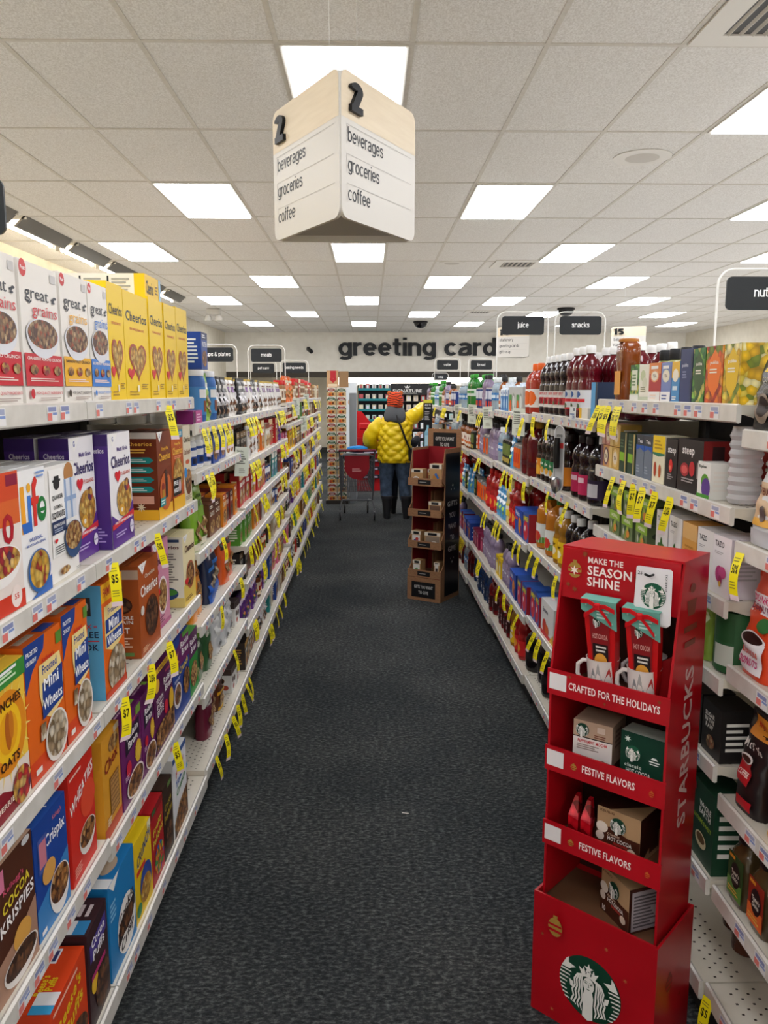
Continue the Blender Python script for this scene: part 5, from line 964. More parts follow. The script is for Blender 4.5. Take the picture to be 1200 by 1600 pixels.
D('jlm', 'bottle', 'cloudy lemonade bottle', .09, .09, jb(.044, .26, 'd8c88ag', 'e8dc8a', 'e8d83a', [('r', .1, .5, .9, .8, 'f4f0d8')], (.2, .5)))
D('jrd', 'bottle', 'red punch bottle', .1, .1, jb(.048, .26, 'a01c1cg', 'c8201c', 'd82a2c', [('e', .5, .5, .3, .3, 'f0a03a')], (.1, .45)))
D('jrg', 'jug', 'large dark red juice jug', .14, .14, lambda: shift_front(jughandle(bottle('juice_jug', pet(.066, .28, False), '5a0a12g', 'd8a02a', .02, '4a0a14', (.2, .3), []), .066, '5a0a12g'), .066))
D('jdk', 'jug', 'large black juice jug', .16, .16, lambda: shift_front(jughandle(bottle('juice_jug', pet(.075, .25, False), '120b0cg', '1c1414', .02, '1c1416', (.25, .5), [('r', .55, .2, .9, .8, '2a2426')]), .075, '120b0cg'), .075))
D('jgd', 'bottle', 'blue sports bottle with orange cap', .085, .085, jb(.042, .23, '14305ag', 'e0501c', '24304a', [('t', 'G', .5, .5, .5, 'e8e8ec', .3)], (.16, .52), .028))
D('jgr2', 'bottle', 'red sports drink bottle', .085, .085, jb(.042, .23, '6a1014g', '8a1414', '3a1416', [('t', 'G', .5, .5, .5, 'e8c8c8', .3)], (.16, .52), .028))
D('jpl', 'bottle', 'lilac grey flavoured drink bottle', .08, .08, jb(.038, .24, '8a7a94g', '2a2a2c', '9a8aa4', [('t', 'vita', .5, .6, .2, 'f0f0f4', .5)], (.15, .5)))
D('jgn', 'bottle', 'green soda bottle', .085, .085, jb(.041, .27, '2a7a2cg', '3aa034', 'd8e4d8', [('r', 0, .4, 1, .7, '2a8a34'), ('e', .3, .5, .14, .3, 'e0d83a')], (.4, .62)))
D('wat', 'bottle', 'clear water bottle', .07, .07, jb(.033, .21, 'cfe0eac', 'e8eef0', '3a7ab8', [('r', .1, .3, .9, .7, 'd8e8f4')], (.35, .6)))
D('kub', 'bottle', 'brown tea drink bottle', .075, .075, jb(.036, .2, '8a4a1cg', '2a2a2a', 'ece4d8', [('r', .1, .2, .9, .4, 'd8702c'), ('e', .5, .65, .2, .16, '8a3a2a')], (.1, .62)))
D('vlb', 'drink box', 'bright blue canned drink box', .22, .13, lambda: carton('drink_box', .215, .15, .13, '2347a0', [('t', 'Welchs', .35, .82, .16, 'f0f0f8', .5), ('r', .05, .55, .4, .66, 'c8303a'), ('e', .68, .42, .2, .3, 'd8801e'), ('e', .84, .25, .12, .18, '7a2a6a')], [('r', 0, 0, 1, 1, '1d3c8c'), ('e', .3, .75, .2, .05, 'd0d8f0'), ('e', .3, .5, .2, .05, 'd0d8f0'), ('e', .3, .25, .2, .05, 'd0d8f0'), ('r', .58, .1, .92, .9, 'b8c4e0')], topcol='2f58b8'))
D('whb', 'drink box', 'white box of strawberry drink', .26, .13, lambda: carton('drink_box', .255, .175, .13, 'dad8d6', [('t', 'Ensure', .35, .74, .12, '5a5a66', .4), ('e', .3, .28, .16, .2, 'c83a2a'), ('e', .5, .22, .14, .16, 'd8602c'), ('r', 0, 0, 1, .12, 'c8202c'), ('p', [(.7, .0), (1, .0), (1, .3)], 'e0b02a')], [('r', 0, 0, 1, 1, 'd2d0ce'), ('ln', .2, .3, .8, .8, 6, '9a9aa0'), ('r', 0, 0, 1, .16, 'c8302c')]))
D('koo', 'drink box', 'blue and red pouch drink box', .14, .1, lambda: carton('drink_box', .136, .16, .1, '2a4f9a', [('e', .5, .4, .4, .34, 'c82a3a'), ('t', 'JAMMERS', .5, .8, .16, 'f0e03a', .84), ('e', .4, .46, .1, .1, 'f0f0f0')], [('r', 0, 0, 1, 1, 'a8242c')]))
D('slv', 'drink box', 'silver multipack of juice cans', .22, .12, lambda: carton('drink_box', .215, .145, .12, 'b8bab8', [('e', .72, .4, .22, .36, '8a948a'), ('e', .74, .4, .16, .26, 'd0d4d0'), ('r', .14, .1, .5, .7, '3a8a3a'), ('e', .34, .24, .14, .24, 'e0561e')], [('r', 0, 0, 1, 1, 'c4c6c4'), ('ln', .15, .2, .85, .8, 8, '7a7c7c')]))
D('blc', 'drink carton', 'light blue juice carton', .09, .07, lambda: gable('3a80c4', 'dce8f4'))
D('grc', 'drink box', 'green tomato juice box', .24, .1, lambda: carton('drink_box', .235, .1, .1, '2f7a34', [('e', .6, .5, .1, .34, 'd8401e'), ('e', .8, .5, .1, .34, 'd8401e'), ('r', .05, .2, .45, .8, '24602c')]))
D('bl2', 'drink carton', 'sky blue carton', .085, .07, lambda: carton('drink_carton', .082, .145, .07, '4aa0d8', [('r', .7, 0, 1, 1, '1c2a44')], [('r', 0, 0, 1, 1, '1c2a44')]))
D('ylw', 'drink carton', 'low yellow and white carton', .12, .07, lambda: carton('drink_carton', .115, .045, .07, 'ece8dc', [('r', .0, 0, .3, 1, 'f0c01e')]))
D('yel', 'drink carton', 'yellow drink mix box', .1, .08, lambda: carton('drink_box', .096, .13, .08, 'e8c41a', [('e', .5, .4, .34, .26, 'f4ecc0'), ('t', 'LEMON', .5, .8, .12, '2f4a9a', .7)]))
D('mag', 'drink carton', 'magenta drink mix box', .1, .08, lambda: carton('drink_box', .096, .13, .08, '8a1c44', [('e', .5, .4, .34, .26, 'd86a8a'), ('t', 'BERRY', .5, .8, .12, 'f0e0e8', .7)]))
D('mxc', 'can', 'tall slim mixer can', .058, .058, lambda: jar('drink_can', .028, .155, 'c0c2c4m', 'c8c8cam', '2a3f7a', [(.1, .5, .9, .9, 'd8dce8'), (.2, .1, .8, .4, 'c8402c')], .003, lab=(.04, .95)))
D('mxo', 'can', 'orange energy drink can', .058, .058, lambda: jar('drink_can', .028, .155, 'c0c2c4m', 'c8c8cam', '8a8c90', [(.1, .1, .9, .9, 'e0601c'), (.3, .3, .7, .7, 'c8301c')], .003, lab=(.04, .95)))
D('mxg', 'can', 'black drink can with gold print', .058, .058, lambda: jar('drink_can', .028, .155, '2a2a2cm', 'c8c8cam', '24281f', [(.1, .4, .9, .9, '6a7a3a'), (.2, .1, .8, .3, 'b8a04a')], .003, lab=(.04, .95)))
D('cfr', 'pouch', 'light blue drink pouch', .1, .05, lambda: pouch('drink_pouch', .1, .2, .05, '4a9ad0', [('r', .1, .5, .9, .8, 'e8f0f8'), ('e', .5, .3, .3, .12, 'a8d04a')], seal='3a8ac0'))
def gable(c, c2):
    b = MB(); w, h, d = .043, .13, .07
    b.box(-w, 0, 0, w, d, h, c); b.prism([(0, h), (d, h), (d / 2 + .003, h + .03), (d / 2 - .003, h + .03)], 'x', -w, w, c2); b.box(-w, d / 2 - .002, h + .03, w, d / 2 + .002, h + .045, c2)
    art(b, Face((-w, 0, 0), (1, 0, 0), (0, 0, 1), 2 * w, h), [('r', 0, .7, 1, 1, c2), ('e', .5, .35, .34, .24, 'a8cce8'), ('t', 'MILK', .5, .85, .1, '2a4f9a', .6)])
    o = b.build('drink_carton'); k = MB(); k.lathe([(.012, h + .012), (.012, h + .03)], 'e8eef4', 12, cx=0, cy=d * .2); k.build('cap', o); return o
BC, BT, BJ, BM = RBAYS[0], RBAYS[1], RBAYS[2], RBAYS[3]
T = {6: [('pyl', 1.953), ('por', 2.055), ('pgr', 2.15), ('pnv', 2.236), ('tlb', 2.312), ('tbl', 2.387), ('trd', 2.481), ('twf', 2.579), ('tlg', 2.67), ('jug', 2.79, .0)],
     5: [('pur', 2.06, .012), ('stb', 2.175), ('stp', 2.313), ('crm', 2.415), ('gbl', 2.508), ('gbl', 2.584), ('dgn', 2.668), ('dgn', 2.755), ('mgd', 2.857)],
     4: [('tzp', 1.94, .018), ('taz', 2.045), ('tzo', 2.148), ('taz', 2.252), ('taz', 2.356), ('cel', 2.535), ('cel', 2.68), ('cel', 2.82)],
     3: [('can', 1.945), ('lim', 2.06), ('lim', 2.17)], 2: [('raw', 1.94), ('raw', 2.06), ('mgd', 2.2)], 1: [('whe2', 1.96), ('whe2', 2.12), ('whe2', 2.28)], 0: [('brb', 1.99, .14), ('brb', 2.09, .16)]}
for li, row in T.items():
    for e in row: place(e[0], 1, BT, li, e[1], e[2] if len(e) > 2 else .02, R.uniform(-.03, .03))
for y in (2.857,): place('mgd', 1, BT, 5, y, .022, .02, 0, .08, 'upper layer')
for k, y in (('mtn', 2.93), ('mpk', 2.98)): pass
for k, y in (('cel', 2.535), ('cel', 2.68), ('cel', 2.82)): place(k, 1, BT, 4, y, .024, R.uniform(-.04, .04), 0, .0845, 'upper layer')
for y in (2.44, 2.53, 2.62, 2.71): place('blk', 1, BT, 6, y, .1, 0, 0, 0, 'behind the front row')
place('rdb', 1, BT, 5, 2.0, .11, 0, 0, 0, 'behind the front row')
for k, y, s_ in (('mtn', 2.955, .0),): place(k, 1, BT, 5, 2.965, .02)
place('mpk', 1, BT, 5, 2.965, .025, .03, 0, .08, 'upper layer')
C = {5: [('cfb', 1.80, .01), ('cfb', 1.68, .01), ('cfb', 1.56, .015)], 4: [('cfw', 1.79, .02), ('cfw', 1.65, .02), ('cfw', 1.51, .02)], 3: [('cfd', 1.785, .015), ('cfd', 1.645, .02), ('cfd', 1.505, .02)],
     2: [('cfm', 1.785, .02), ('cfk', 1.70, .1), ('cfy', 1.62, .02), ('cfy', 1.49, .02)], 1: [('tcg', 1.79, .02), ('tco', 1.685, .02), ('tco', 1.58, .02), ('tcg', 1.475, .02)]}
for li, row in C.items():
    for e in row[::-1]: place(e[0], 1, BC, li, e[1], e[2], R.uniform(-.06, .06))
J = {4: [('bl2', 3.09), ('ylw', 3.0 + .2, .01), ('jcr', 3.33), ('jcr', 3.435), ('jcr', 3.54), ('jck', 3.66), ('jck', 3.765), ('jck', 3.87), ('jck', 3.975), ('jck', 4.08)],
     3: [('jpp', 3.13), ('jpk', 3.27), ('jpk', 3.385), ('jog', 3.6), ('jgr', 3.71), ('jgr', 3.81), ('jgr', 3.905), ('jgr', 4.0), ('jog', 4.1)],
     2: [('jpp', 3.1), ('jpp', 3.24), ('jgr', 3.36), ('jgr', 3.46), ('jye', 3.58), ('jye', 3.68), ('jap', 3.85), ('jap', 4.06)],
     1: [('jgn', 3.1), ('jgn', 3.2), ('jgn', 3.35), ('jgn', 3.45), ('jgn', 3.55), ('whb', 3.76), ('koo', 4.0), ('koo', 3.0 + 1.1)],
     0: [('jgn', 3.12, .1), ('brb', 3.3, .2), ('jdk', 3.88, .03), ('jdk', 4.07, .05)]}
M_ = {4: [('jor', 4.25), ('jor', 4.37), ('slv', 4.56), ('slv', 4.79), ('blc', 4.96), ('blc', 5.06), ('blc', 5.16), ('kub', 5.26)],
      3: [('jrg', 4.28), ('jrg', 4.43), ('mxo', 4.55), ('mxo', 4.615), ('mxo', 4.68), ('cfr', 4.78), ('mxg', 4.88), ('mxg', 4.945), ('mxg', 5.01), ('mxg', 5.075), ('wat', 5.16), ('wat', 5.25)],
      2: [('koo', 4.27), ('vlb', 4.48), ('jrd', 4.68), ('jrd', 4.79), ('jlm', 4.9), ('cfr', 5.02), ('cfr', 5.13), ('cfr', 5.24)],
      1: [('koo', 4.26), ('koo', 4.41), ('vlb', 4.62), ('jpl', 4.8), ('jpl', 4.89), ('jpl', 4.98), ('yel', 5.09), ('yel', 5.2)],
      0: [('jdk', 4.27, .04), ('jrd', 4.45, .03), ('jrd', 4.56, .03), ('jye', 4.7, .03), ('jgr2', 4.85, .03), ('jgr2', 4.95, .03), ('jgr2', 5.05, .03), ('jgr2', 5.15, .03)]}
for tab, info in ((J, BJ), (M_, BM)):
    for li, row in tab.items():
        if tab is M_ and li > 1:
            for e in row: place(e[0], 1, info, li, e[1], .035, 0, 1)
        for e in sorted(row, key=lambda e: e[1]): place(e[0], 1, info, li, e[1], e[2] if len(e) > 2 else .02, R.uniform(-.05, .05))
for y in (3.08, 3.19, 3.30, 3.41, 3.52, 3.63, 3.74, 3.85, 3.96, 4.07):
    for sb in (.14, .26): place('jcr' if y < 3.56 else 'jck', 1, BJ, 4, y, sb, 0, 0, 0, 'behind the front row' if sb < .2 else 'third row deep')
place('slv', 1, BM, 4, 4.33, .285, 0, 0, .0, 'third row deep'); place('grc', 1, BM, 4, 4.33, .285, 0, 0, .1458, 'on a silver pack')
for y in (3.1, 3.2, 3.3, 3.42, 3.52, 3.62): place('jck', 1, BJ, 3, y, .17, 0, 0, 0, 'behind the front row') if False else None
place('slv', 1, BM, 4, 4.79, .022, .02, 0, .1458, 'upper layer') if False else None
for y in (4.96, 5.06, 5.16): pass
RF = [['jgd', 'jgr2', 'wat', 'jdk'], ['yel', 'mag', 'jpl', 'vlb', 'koo'], ['jlm', 'cfr', 'jrd', 'mxg', 'mxo'], ['mxc', 'mxg', 'wat', 'kub', 'mxo', 'jpl'], ['kub', 'wat', 'blc', 'mxc', 'jgn', 'jpl']]
for bi in range(4, 9):
    info = RBAYS[bi]
    for li in range(5): rowfill(1, info, li, info[0] + .02, info[1] - .02, RF[li], .025, .008, (2, 5), 1 if bi < 6 and li > 1 else 0, 100 + bi)

# ================================================================== SALE TAGS AND SHELF NOTICES
def sale_tag(price, lean):
    b = MB(); n = 9; w = .0155
    def P(u, v): t = v; return (u * w * 2 - w + lean * .05 * t * t, -.002 - .02 * math.sin(t * 1.9) , -.118 * t + .008 * t * t)
    for a, c, k in ((0, .88, 'f2e21a'), (.88, 1, 'ecd8dc')):
        st = [a + (c - a) * i / n for i in range(n + 1)]
        b.raw([P(u, v) for v in st for u in (0, 1)], [(2 * i, 2 * i + 1, 2 * i + 3, 2 * i + 2) for i in range(n)], k, True)
    V, F, tw = text2d(price, 1)
    off = lambda p: (p[0], p[1] - .0007, p[2])
    b.raw([off(P(.16 + .68 * x / tw, .42 - .17 * y)) for x, y in V], F, '1c1a10')
    for v in (.1, .16, .6, .66, .72): b.raw([off(P(u, vv)) for vv in (v, v + .02) for u in (.12, .75)], [(0, 1, 3, 2)], '8a8230')
    return b.build('sale_tag')
TAGP = [sale_tag('$5', .2), sale_tag('$7', -.2), sale_tag('50%', .5), sale_tag('2/$6', -.4)]
tagused = set()
TAGN = {}
def put_tag(side, info, li, y, v=None, rot=None):
    p = R.randrange(4) if v is None else v
    o = TAGP[p] if p not in tagused else TAGP[p].copy()
    if p in tagused: COL.objects.link(o)
    tagused.add(p)
    a, c, lv, nm = info; X = LX if side < 0 else RX((a + c) / 2)
    o.location = (X - side * .001, y, lv[li] - .02); o.rotation_euler = (R.uniform(-.1, .1), R.uniform(-.14, .14), (PI / 2 if side < 0 else -PI / 2) + ((R.uniform(-.8, -.45) if nm == 'main cereal bay' else R.uniform(-.5, -.05) if side < 0 else R.uniform(.05, .55)) if rot is None else rot))
    n = TAGN.get((nm, li), 0); TAGN[nm, li] = n + 1
    tag(o, 'yellow sale tag, %s from the near end, %s edge, %s' % (ORD[n], shelfname(len(lv), li), nm), 'sale tag', 'yellow sale tags, ' + nm)
for li, ys in {4: [2.62], 3: [2.0, 2.42], 2: [2.03, 2.29, 2.5], 1: [2.53]}.items():
    for y in ys: put_tag(-1, LBAYS[1], li, y)
for li, ys in {5: [3.16, 3.25, 3.36, 3.5, 3.62, 3.74], 4: [3.2, 3.3], 3: [3.5], 2: [3.42, 3.95], 1: [3.7], 0: [3.2, 3.42, 3.62, 3.76, 3.9, 4.04, 4.14]}.items():
    for y in ys: put_tag(-1, B2, li, y)
for bi in range(3, 9):
    info = LBAYS[bi]
    for li in range(len(info[2])):
        n = R.choice((2, 3, 3, 4)) if li else 3
        ys = sorted(info[0] + .08 + R.random() * 1.0 for _ in range(n))
        if li and R.random() < .5: y0 = info[0] + .1 + R.random() * .5; ys = sorted([y0 + .1 * i for i in range(4)] + ys[:1])
        for y in ys: put_tag(-1, info, li, y)
for li, ys in {6: [2.86, 2.93, 2.99, 2.78, 2.74], 5: [2.36, 2.47, 2.56, 2.24, 2.66, 2.78], 4: []}.items():
    for y in sorted(ys): put_tag(1, BT, li, y, rot=R.uniform(.1, .5))
put_tag(1, BC, 4, 1.83, 2, .2); put_tag(1, BC, 0, 1.84, 0)
for li, ys in {4: [3.75, 4.1], 3: [3.35, 3.72], 2: [3.5, 3.9, 4.05], 1: [3.62, 3.8, 3.92], 0: []}.items():
    for y in ys: put_tag(1, BJ, li, y)
for li, ys in {4: [4.3, 4.5, 4.72], 3: [4.22, 4.6, 4.75, 4.85], 2: [4.3, 4.42, 4.95, 5.05, 5.12], 1: [4.3, 4.5, 4.75, 4.95], 0: []}.items():
    for y in ys: put_tag(1, BM, li, y)
for bi in range(4, 9):
    info = RBAYS[bi]
    for li in range(1, 5):
        y0 = info[0] + .1 + R.random() * .5
        for i in range(R.choice((2, 3, 4))): put_tag(1, info, li, y0 + .09 * i)
def notice():
    b = MB(); F = Face((-.055, -.001, -.13), (1, 0, 0), (0, 0, 1), .11, .15)
    b.box(-.055, -.001, -.13, .055, 0, .02, 'ced3c4')
    art(b, F, [('tl', 'Remember:', .12, .86, .07, '4a4c44', .5), ('ln', .12, .4, .85, .78, 5, '6a6c62'), ('ln', .3, .1, .85, .28, 3, '9a9c90')])
    return b.build('shelf_notice')
NP = notice(); nu = [0]
for side, info, li, y, lab_ in ((-1, B2, 4, 4.1, 'pale green shopper notice on the granola bay shelf edge'), (1, BM, 4, 4.42, 'pale green shopper notice hanging among mixers beside silver cans'), (1, RBAYS[4], 4, 5.5, 'pale green shopper notice hanging past the blue cartons'),
                                (1, RBAYS[4], 4, 6.3, 'pale green shopper notice tilted at the end of fifth drinks-side bay'), (1, RBAYS[5], 4, 7.2, 'pale green shopper notice in the sixth drinks-side bay'),
                                (-1, LBAYS[5], 6, 7.2, 'pale green shopper notice in the sixth cereal-side bay'), (-1, LBAYS[6], 6, 8.4, 'pale green shopper notice in the seventh cereal-side bay'), (-1, LBAYS[6], 5, 8.0, 'pale green shopper notice lower in the seventh cereal-side bay')):
    o = NP if not nu[0] else NP.copy()
    if nu[0]: COL.objects.link(o)
    nu[0] += 1
    X = (LX if side < 0 else RX((info[0] + info[1]) / 2)) - side * .004
    o.location = (X, y, info[2][li] + .01); o.rotation_euler = (0, R.uniform(-.1, .1), (PI / 2 if side < 0 else -PI / 2) + side * .5)
    tag(o, lab_, 'notice', 'shopper notices on the shelf edges')
# scoop in a clear hanging pack
t = empty('scoop_pack', (RX(3.6) - .03, 3.42, 1.50), -PI / 2 + .5); tag(t, 'black ice cream scoop in a clear hanging pack by the juice bottles', 'kitchen tool')
b = MB()
for q in range(1): pass
pts = [(.03 * math.cos(a), 0, .02 + .03 * math.sin(a)) for a in [PI * i / 10 for i in range(11)]] + [(.03 * math.cos(a), 0, -.2 + .03 * math.sin(a)) for a in [PI + PI * i / 10 for i in range(11)]]
b.tube(pts, .0025, 'dcdcdc', 6, closed=True); b.build('blister_rim', t)
b = MB(); b.prism([(p[0] * .96, p[2]) for p in pts], 'y', .002, .003, 'b8babc'); art(b, Face((-.03, .0015, -.23), (1, 0, 0), (0, 0, 1), .06, .28), [('t', 'scoop', .5, .86, .05, '2a2a2a', .6), ('r', .55, .66, .95, .74, 'c83a3a')]); b.build('backing_card', t)
b = MB(); b.tube([(0, -.012, .0), (0, -.014, -.06), (0, -.012, -.13)], [.012, .015, .012], '161616', 10); b.build('grip', t)
b = MB(); b.lathe([(.004, -.24), (.016, -.225), (.022, -.2), (.02, -.178), (.008, -.168)], 'b8b8bcm', 16, cy=-.014); b.build('scoop_bowl', t)
b = MB(); b.tube([(0, .002, .05), (0, .004, .075), (0, .03, .085)], .0015, 'dcdcdc', 5); b.build('hook', t)
t = empty('price_card', (RX(3.1) - .008, 3.32, 1.578), -PI / 2); tag(t, 'white price card standing on the shelf edge under cranberry juice', 'price card')
b = MB(); b.box(-.05, -.001, 0, .05, 0, .055, 'e8eaec'); art(b, Face((-.05, -.001, 0), (1, 0, 0), (0, 0, 1), .1, .055), [('r', .55, .7, .92, .92, '6a7080'), ('ln', .1, .35, .85, .55, 1, '6a86b0'), ('t', '2.99', .66, .22, .26, '4a6aa8', .4)]); b.build('card', t)

# ================================================================== SIGNS
def rrect(w, h, r, n=6, corners=(1, 1, 1, 1)):
    o = []
    for (cx, cy, a0), on in zip(((w / 2 - r, h / 2 - r, 0), (-w / 2 + r, h / 2 - r, PI / 2), (-w / 2 + r, -h / 2 + r, PI), (w / 2 - r, -h / 2 + r, 3 * PI / 2)), corners):
        o += [(cx + r * math.cos(a0 + PI / 2 * i / n), cy + r * math.sin(a0 + PI / 2 * i / n)) for i in range(n + 1)]
    return o
def aisle_sign(num, lines, loc, rz, label, w=.5, h=.437, text_h=.052):
    """three-sided hanging aisle marker: panels with maple tops"""
    t = empty('aisle_sign', loc, rz); tag(t, label, 'aisle sign', 'three-sided aisle signs')
    R_ = w / math.sqrt(3) / 2 + .004       # distance of panels from the centre
    for k in range(3):
        a = -PI / 2 + (PI / 3) + 2 * PI / 3 * k    # outward normals
        N = Vector((math.cos(a), math.sin(a), 0)); U = Vector((-N.y, N.x, 0)); c = N * R_
        b = MB(); po = rrect(w, h, .035)
        f = [c + U * x + Vector((0, 0, y)) for x, y in po]; bk = [p - N * .012 for p in f]
        b.loft([bk, f], 'cfcbc4', smooth=False)
        zt = h * .18
        top = [p + N * .0004 for p in f if 0] ; up = [q for q in po if q[1] > zt]
        up = [(w / 2, zt)] + up + [(-w / 2, zt)]
        b.face([c + N * .0006 + U * x + Vector((0, 0, y)) for x, y in up], '*wood')
        for yy in (.14, -.06, -.26):
            y = yy * h
            b.face([c + N * .0008 + U * x + Vector((0, 0, z)) for x, z in ((-w * .44, y), (w * .44, y), (w * .44, y + .0022), (-w * .44, y + .0022))], 'b4b0aa')
            b.face([c + N * .0008 + U * x + Vector((0, 0, z)) for x, z in ((-w * .44, y), (-w * .436, y), (-w * .436, y - .13 * h), (-w * .44, y - .13 * h))], 'b4b0aa')
        F = Face(c - U * w / 2 + Vector((0, 0, -h / 2)) + N * .0006, U, (0, 0, 1), w, h)
        for q, s_ in enumerate(lines):
            sign_text(b, s_, c - U * w * .425 + Vector((0, 0, h * (.03 - q * .20))) + N * .0006, U, (0, 0, 1), .044, '22242a', .115)
        p = b.build('panel', t)
        nb = MB(); sign_text(nb, num, c + N * .001 - U * w * .42 + Vector((0, 0, h * .235)), U, (0, 0, 1), h * .2, '16181c', .23, .012, False, .072 * len(num)); nb.build('numeral', p)
    b = MB()
    for a in (PI / 2 - .5, PI / 2 + .5): b.tube([(.1 * math.cos(a), .1 * math.sin(a), h / 2 - .01), (.1 * math.cos(a), .1 * math.sin(a), CEIL - loc[2])], .0007, 'e0e0e0', 4)
    b.build('hanging_wire', t)
    b = MB(); tri = [(.21 * math.cos(PI / 2 + 2 * PI / 3 * k + PI / 3 * 2), .21 * math.sin(PI / 2 + 2 * PI / 3 * k)) for k in range(3)]
    tri = [(math.cos(-PI / 2 + 2 * PI / 3 * k) * w * .53, math.sin(-PI / 2 + 2 * PI / 3 * k) * w * .53) for k in range(3)]
    b.prism(tri, 'z', -h / 2 + .02, -h / 2 + .024, '9a968e'); b.build('bottom_board', t)
    return t
# the corner of the big sign points at the viewer
sgx, sgy = -.085, 2.6
aisle_sign('2', ['beverages', 'groceries', 'coffee'], (sgx, sgy + .5 / math.sqrt(3), 2.453), .0, 'large three-sided white aisle sign reading 2 beverages groceries coffee')
aisle_sign('14', ['stationery', 'greeting cards', 'gift wrap'], (2.22, 12.2, 2.41), .5, 'distant three-sided aisle sign reading 14 beside the wall lettering')
aisle_sign('15', ['baby diapers', 'baby wipes', 'baby food'], (3.93, 12.2, 2.42), .55, 'distant three-sided aisle sign reading 15 behind the snacks sign')
def cat_sign(txt, x, y, z, zs, label, w=.29, h=.125, hoop=True):
    """black rounded plate on a white wire hoop rising from the shelf top"""
    t = empty('category_sign', (x, y, zs)); tag(t, label, 'category sign', 'black category signs above the shelves')
    b = MB(); H = z - zs
    pts = [(-w / 2 - .03, .012, 0), (-w / 2 - .03, .012, H + h / 2 - .03)] + [(-w / 2 + .03 - .06 * math.cos(a), .012, H + h / 2 - .03 + .06 * math.sin(a)) for a in [PI / 2 * i / 5 for i in range(1, 6)]]
    pts += [(-p[0], p[1], p[2]) for p in pts[::-1]]
    if not hoop: pts = [(-w * .2, .012, 0), (-w * .2, .012, H + h * .4), (w * .2, .012, H + h * .4), (w * .2, .012, 0)]
    b.tube(pts, .0045, 'ecebe6', 6); b.build('wire_hoop', t)
    b = MB(); po = rrect(w, h, .02)
    b.loft([[(p[0], .006, p[1] + H) for p in po][::-1], [(p[0], -.002, p[1] + H) for p in po][::-1]], '272a2d', smooth=False)
    F = Face((-w / 2, -.0025, H - h / 2), (1, 0, 0), (0, 0, 1), w, h); tw = stroke_text(txt, .13)[1]; hh = .036
    if txt: sign_text(b, txt, (0, -.0022, H - .013), (1, 0, 0), (0, 0, 1), hh, 'f0f0f0', .13, 0, True, min(.86 * w, tw * hh))
    b.build('plate', t)
    return t
SB = 'black %s sign on a white hoop above the %s'
for a in (('juice', 1.06, 5.6, 2.14, 1.562, SB % ('juice', 'drinks side')), ('snacks', 1.47, 5.65, 2.145, 1.551, SB % ('snacks', 'shelves behind the drinks side')), ('nuts', 1.525, 3.15, 2.07, 1.551, 'large black nuts sign cut off by the picture edge above the tea'),
          ('water', 1.07, 11.0, 2.04, 1.515, SB % ('water', 'far drinks side')), ('bread', 1.53, 11.0, 2.04, 1.551, SB % ('bread', 'shelves behind far drinks side')), ('writing', 1.55, 17.5, 1.98, 1.551, 'tiny black writing sign on the far shelves'),
          ('meals', -.97, 7.75, 2.03, 1.631, SB % ('meals', 'cereal side')), ('cups & plates', -1.37, 7.4, 2.02, 1.551, 'black cups and plates sign partly hidden by cereal-side boxes'), ('pet care', -1.42, 11.0, 1.995, 1.551, SB % ('pet care', 'far cereal side')), ('baking needs', -.93, 10.2, 1.98, 1.601, SB % ('baking needs', 'far cereal side')),
          ('', -.985, 1.95, 2.12, 1.673, 'black category sign cut off by the left picture edge')):
    cat_sign(*a, hoop=a[0] != '')
# big wall lettering
m = MB(); 
# 'greeting card' is about 4.35 m wide on the soffit
sign_text(m, 'greeting card', (1.32, SOF - .012, 2.625), (1, 0, 0), (0, 0, 1), .48, '26282b', .165, .06, True, 4.26)
sign_text(m, 's', (3.50, SOF - .012, 2.625), (1, 0, 0), (0, 0, 1), .48, '26282b', .165, .06)
o = m.build('wall_lettering'); tag(o, 'big dark raised letters reading greeting cards on the cream soffit', 'lettering')

# ================================================================== CEILING FITTINGS
def vent(x, y, w, d, label):
    t = empty('ceiling_vent', (x, y, CEIL)); tag(t, label, 'vent')
    b = MB()
    for a in ((-w, -d, w, -d + .11), (-w, d - .11, w, d), (-w, -d + .11, -w + .11, d - .11), (w - .11, -d + .11, w, d - .11)): b.box(a[0], a[1], -.014, a[2], a[3], -.002, 'e6e1d8')
    b.build('frame', t)
    b = MB(); b.box(-w + .1, -d + .1, -.006, w - .1, d - .1, -.003, '33302d'); b.build('duct', t)
    n = 7
    for i in range(n):
        x0 = -w + .13 + (2 * w - .26) * i / (n - 1)
        b = MB(); b.prism([(x0 - .008, -.003), (x0 - .005, -.003), (x0 + .008, -.016), (x0 + .005, -.016)], 'y', -d + .11, d - .11, 'cfc9bf'); b.build('slat', t)
vent(1.42 + .305, 3.855 - .31, .29, .29, 'white slatted ceiling vent at the upper corner above the drinks side')
vent(1.83, 10.15, .30, .30, 'white slatted ceiling vent further into the store')
vent(2.2, 16.2, .3, .3, 'small distant slatted ceiling vent above the far drinks side')
def disc(x, y, r, label, cat='ceiling speaker', name='ceiling_speaker'):
    t = empty(name, (x, y, CEIL)); tag(t, label, cat)
    b = MB(); b.lathe([(r, -.002), (r, -.006), (r * .7, -.012), (r * .58, -.008)], 'e4dfd6', 28); b.build('ring', t)
    b = MB(); b.lathe([(r * .58, -.009), (r * .3, -.013), (.001, -.014)], 'c6bfb4', 28); b.build('grille', t)
disc(1.83, 5.6, .19, 'round flush ceiling speaker near the aisle sign'); disc(1.02, 10.1, .16, 'round flush ceiling disc beside the centre lights')
disc(2.62, 9.8, .035, 'small sprinkler head on the ceiling', 'sprinkler', 'sprinkler_head')
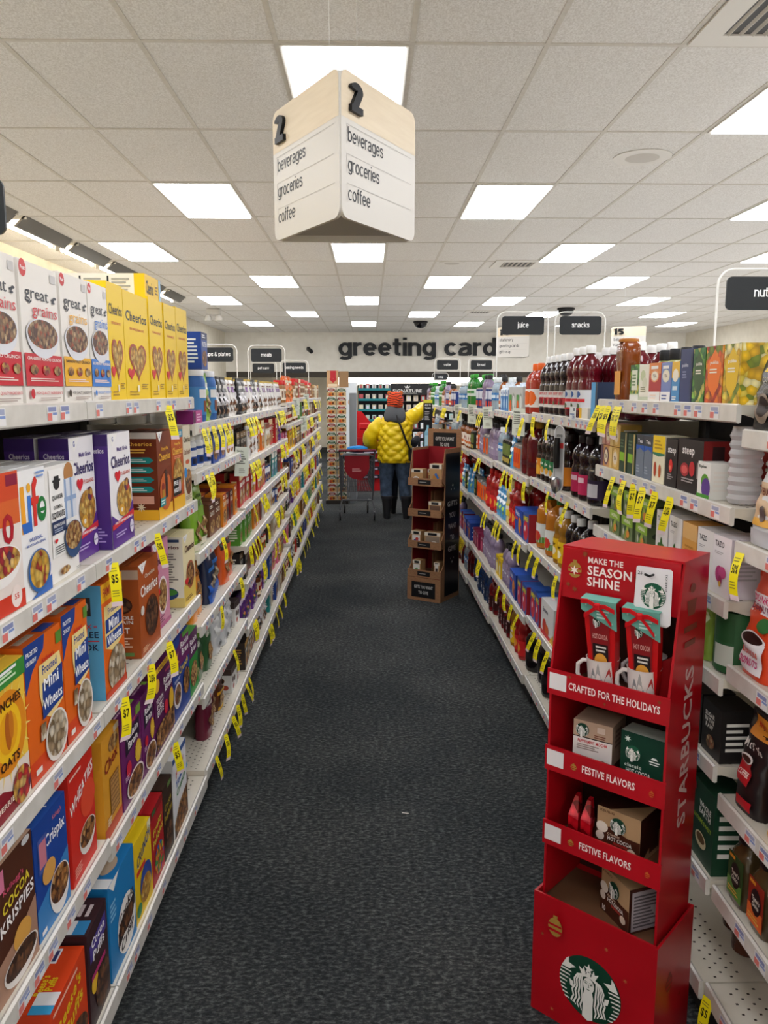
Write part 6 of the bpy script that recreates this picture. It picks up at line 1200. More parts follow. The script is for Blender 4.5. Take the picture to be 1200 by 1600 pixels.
def dome(x, y, label):
    t = empty('dome_camera', (x, y, CEIL)); tag(t, label, 'security camera')
    b = MB(); b.box(-.3, -.3, -.006, .3, .3, -.002, 'd8d2c8'); b.build('ceiling_plate', t)
    b = MB(); b.lathe([(.16, -.006), (.165, -.03), (.15, -.05)], '1c1c1e', 24); b.build('collar', t)
    b = MB(); b.lathe([(.145, -.05)] + [(.145 * math.cos(a), -.05 - .11 * math.sin(a)) for a in [PI / 2 * i / 7 for i in range(1, 8)]], '0c0c0eg', 24); b.build('dome', t)
dome(3.72, 15.4, 'black dome camera on the ceiling above the snacks sign'); dome(1.17, 18.4, 'black dome camera on the ceiling above the big lettering')
t = empty('emergency_lamp', (-2.95, 15.7, CEIL)); tag(t, 'white twin-headed emergency lamp hanging from the ceiling', 'emergency lamp')
b = MB(); b.rbox(-.13, -.05, -.12, .13, .05, -.001, 'd8d4cc', .01); b.build('body', t)
for sx in (-.1, .1):
    b = MB(); b.lathe([(.03, -.12), (.065, -.16), (.07, -.21), (.06, -.225)], 'e8e4dc', 18, cx=sx, cy=-.03); b.build('lamp_head', t)
t = empty('wall_camera', (-1.62, SOF, 2.82)); tag(t, 'small dark bullet camera on the back wall above the cereal side', 'security camera')
b = MB(); b.box(-.04, -.01, -.04, .04, 0, .04, '3a3a3a'); b.tube([(0, 0, 0), (0, -.1, -.04)], .015, '3a3a3a'); b.build('bracket', t)
b = MB(); b.tube([(0, -.06, -.02), (.1, -.3, -.1)], .055, '242426', 12); b.build('body', t)
t = empty('wall_camera', (8.0, SOF, 2.6)); tag(t, 'small dark camera on the back wall beyond the drinks side', 'security camera')
b = MB(); b.box(-.04, -.01, -.04, .04, 0, .04, '3a3a3a'); b.tube([(0, 0, 0), (0, -.1, -.02)], .02, '3a3a3a'); b.build('bracket', t)
b = MB(); b.lathe([(.0, -.12), (.08, -.08), (.1, 0), (.06, .07), (0, .09)], '202022', 16, cy=-.16); b.build('body', t)

# ================================================================== THE RED HOLIDAY DISPLAY
def siren(F, mb, cx, cy, r, fg='eceae4', bg='16402f'):
    """round green emblem with a crowned long-haired figure"""
    ax = r / F.w; ay = r / F.h
    def T(p): return (cx + p[0] * ax, cy + p[1] * ay)
    def poly(pts, k): art(mb, F, [('p', [T(p) for p in pts], k)])
    def band(pts, w, k):
        L = []; Rr = []
        for i, p in enumerate(pts):
            a = pts[max(0, i - 1)]; c = pts[min(len(pts) - 1, i + 1)]; dx, dy = c[0] - a[0], c[1] - a[1]; l = math.hypot(dx, dy) or 1
            ww = w * (1 if i < len(pts) - 1 else .5); L.append((p[0] - dy / l * ww, p[1] + dx / l * ww)); Rr.append((p[0] + dy / l * ww, p[1] - dx / l * ww))
        F.k += 1; lay = F.k; n = len(pts); P = [F.P(*T(p), lay) for p in L + Rr]
        mb.raw(P, [(i, n + i, n + i + 1, i + 1) for i in range(n - 1)], k)
    art(mb, F, [('p', [T(p) for p in ell(0, 0, 1, 1, 40)], bg)])
    for s in (-1, 1):
        # striped tails at the rim and fins
        for i in range(8):
            y = .30 - i * .125; xo = math.sqrt(max(.01, 1 - y * y)) - .01; xi = .60 + .045 * i if i < 4 else .78 - .05 * (i - 4)
            xi = min(xi, xo - .06)
            poly([(s * xo, y), (s * (xi + .02), y - .02), (s * xi, y - .06), (s * math.sqrt(max(.01, 1 - (y - .055) ** 2)), y - .055)], fg)
        poly([(s * .93, .36), (s * .78, .66), (s * .70, .74), (s * .70, .56), (s * .46, .50), (s * .60, .42), (s * .66, .36)], fg)
        poly([(s * .52, .0), (s * .66, .05), (s * .62, -.16), (s * .5, -.2)], fg)
        # hair
        for q, (x0, x1, x2, x3) in enumerate(((.15, .27, .22, .28), (.2, .36, .32, .39), (.25, .45, .42, .50), (.30, .53, .52, .60))):
            band([(s * x0 * .6, .42 + .0 * q), (s * (x0 + .09), .34), (s * x1 * .92, .14), (s * x1 * .86, -.06), (s * x2 * 1.05, -.24), (s * x2 * .95, -.42), (s * x3 * .95, -.62), (s * x3 * .8, -.8 + .05 * q)], .027, fg)
    poly(ell(0, .17, .18, .24, 24), fg)
    poly([(-.12, .0), (.12, .0), (.17, -.2), (.16, -.45), (.17, -.9), (.0, -.98), (-.17, -.9), (-.16, -.45), (-.17, -.2)], fg)
    for s in (-1, 1):
        poly([(s * .04, .22), (s * .13, .25), (s * .13, .22), (s * .05, .195)], bg); band([(s * .03, .27), (s * .14, .29)], .012, bg)
    band([(.0, .22), (.02, .12), (-.01, .11)], .01, bg); band([(-.05, .055), (0, .045), (.05, .055)], .014, bg)
    poly([(-.2, .43), (.2, .43), (.24, .50), (-.24, .50)], fg)
    for s in (-1, 1): poly([(s * .08, .5), (s * .24, .5), (s * .32, .68), (s * .2, .62), (s * .16, .74)], fg)
    art(mb, F, [('p', [T(p) for p in star(0, .7, .15, .17)], fg)]) if False else fan(mb, F, [T(p) for p in star(0, .72, .16, .18)], T((0, .72)), F.k + 1, fg)
    F.k += 2
    poly([(-.07, .5), (.07, .5), (.05, .62), (-.05, .62)], fg)
def ornament(cx, cy, s, k='a8843c', asp=1.0):
    O = ornament0(0, 0, s, k)
    f = lambda x, y: (cx + x, cy + y * asp)
    out = []
    for it in O:
        if it[0] == 'e': out.append(('e', cx, cy, s, s * 1.1 * asp, k))
        elif it[0] == 'r': a, c = f(it[1], it[2]), f(it[3], it[4]); out.append(('r', a[0], a[1], c[0], c[1], it[5]))
        else: out.append(('p', [f(*p) for p in it[1]], it[2]))
    return out
def ornament0(cx, cy, s, k):
    return [('e', cx, cy, s, s * 1.1, k), ('r', cx - s * .3, cy + s * 1.1, cx + s * .3, cy + s * 1.4, k), ('p', [(cx - s * .95, cy + .1 * s), (cx + s * .95, cy + .1 * s), (cx + s * .9, cy + .35 * s), (cx - s * .9, cy + .35 * s)], 'b00c1c'), ('p', [(cx - s * .9, cy - .55 * s), (cx + s * .9, cy - .55 * s), (cx + s * .95, cy - .25 * s), (cx - s * .95, cy - .25 * s)], 'b00c1c')]
HD = (.473, 1.999); HR = -.755; W = .32; DB = .20; TH = .006
hd = empty('holiday_display', (HD[0], HD[1], 0), HR); tag(hd, 'tall red cardboard holiday coffee and cocoa display standing on the carpet', 'display stand')
def hx(x, y): return Vector((HD[0] + x * math.cos(HR) - y * math.sin(HR), HD[1] + x * math.sin(HR) + y * math.cos(HR), 0))
for x in (0, W - TH):
    b = MB(); b.prism([(0, .34), (DB, .34), (DB, 1.30), (.049, 1.30), (.0, .985)], 'x', x, x + TH, '*red')
    if x:
        F = Face((W + .0002, 0, .34), (0, 1, 0), (0, 0, 1), DB, .96)
        art(b, F, [('tv', 'STARBUCKS', .56, .505, .24, 'cdb0ac', .44), ('p', [(.35, .9), (.65, .9), (.6, .86), (.4, .86)], '7a3a2a'), ('r', .3, .82, .7, .835, '7a3a2a'), ('r', .34, .78, .66, .795, '7a3a2a'), ('e', .5, .93, .08, .012, '7a3a2a')])
    else:
        pass
    b.build('side_panel', hd)
b = MB(); b.box(TH, DB - TH, .34, W - TH, DB, 1.30, '3a2018'); b.build('back_panel', hd)
b = MB(); b.box(0, .045, 1.298, W, DB, 1.304, '*red'); b.build('top_panel', hd)
b = MB(); b.box(TH, .036, 1.17, W - TH, .042, 1.30, '*red')
F = Face((0, .0358, 1.17), (1, 0, 0), (0, 0, 1), W, .13)
art(b, F, [('tl', 'MAKE THE', .24, .82, .11, 'f0dcd6', .3), ('tl', 'SEASON', .24, .62, .17, 'f4e6e0', .38), ('tl', 'SHINE', .24, .40, .17, 'f4e6e0', .28)] + ornament(.13, .58, .06, asp=2.4) + ornament(.69, .62, .06, '8a2a22', 2.2) + [('s', .13, .58, .04, 6, 'f0e0d0'), ('s', .14, .2, .03, 6, '8a4a2a'), ('s', .22, .93, .03, 6, '8a4a2a'), ('s', .08, .28, .025, 6, '8a4a2a')])
b.build('header', hd)
for zt, txt in ((.984, 'CRAFTED FOR THE HOLIDAYS'), (.773, 'FESTIVE FLAVORS'), (.561, 'FESTIVE FLAVORS')):
    t_ = MB(); zb = zt - .062
    t_.box(TH, .004, zb - .004, W - TH, DB - TH, zb, '6a4a34'); sh = t_.build('tray', hd)
    b = MB(); b.box(-.004, -.006, zb - .006, W + .004, -.001, zt, '*red')
    F = Face((-.004, -.0062, zb - .006), (1, 0, 0), (0, 0, 1), W + .008, .068)
    art(b, F, [('r', .02, .22, .17, .86, 'e8e2e2'), ('t', txt, .56 if len(txt) > 16 else .55, .5, .27, 'f4e2dc', .74 if len(txt) > 16 else .44)] + ([('s', .2, .86, .016, 6, '8a4a2a'), ('s', .92, .8, .018, 6, '8a4a2a'), ('s', .5, .18, .016, 6, '8a4a2a')] if len(txt) > 16 else ornament(.26, .45, .026, asp=4.2) + ornament(.9, .45, .02, 'c8602c', 5)))
    b.build('tray_lip', sh)
b = MB(); z1 = .355
b.box(-.008, -.022, .0, W + .008, -.016, z1, '*red')
F = Face((-.008, -.0222, 0), (1, 0, 0), (0, 0, 1), W + .016, z1)
siren(F, b, .5, .42, .088)
art(b, F, ornament(.2, .80, .062, asp=1.1) + [('s', .09, .7, .018, 6, '8a4a2a'), ('s', .64, .83, .02, 6, 'b0603a'), ('s', .8, .66, .02, 6, 'b0603a'), ('s', .2, .12, .02, 6, 'b0603a')]); b.build('base_front', hd)
b = MB(); b.prism([(-.022, 0), (DB + .004, 0), (DB + .004, z1), (DB - .06, z1), (-.022, z1 - .004)], 'x', W + .008, W + .014, '*red')
F = Face((W + .0143, 0, 0), (0, 1, 0), (0, 0, 1), DB, z1); art(b, F, ornament(.3, .6, .1, '8a2a20', .6) + [('s', .65, .4, .04, 6, '8a3a24')]); b.build('base_side', hd)
b = MB(); b.prism([(-.022, 0), (DB + .004, 0), (DB + .004, z1), (-.022, z1)], 'x', -.014, -.008, '*red'); b.build('base_side', hd)
b = MB(); b.box(-.008, DB - .002, 0, W + .008, DB + .004, z1, '*red'); b.build('base_back', hd)
b = MB(); b.box(-.008, -.016, .315, W + .008, DB - .002, .32, '6a4a34'); b.build('base_shelf', hd)
Z1, Z2, Z3, Z4 = .922, .711, .499, .32
def at(o, x, y, z, rot, label, cat, group=None):
    p = hx(x, y); o.location = (p.x, p.y, z + .0006); o.rotation_euler = (0, 0, HR + rot); tag(o, label, cat, group); return o
def mug():
    o = empty('mug')
    b = MB(); b.lathe([(.026, 0), (.030, .003), (.036, .05), (.041, .102), (.0425, .105), (.0405, .105), (.038, .1), (.032, .03), (.024, .008), (.0, .007)], 'e6dcd8s', 32, cap1=False)
    def W_(a, z): rr = .0303 + (.0412 - .0303) * max(0, (z - .003) / .1) + .0006; return (rr * math.sin(a), -rr * math.cos(a), z)
    def tree(a, z0, z1, w, k, k2=None):
        n = 7; vs = []
        for i in range(n + 1): t = i / n; z = z0 + (z1 - z0) * t; hw = w * (1 - t) ** .8 * (1 + .12 * (i % 2)); vs += [W_(a - hw, z), W_(a + hw, z)]
        b.raw(vs, [(2 * i, 2 * i + 1, 2 * i + 3, 2 * i + 2) for i in range(n)], k)
    tree(-.3, .03, .085, .3, '8a8a8c'); tree(.05, .06, .1, .18, 'a8a4a2'); tree(.28, .02, .06, .3, '6a8a98'); tree(.75, .035, .09, .34, 'b03a38'); tree(1.25, .05, .09, .28, '7aa0b0'); tree(-.75, .02, .05, .3, '9a9896')
    b.build('body', o)
    b = MB(); b.tube([(-.036, 0, .088), (-.052, 0, .088), (-.066, 0, .074), (-.066, 0, .05), (-.056, 0, .03), (-.034, 0, .022)], .0055, 'e6dcd8s', 8); b.build('handle', o)
    return o
def packet():
    """red cocoa and biscuit bundle with a folded teal card and ribbon"""
    o = empty('cocoa_bundle'); o.scale = (1.12, 1.0, 1.42)
    b = MB()
    def ring(z, w, d): return [(-w, -d, z), (w, -d, z), (w, d, z), (-w, d, z)]
    b.loft([ring(0, .024, .014), ring(.05, .031, .016), ring(.15, .037, .014), ring(.17, .038, .006)], 'c81418s', smooth=False)
    F = Face((-.018, -.0172, .03), (1, 0, 0), (0, 0, 1), .036, .12)
    b.face([(-.02, -.0172, .03), (.02, -.0172, .03), (.024, -.0172, .14), (-.024, -.0172, .14)], '8a1c20s')
    art(b, F, [('t', 'HOT COCOA', .5, .6, .075, 'e0a8a0', 1.0), ('r', .0, .22, 1, .48, '24181a'), ('ln', .2, .34, .9, .46, 2, 'e0d8d0'), ('e', .5, .2, .42, .13, 'e0a040')])
    siren(F, b, .35, .83, .009); b.build('wrapper', o)
    b = MB(); b.loft([[(-.041, -.0185, .17), (.041, -.0185, .17), (.041, .012, .17), (-.041, .012, .17)], [(-.041, -.0185, .172), (.041, -.0185, .172), (.041, .012, .172), (-.041, .012, .172)]], '6aa89a', smooth=False)
    b.prism([(-.041, .172), (.041, .172), (.041, .118), (.01, .13), (-.041, .150)], 'y', -.0195, -.0182, '6aa89a')
    art(b, Face((-.041, -.0197, .118), (1, 0, 0), (0, 0, 1), .082, .054), [('s', .15, .8, .04, 6, 'a8d0c4'), ('ln', .45, .35, .85, .7, 3, 'c8e4dc'), ('s', .88, .25, .04, 6, 'a8d0c4')]); b.build('header_card', o)
    b = MB()
    for pts in ([(0, -.024, .162), (-.02, -.03, .172), (-.038, -.026, .169)], [(0, -.024, .162), (.02, -.03, .166), (.04, -.026, .158)], [(0, -.024, .162), (-.018, -.025, .15), (-.034, -.022, .14)], [(0, -.024, .162), (.016, -.025, .148), (.03, -.022, .13)]):
        rg = []
        for i, p in enumerate(pts): rg.append([(p[0], p[1], p[2] - .004), (p[0], p[1] - .002, p[2] - .004), (p[0], p[1] - .002, p[2] + .004), (p[0], p[1], p[2] + .004)])
        b.loft(rg, 'c8141c', smooth=False)
    b.rbox(-.006, -.03, .156, .006, -.02, .168, 'd01820', .002); b.build('ribbon_bow', o)
    return o
mg1 = mug(); at(mg1, .122, .05, Z1, .12, 'white mug with grey and red trees, left one of the display pair', 'mug', 'tree-pattern mugs')
at(copy_tree(mg1), .232, .05, Z1, .12, 'white mug with grey and red trees, right one of the display pair', 'mug', 'tree-pattern mugs')
at(copy_tree(mg1), .205, .145, Z1, .4, 'white mug hidden behind the front pair in the red display', 'mug', 'tree-pattern mugs')
pk = packet(); at(pk, .128, .056, Z1 + .03, .05, 'red cocoa bundle with teal card in the left mug', 'cocoa bundle', 'cocoa bundles in mugs')
q2 = at(copy_tree(pk), .238, .056, Z1 + .026, .05, 'red cocoa bundle with teal card in the right mug', 'cocoa bundle', 'cocoa bundles in mugs')
for q_ in (pk, q2): q_.rotation_euler.x = .19
b = MB(); p = [(.0, 0), (.03, .006), (.034, .09), (.01, .12), (-.022, .1), (-.026, .02)]
b.prism(p, 'y', -.004, .004, 'b8141c'); b.prism([(x * .6 + .02, z * .5 + .012) for x, z in p], 'y', -.012, -.004, 'd82028s')
at(b.build('ribbon_packet'), .262, .125, Z1, .3, 'crumpled shiny red packet lying beside the right mug', 'packet')
gc = empty('gift_card_bunch'); N = 6
for i in range(N):
    b = MB(); w, h = .088, .135
    po = [(x, z) for x, z in rrect(w, h, .006, 3)]
    y = -.0016 * (N - 1 - i) * -1
    b.prism(po, 'y', -.0018 * i - .0012, -.0018 * i, 'e6e2e4')
    if i == N - 1:
        F = Face((-w / 2, -.0018 * i - .0014, -h / 2), (1, 0, 0), (0, 0, 1), w, h)
        siren(F, b, .5, .5, .031, bg='1f5a42'); art(b, F, [('t', '25', .17, .9, .06, '4a4a4c', .14), ('tv', 'STARBUCKS', .9, .78, .05, '3a3a3c', .3)])
    c = b.build('gift_card', gc); c.location = (.0012 * i - .004, 0, .0011 * i); c.rotation_euler = (0, .01 * (N - i) - .02, 0)
b = MB(); b.tube([(0, .012, .056), (0, -.03, .056), (-.012, -.034, .06)], .003, '141414', 8); b.build('hook', gc)
at(gc, .262, .016, 1.215, .0, 'white gift cards with green emblem hanging on the red display', 'gift card')
def cbox(w, h, d, front, side, top, base, name='cocoa_box'): return carton(name, w, h, d, base, front, side, top)
o = cbox(.105, .135, .1, [('r', 0, 0, 1, .66, 'e0d8d4'), ('r', 0, 0, 1, .16, '4a2c20'), ('r', 0, .66, 1, .68, '2a2220'), ('t', 'PEPPERMINT MOCHA', .5, .59, .06, 'c82a34', .76), ('ln', .1, .42, .7, .54, 3, '9a8a84'), ('e', .25, .22, .1, .05, '4a2c20'), ('e', .5, .2, .14, .08, '5a3424'), ('e', .78, .22, .12, .06, '4a2c20'), ('r', .62, .82, .82, .94, 'd0b8a8'), ('ln', .55, .7, .9, .78, 2, '8a5a4a')], [('r', 0, 0, 1, .2, '4a2c20'), ('ln', .2, .5, .7, .9, 4, '8a6a58')], [], 'b89a84', 'cocoa_box')
siren(Face((-.0525, -.002, 0), (1, 0, 0), (0, 0, 1), .105, .135), mb := MB(), .24, .82, .018); e_ = mb.build('emblem', o)
at(o, .105, .045, Z2, .12, 'tan and white peppermint mocha box on the second tray', 'cocoa box', 'boxes in the red display')
o = cbox(.115, .145, .06, [('r', 0, 0, 1, 1, '133a2c'), ('tl', 'classic', .1, .41, .06, 'd8e4d8', .4), ('tl', 'HOT COCOA', .14, .31, .075, 'f0f0e8', .56), ('ln', .14, .2, .6, .25, 2, '8aa898'), ('s', .16, .88, .08, 7, 'e0e8e0'), ('r', .66, .58, .9, .6, 'e8ece8'), ('r', .68, .54, .88, .555, 'e8ece8'), ('p', [(.7, .63), (.86, .63), (.82, .67), (.74, .67)], 'e8ece8'), ('e', .7, .08, .1, .04, 'b8d0c0'), ('r', .04, .16, .2, .17, 'd8e4d8')], [('r', 0, 0, 1, 1, '102e24')], [('r', 0, 0, 1, 1, 'a8aca0')], '133a2c')
siren(Face((-.0575, -.002, 0), (1, 0, 0), (0, 0, 1), .115, .145), mb := MB(), .3, .64, .02, bg='1f5a42'); mb.build('emblem', o)
at(o, .245, .035, Z2, -.02, 'dark green classic hot cocoa box on the second tray', 'cocoa box', 'boxes in the red display')
for i, x in enumerate((.062, .098)):
    b = MB(); b.loft([[(-.012, -.02, 0), (.014, -.02, 0), (.014, .02, 0), (-.012, .02, 0)], [(-.014, -.02, .08), (.013, -.02, .08), (.013, .02, .08), (-.014, .02, .08)], [(-.002, -.004, .13), (.008, -.004, .13), (.008, .02, .13), (-.002, .02, .13)]], '*candy', smooth=False)
    at(b.build('candy_packet'), x, .05, Z3, .2, 'slim shiny red packet on the third tray, %s cocoa box' % ('farther from the' if i == 0 else 'touching the'), 'packet', 'slim red packets')
CB = [('r', 0, .0, 1, .5, '4a2418'), ('p', [(0, .5), (.3, .62), (1, .42), (1, 0), (0, 0)], '4a2418'), ('e', .12, .56, .14, .12, 'e8dcd0'), ('e', .08, .36, .1, .1, 'e0d0c4'), ('t', 'Classic', .4, .46, .05, 'd8b8a0', .3), ('t', 'HOT COCOA', .54, .37, .08, 'f4ece4', .56), ('ln', .4, .26, .8, .32, 2, 'c83a34'), ('e', .82, .22, .1, .09, 'e0c8b4'), ('t', '10', .14, .1, .11, 'f0e8e0', .14), ('t', 'KEURIG', .24, .94, .05, '6a4a34', .34)]
CS = [('r', 0, 0, 1, 1, '3a1c14'), ('p', [(0, 0), (1, 0), (1, .5)], 'b8946e'), ('r', .45, .1, .9, .8, '4a2a1e')]
CS2 = [('r', 0, 0, 1, 1, '3a1c14'), ('r', .08, .05, .92, .92, 'a8a0a4'), ('ln', .14, .1, .86, .85, 10, '5a5458')]
def cocoa(side, d=.12):
    o = cbox(.12, .125, d, CB, side, [('r', 0, 0, 1, 1, '3a1c14'), ('p', [(.3, 0), (1, 0), (1, .8)], 'b8946e')], 'b8946e')
    siren(Face((-.06, -.003, 0), (1, 0, 0), (0, 0, 1), .12, .125), mb := MB(), .5, .7, .022); mb.build('emblem', o); return o
at(cocoa(CS), .185, .05, Z3, -.02, 'brown hot cocoa pod box facing out on the third tray', 'cocoa box', 'boxes in the red display')
at(cocoa(CS2, .1), .185, .048, Z4 + .0, -.5, 'brown hot cocoa pod box turned askew on the lowest tray', 'cocoa box', 'boxes in the red display')

# ================================================================== THE KRAFT GIFT DISPLAY
KX, KY, KR, KW, KD = .322, 6.43, -.57, .30, .33
kd = empty('gift_display', (KX, KY, 0), KR); tag(kd, 'brown kraft cardboard gift display with black chalkboard side panel', 'display stand')
def kx(x, y): return (KX + x * math.cos(KR) - y * math.sin(KR), KY + x * math.sin(KR) + y * math.cos(KR))
for x in (0, KW - .006):
    b = MB(); b.prism([(0, 0), (KD, 0), (KD, 1.24), (.06, 1.24), (.0, .99), (.06, .95), (.05, .8), (0, .75), (.06, .70), (.05, .56), (0, .5), (.06, .44), (.05, .3), (0, .25)], 'x', x, x + .006, '*kraft' if x else '*kraft')
    if not x: b.box(.0062, .06, .2, .0075, KD, 1.22, '8a1c24')
    else:
        b.box(KW - .0075, .06, .2, KW - .0062, KD, 1.22, '8a1c24')
        F = Face((KW + .0003, 0, 0), (0, 1, 0), (0, 0, 1), KD, 1.24)
        art(b, F, [('r', .2, .03, .96, .97, '17171a')] + [('t', s_, .58, .64 - i * .075, .032, 'b8b8b4', .12 * len(s_) * .9) for i, s_ in enumerate(('GIFTS', 'YOU', 'WANT', 'TO', 'GIVE'))] + [('s', .58, .76, .05, 4, 'b8b8b4'), ('s', .5, .735, .03, 4, 'b8b8b4'), ('s', .66, .735, .03, 4, 'b8b8b4'), ('s', .58, .25, .05, 4, 'b8b8b4'), ('s', .5, .275, .03, 4, 'b8b8b4'), ('s', .66, .275, .03, 4, 'b8b8b4')])
    b.build('side_panel', kd)
b = MB(); b.box(.006, KD - .006, 0, KW - .006, KD, 1.24, '8a1c24'); b.build('back_panel', kd)
b = MB(); b.box(-.004, KD - .0, 1.17, KW + .004, KD + .006, 1.385, '*kraft')
art(b, Face((-.004, KD - .0003, 1.17), (1, 0, 0), (0, 0, 1), KW + .008, .215), [('r', .16, .2, .86, .86, '1a1a1c'), ('t', 'GIFTS YOU WANT', .51, .62, .13, 'c8c8c4', .56), ('t', 'TO GIVE', .51, .4, .13, 'c8c8c4', .28)]); b.build('header', kd)
TZ = (.95, .70, .44, .20)
for zb in TZ:
    b = MB(); b.box(.006, .004, zb - .005, KW - .006, KD - .006, zb, '*kraft'); tr = b.build('tray', kd)
    b = MB(); b.box(-.003, -.006, zb - .006, KW + .003, .0, zb + .055, '*kraft')
    art(b, Face((-.003, -.0062, zb - .006), (1, 0, 0), (0, 0, 1), KW + .006, .061), [('r', .3, .2, .68, .8, '1c1c1e'), ('ln', .35, .4, .64, .6, 1, '9a9a96')]); b.build('tray_lip', tr)
b = MB(); b.box(-.004, -.008, 0, KW + .004, -.002, .19, '*kraft')
art(b, Face((-.004, -.0082, 0), (1, 0, 0), (0, 0, 1), KW + .008, .19), [('r', .13, .14, .84, .82, '1a1a1c'), ('t', 'GIFTS YOU WANT', .49, .6, .13, 'c8c8c4', .56), ('t', 'TO GIVE', .49, .36, .13, 'c8c8c4', .3)]); b.build('base_front', kd)
def gbox(w, h, d, pic): return carton('gift_box', w, h, d, 'b08a5e', [('r', 0, .78, 1, 1, 'd8d0c0'), ('r', .22, .8, .78, .96, '1c1c1e')] + pic)
GB = [(.07, 0, .1, .125, [('e', .42, .3, .3, .24, 'd8d4cc'), ('e', .42, .3, .24, .19, 'b0a89c')], 'kraft gift box with round pale tin, top tray', 0), (.15, 0, .05, .12, [('r', .2, .1, .8, .6, '24201e')], 'narrow kraft gift box in the middle of top tray', .08), (.228, 0, .11, .17, [('e', .55, .35, .3, .2, 'b07a3a'), ('p', [(.4, .5), (.55, .6), (.8, .35), (.65, .3)], '3a6aa8')], 'taller kraft gift box with striped item, top tray', .02),
      (.235, 1, .11, .12, [('r', .1, .1, .9, .74, '6a5040'), ('e', .5, .16, .2, .08, '1c1a1a')], 'kraft gift box with dark window, second tray', .0),
      (.065, 2, .09, .13, [('r', .1, .1, .9, .74, 'd8d4d0'), ('e', .5, .3, .3, .2, '3a4a8a'), ('e', .6, .5, .16, .1, 'b83a34')], 'white gift box with coloured picture, third tray', 0), (.215, 2, .14, .13, [('r', .06, .1, .94, .74, '8a7a6a'), ('e', .6, .3, .2, .16, 'd0c8bc')], 'kraft gift box with clear window, third tray', .0),
      (.065, 3, .075, .125, [('r', .1, .1, .9, .74, 'd8d8d0'), ('e', .5, .3, .25, .2, '6a9a6a')], 'white gift box with green picture, lowest tray', .01), (.24, 3, .05, .12, [('r', .2, .1, .8, .9, 'e0dcd4'), ('r', .3, .3, .7, .6, '4a3a34')], 'narrow white gift box, lowest tray', .03)]
for x, ti, w, h, pic, lab_, dy in GB:
    o = gbox(w, h, .08, pic); p = kx(x, .012 + dy); o.location = (p[0], p[1], TZ[ti] + .0006); o.rotation_euler = (0, 0, KR + R.uniform(-.08, .08)); tag(o, lab_, 'gift box', 'gift boxes in the kraft display')
for x, ti in ((.135, 1), (.16, 2), (.15, 3)):
    for dx in (0, .03):
        b = MB(); b.box(x + dx, .13, TZ[ti], x + dx + .004, KD - .008, TZ[ti] + .19, '*kraft'); b.build('divider', kd)

# ================================================================== PEOPLE
def skin(name, verts, edges, radii, k, parent=None, root=0, sub=2, loc=(0, 0, 0)):
    me = bpy.data.meshes.new(name); me.from_pydata(verts, edges, [])
    o = bpy.data.objects.new(name, me); COL.objects.link(o)
    sm = o.modifiers.new('Skin', 'SKIN'); sm.use_smooth_shade = True
    if not me.skin_vertices: me.attributes.new('skin', 'FLOAT', 'POINT')
    sv = me.skin_vertices[0].data
    for i, r in enumerate(radii):
        sv[i].radius = (r, r) if not isinstance(r, tuple) else r; sv[i].use_root = (i == root)
    ss = o.modifiers.new('Subdivision', 'SUBSURF'); ss.levels = sub; ss.render_levels = sub
    me.materials.append(mat(k))
    if parent: o.parent = parent
    o.location = loc
    return o
def figure(P, s, k, parent, hands):
    """one continuous body: pelvis, spine, head, arms with five fingered hands, legs. P: joint positions"""
    V = []; E = []; Rd = []
    def add(p, r, par=None):
        V.append(tuple(c * s for c in p)); Rd.append(r * s if not isinstance(r, tuple) else tuple(x * s for x in r)); i = len(V) - 1
        if par is not None: E.append((par, i))
        return i
    pel = add(P['pelvis'], (.14, .1)); sp = add(P['spine'], (.13, .095), pel); ch = add(P['chest'], (.15, .1), sp)
    nk = add(P['neck'], .055, ch); h0 = add(P['jaw'], .075, nk); h1 = add(P['head'], .092, h0); add(P['crown'], .07, h1)
    jw, hdp = Vector(P['jaw']), Vector(P['head']); fwd = Vector(P.get('face', (0, 1, 0)))
    add(tuple(hdp * .6 + jw * .4 + fwd * .1), .018, h0)      # nose
    for sd, a in (('l', -1), ('r', 1)):
        add(tuple(hdp + Vector((a * .09, -.005, -.02))), .02, h1)   # ear
        sh = add(P['sh_' + sd], .058, ch); el = add(P['el_' + sd], .043, sh); wr = add(P['wr_' + sd], .028, el)
        d = (Vector(P['wr_' + sd]) - Vector(P['el_' + sd])).normalized(); side = d.cross(Vector((0, 0, 1)) if abs(d.z) < .8 else Vector((0, 1, 0))).normalized(); nrm = side.cross(d)
        pw = Vector(P['wr_' + sd]); palm = add(tuple(pw + d * .05), (.034, .022), wr)
        for f, (off, ln) in enumerate(((-.03, .065), (-.01, .078), (.011, .072), (.03, .055))):
            b0 = add(tuple(pw + d * .088 + side * off), .0095, palm); c0 = add(tuple(pw + d * (.088 + ln * .55) + side * off * 1.1 - nrm * .008), .009, b0); add(tuple(pw + d * (.088 + ln * .9) + side * off * 1.1 - nrm * .026), .0075, c0)
        t0 = add(tuple(pw + d * .045 - side * .034), .0105, palm); add(tuple(pw + d * .085 - side * .055), .009, t0)
        hp = add(P['hip_' + sd], .085, pel); kn = add(P['kn_' + sd], .056, hp); an = add(P['an_' + sd], .038, kn); add(P['toe_' + sd], .036, an)
    return skin('body', V, E, Rd, k, parent)
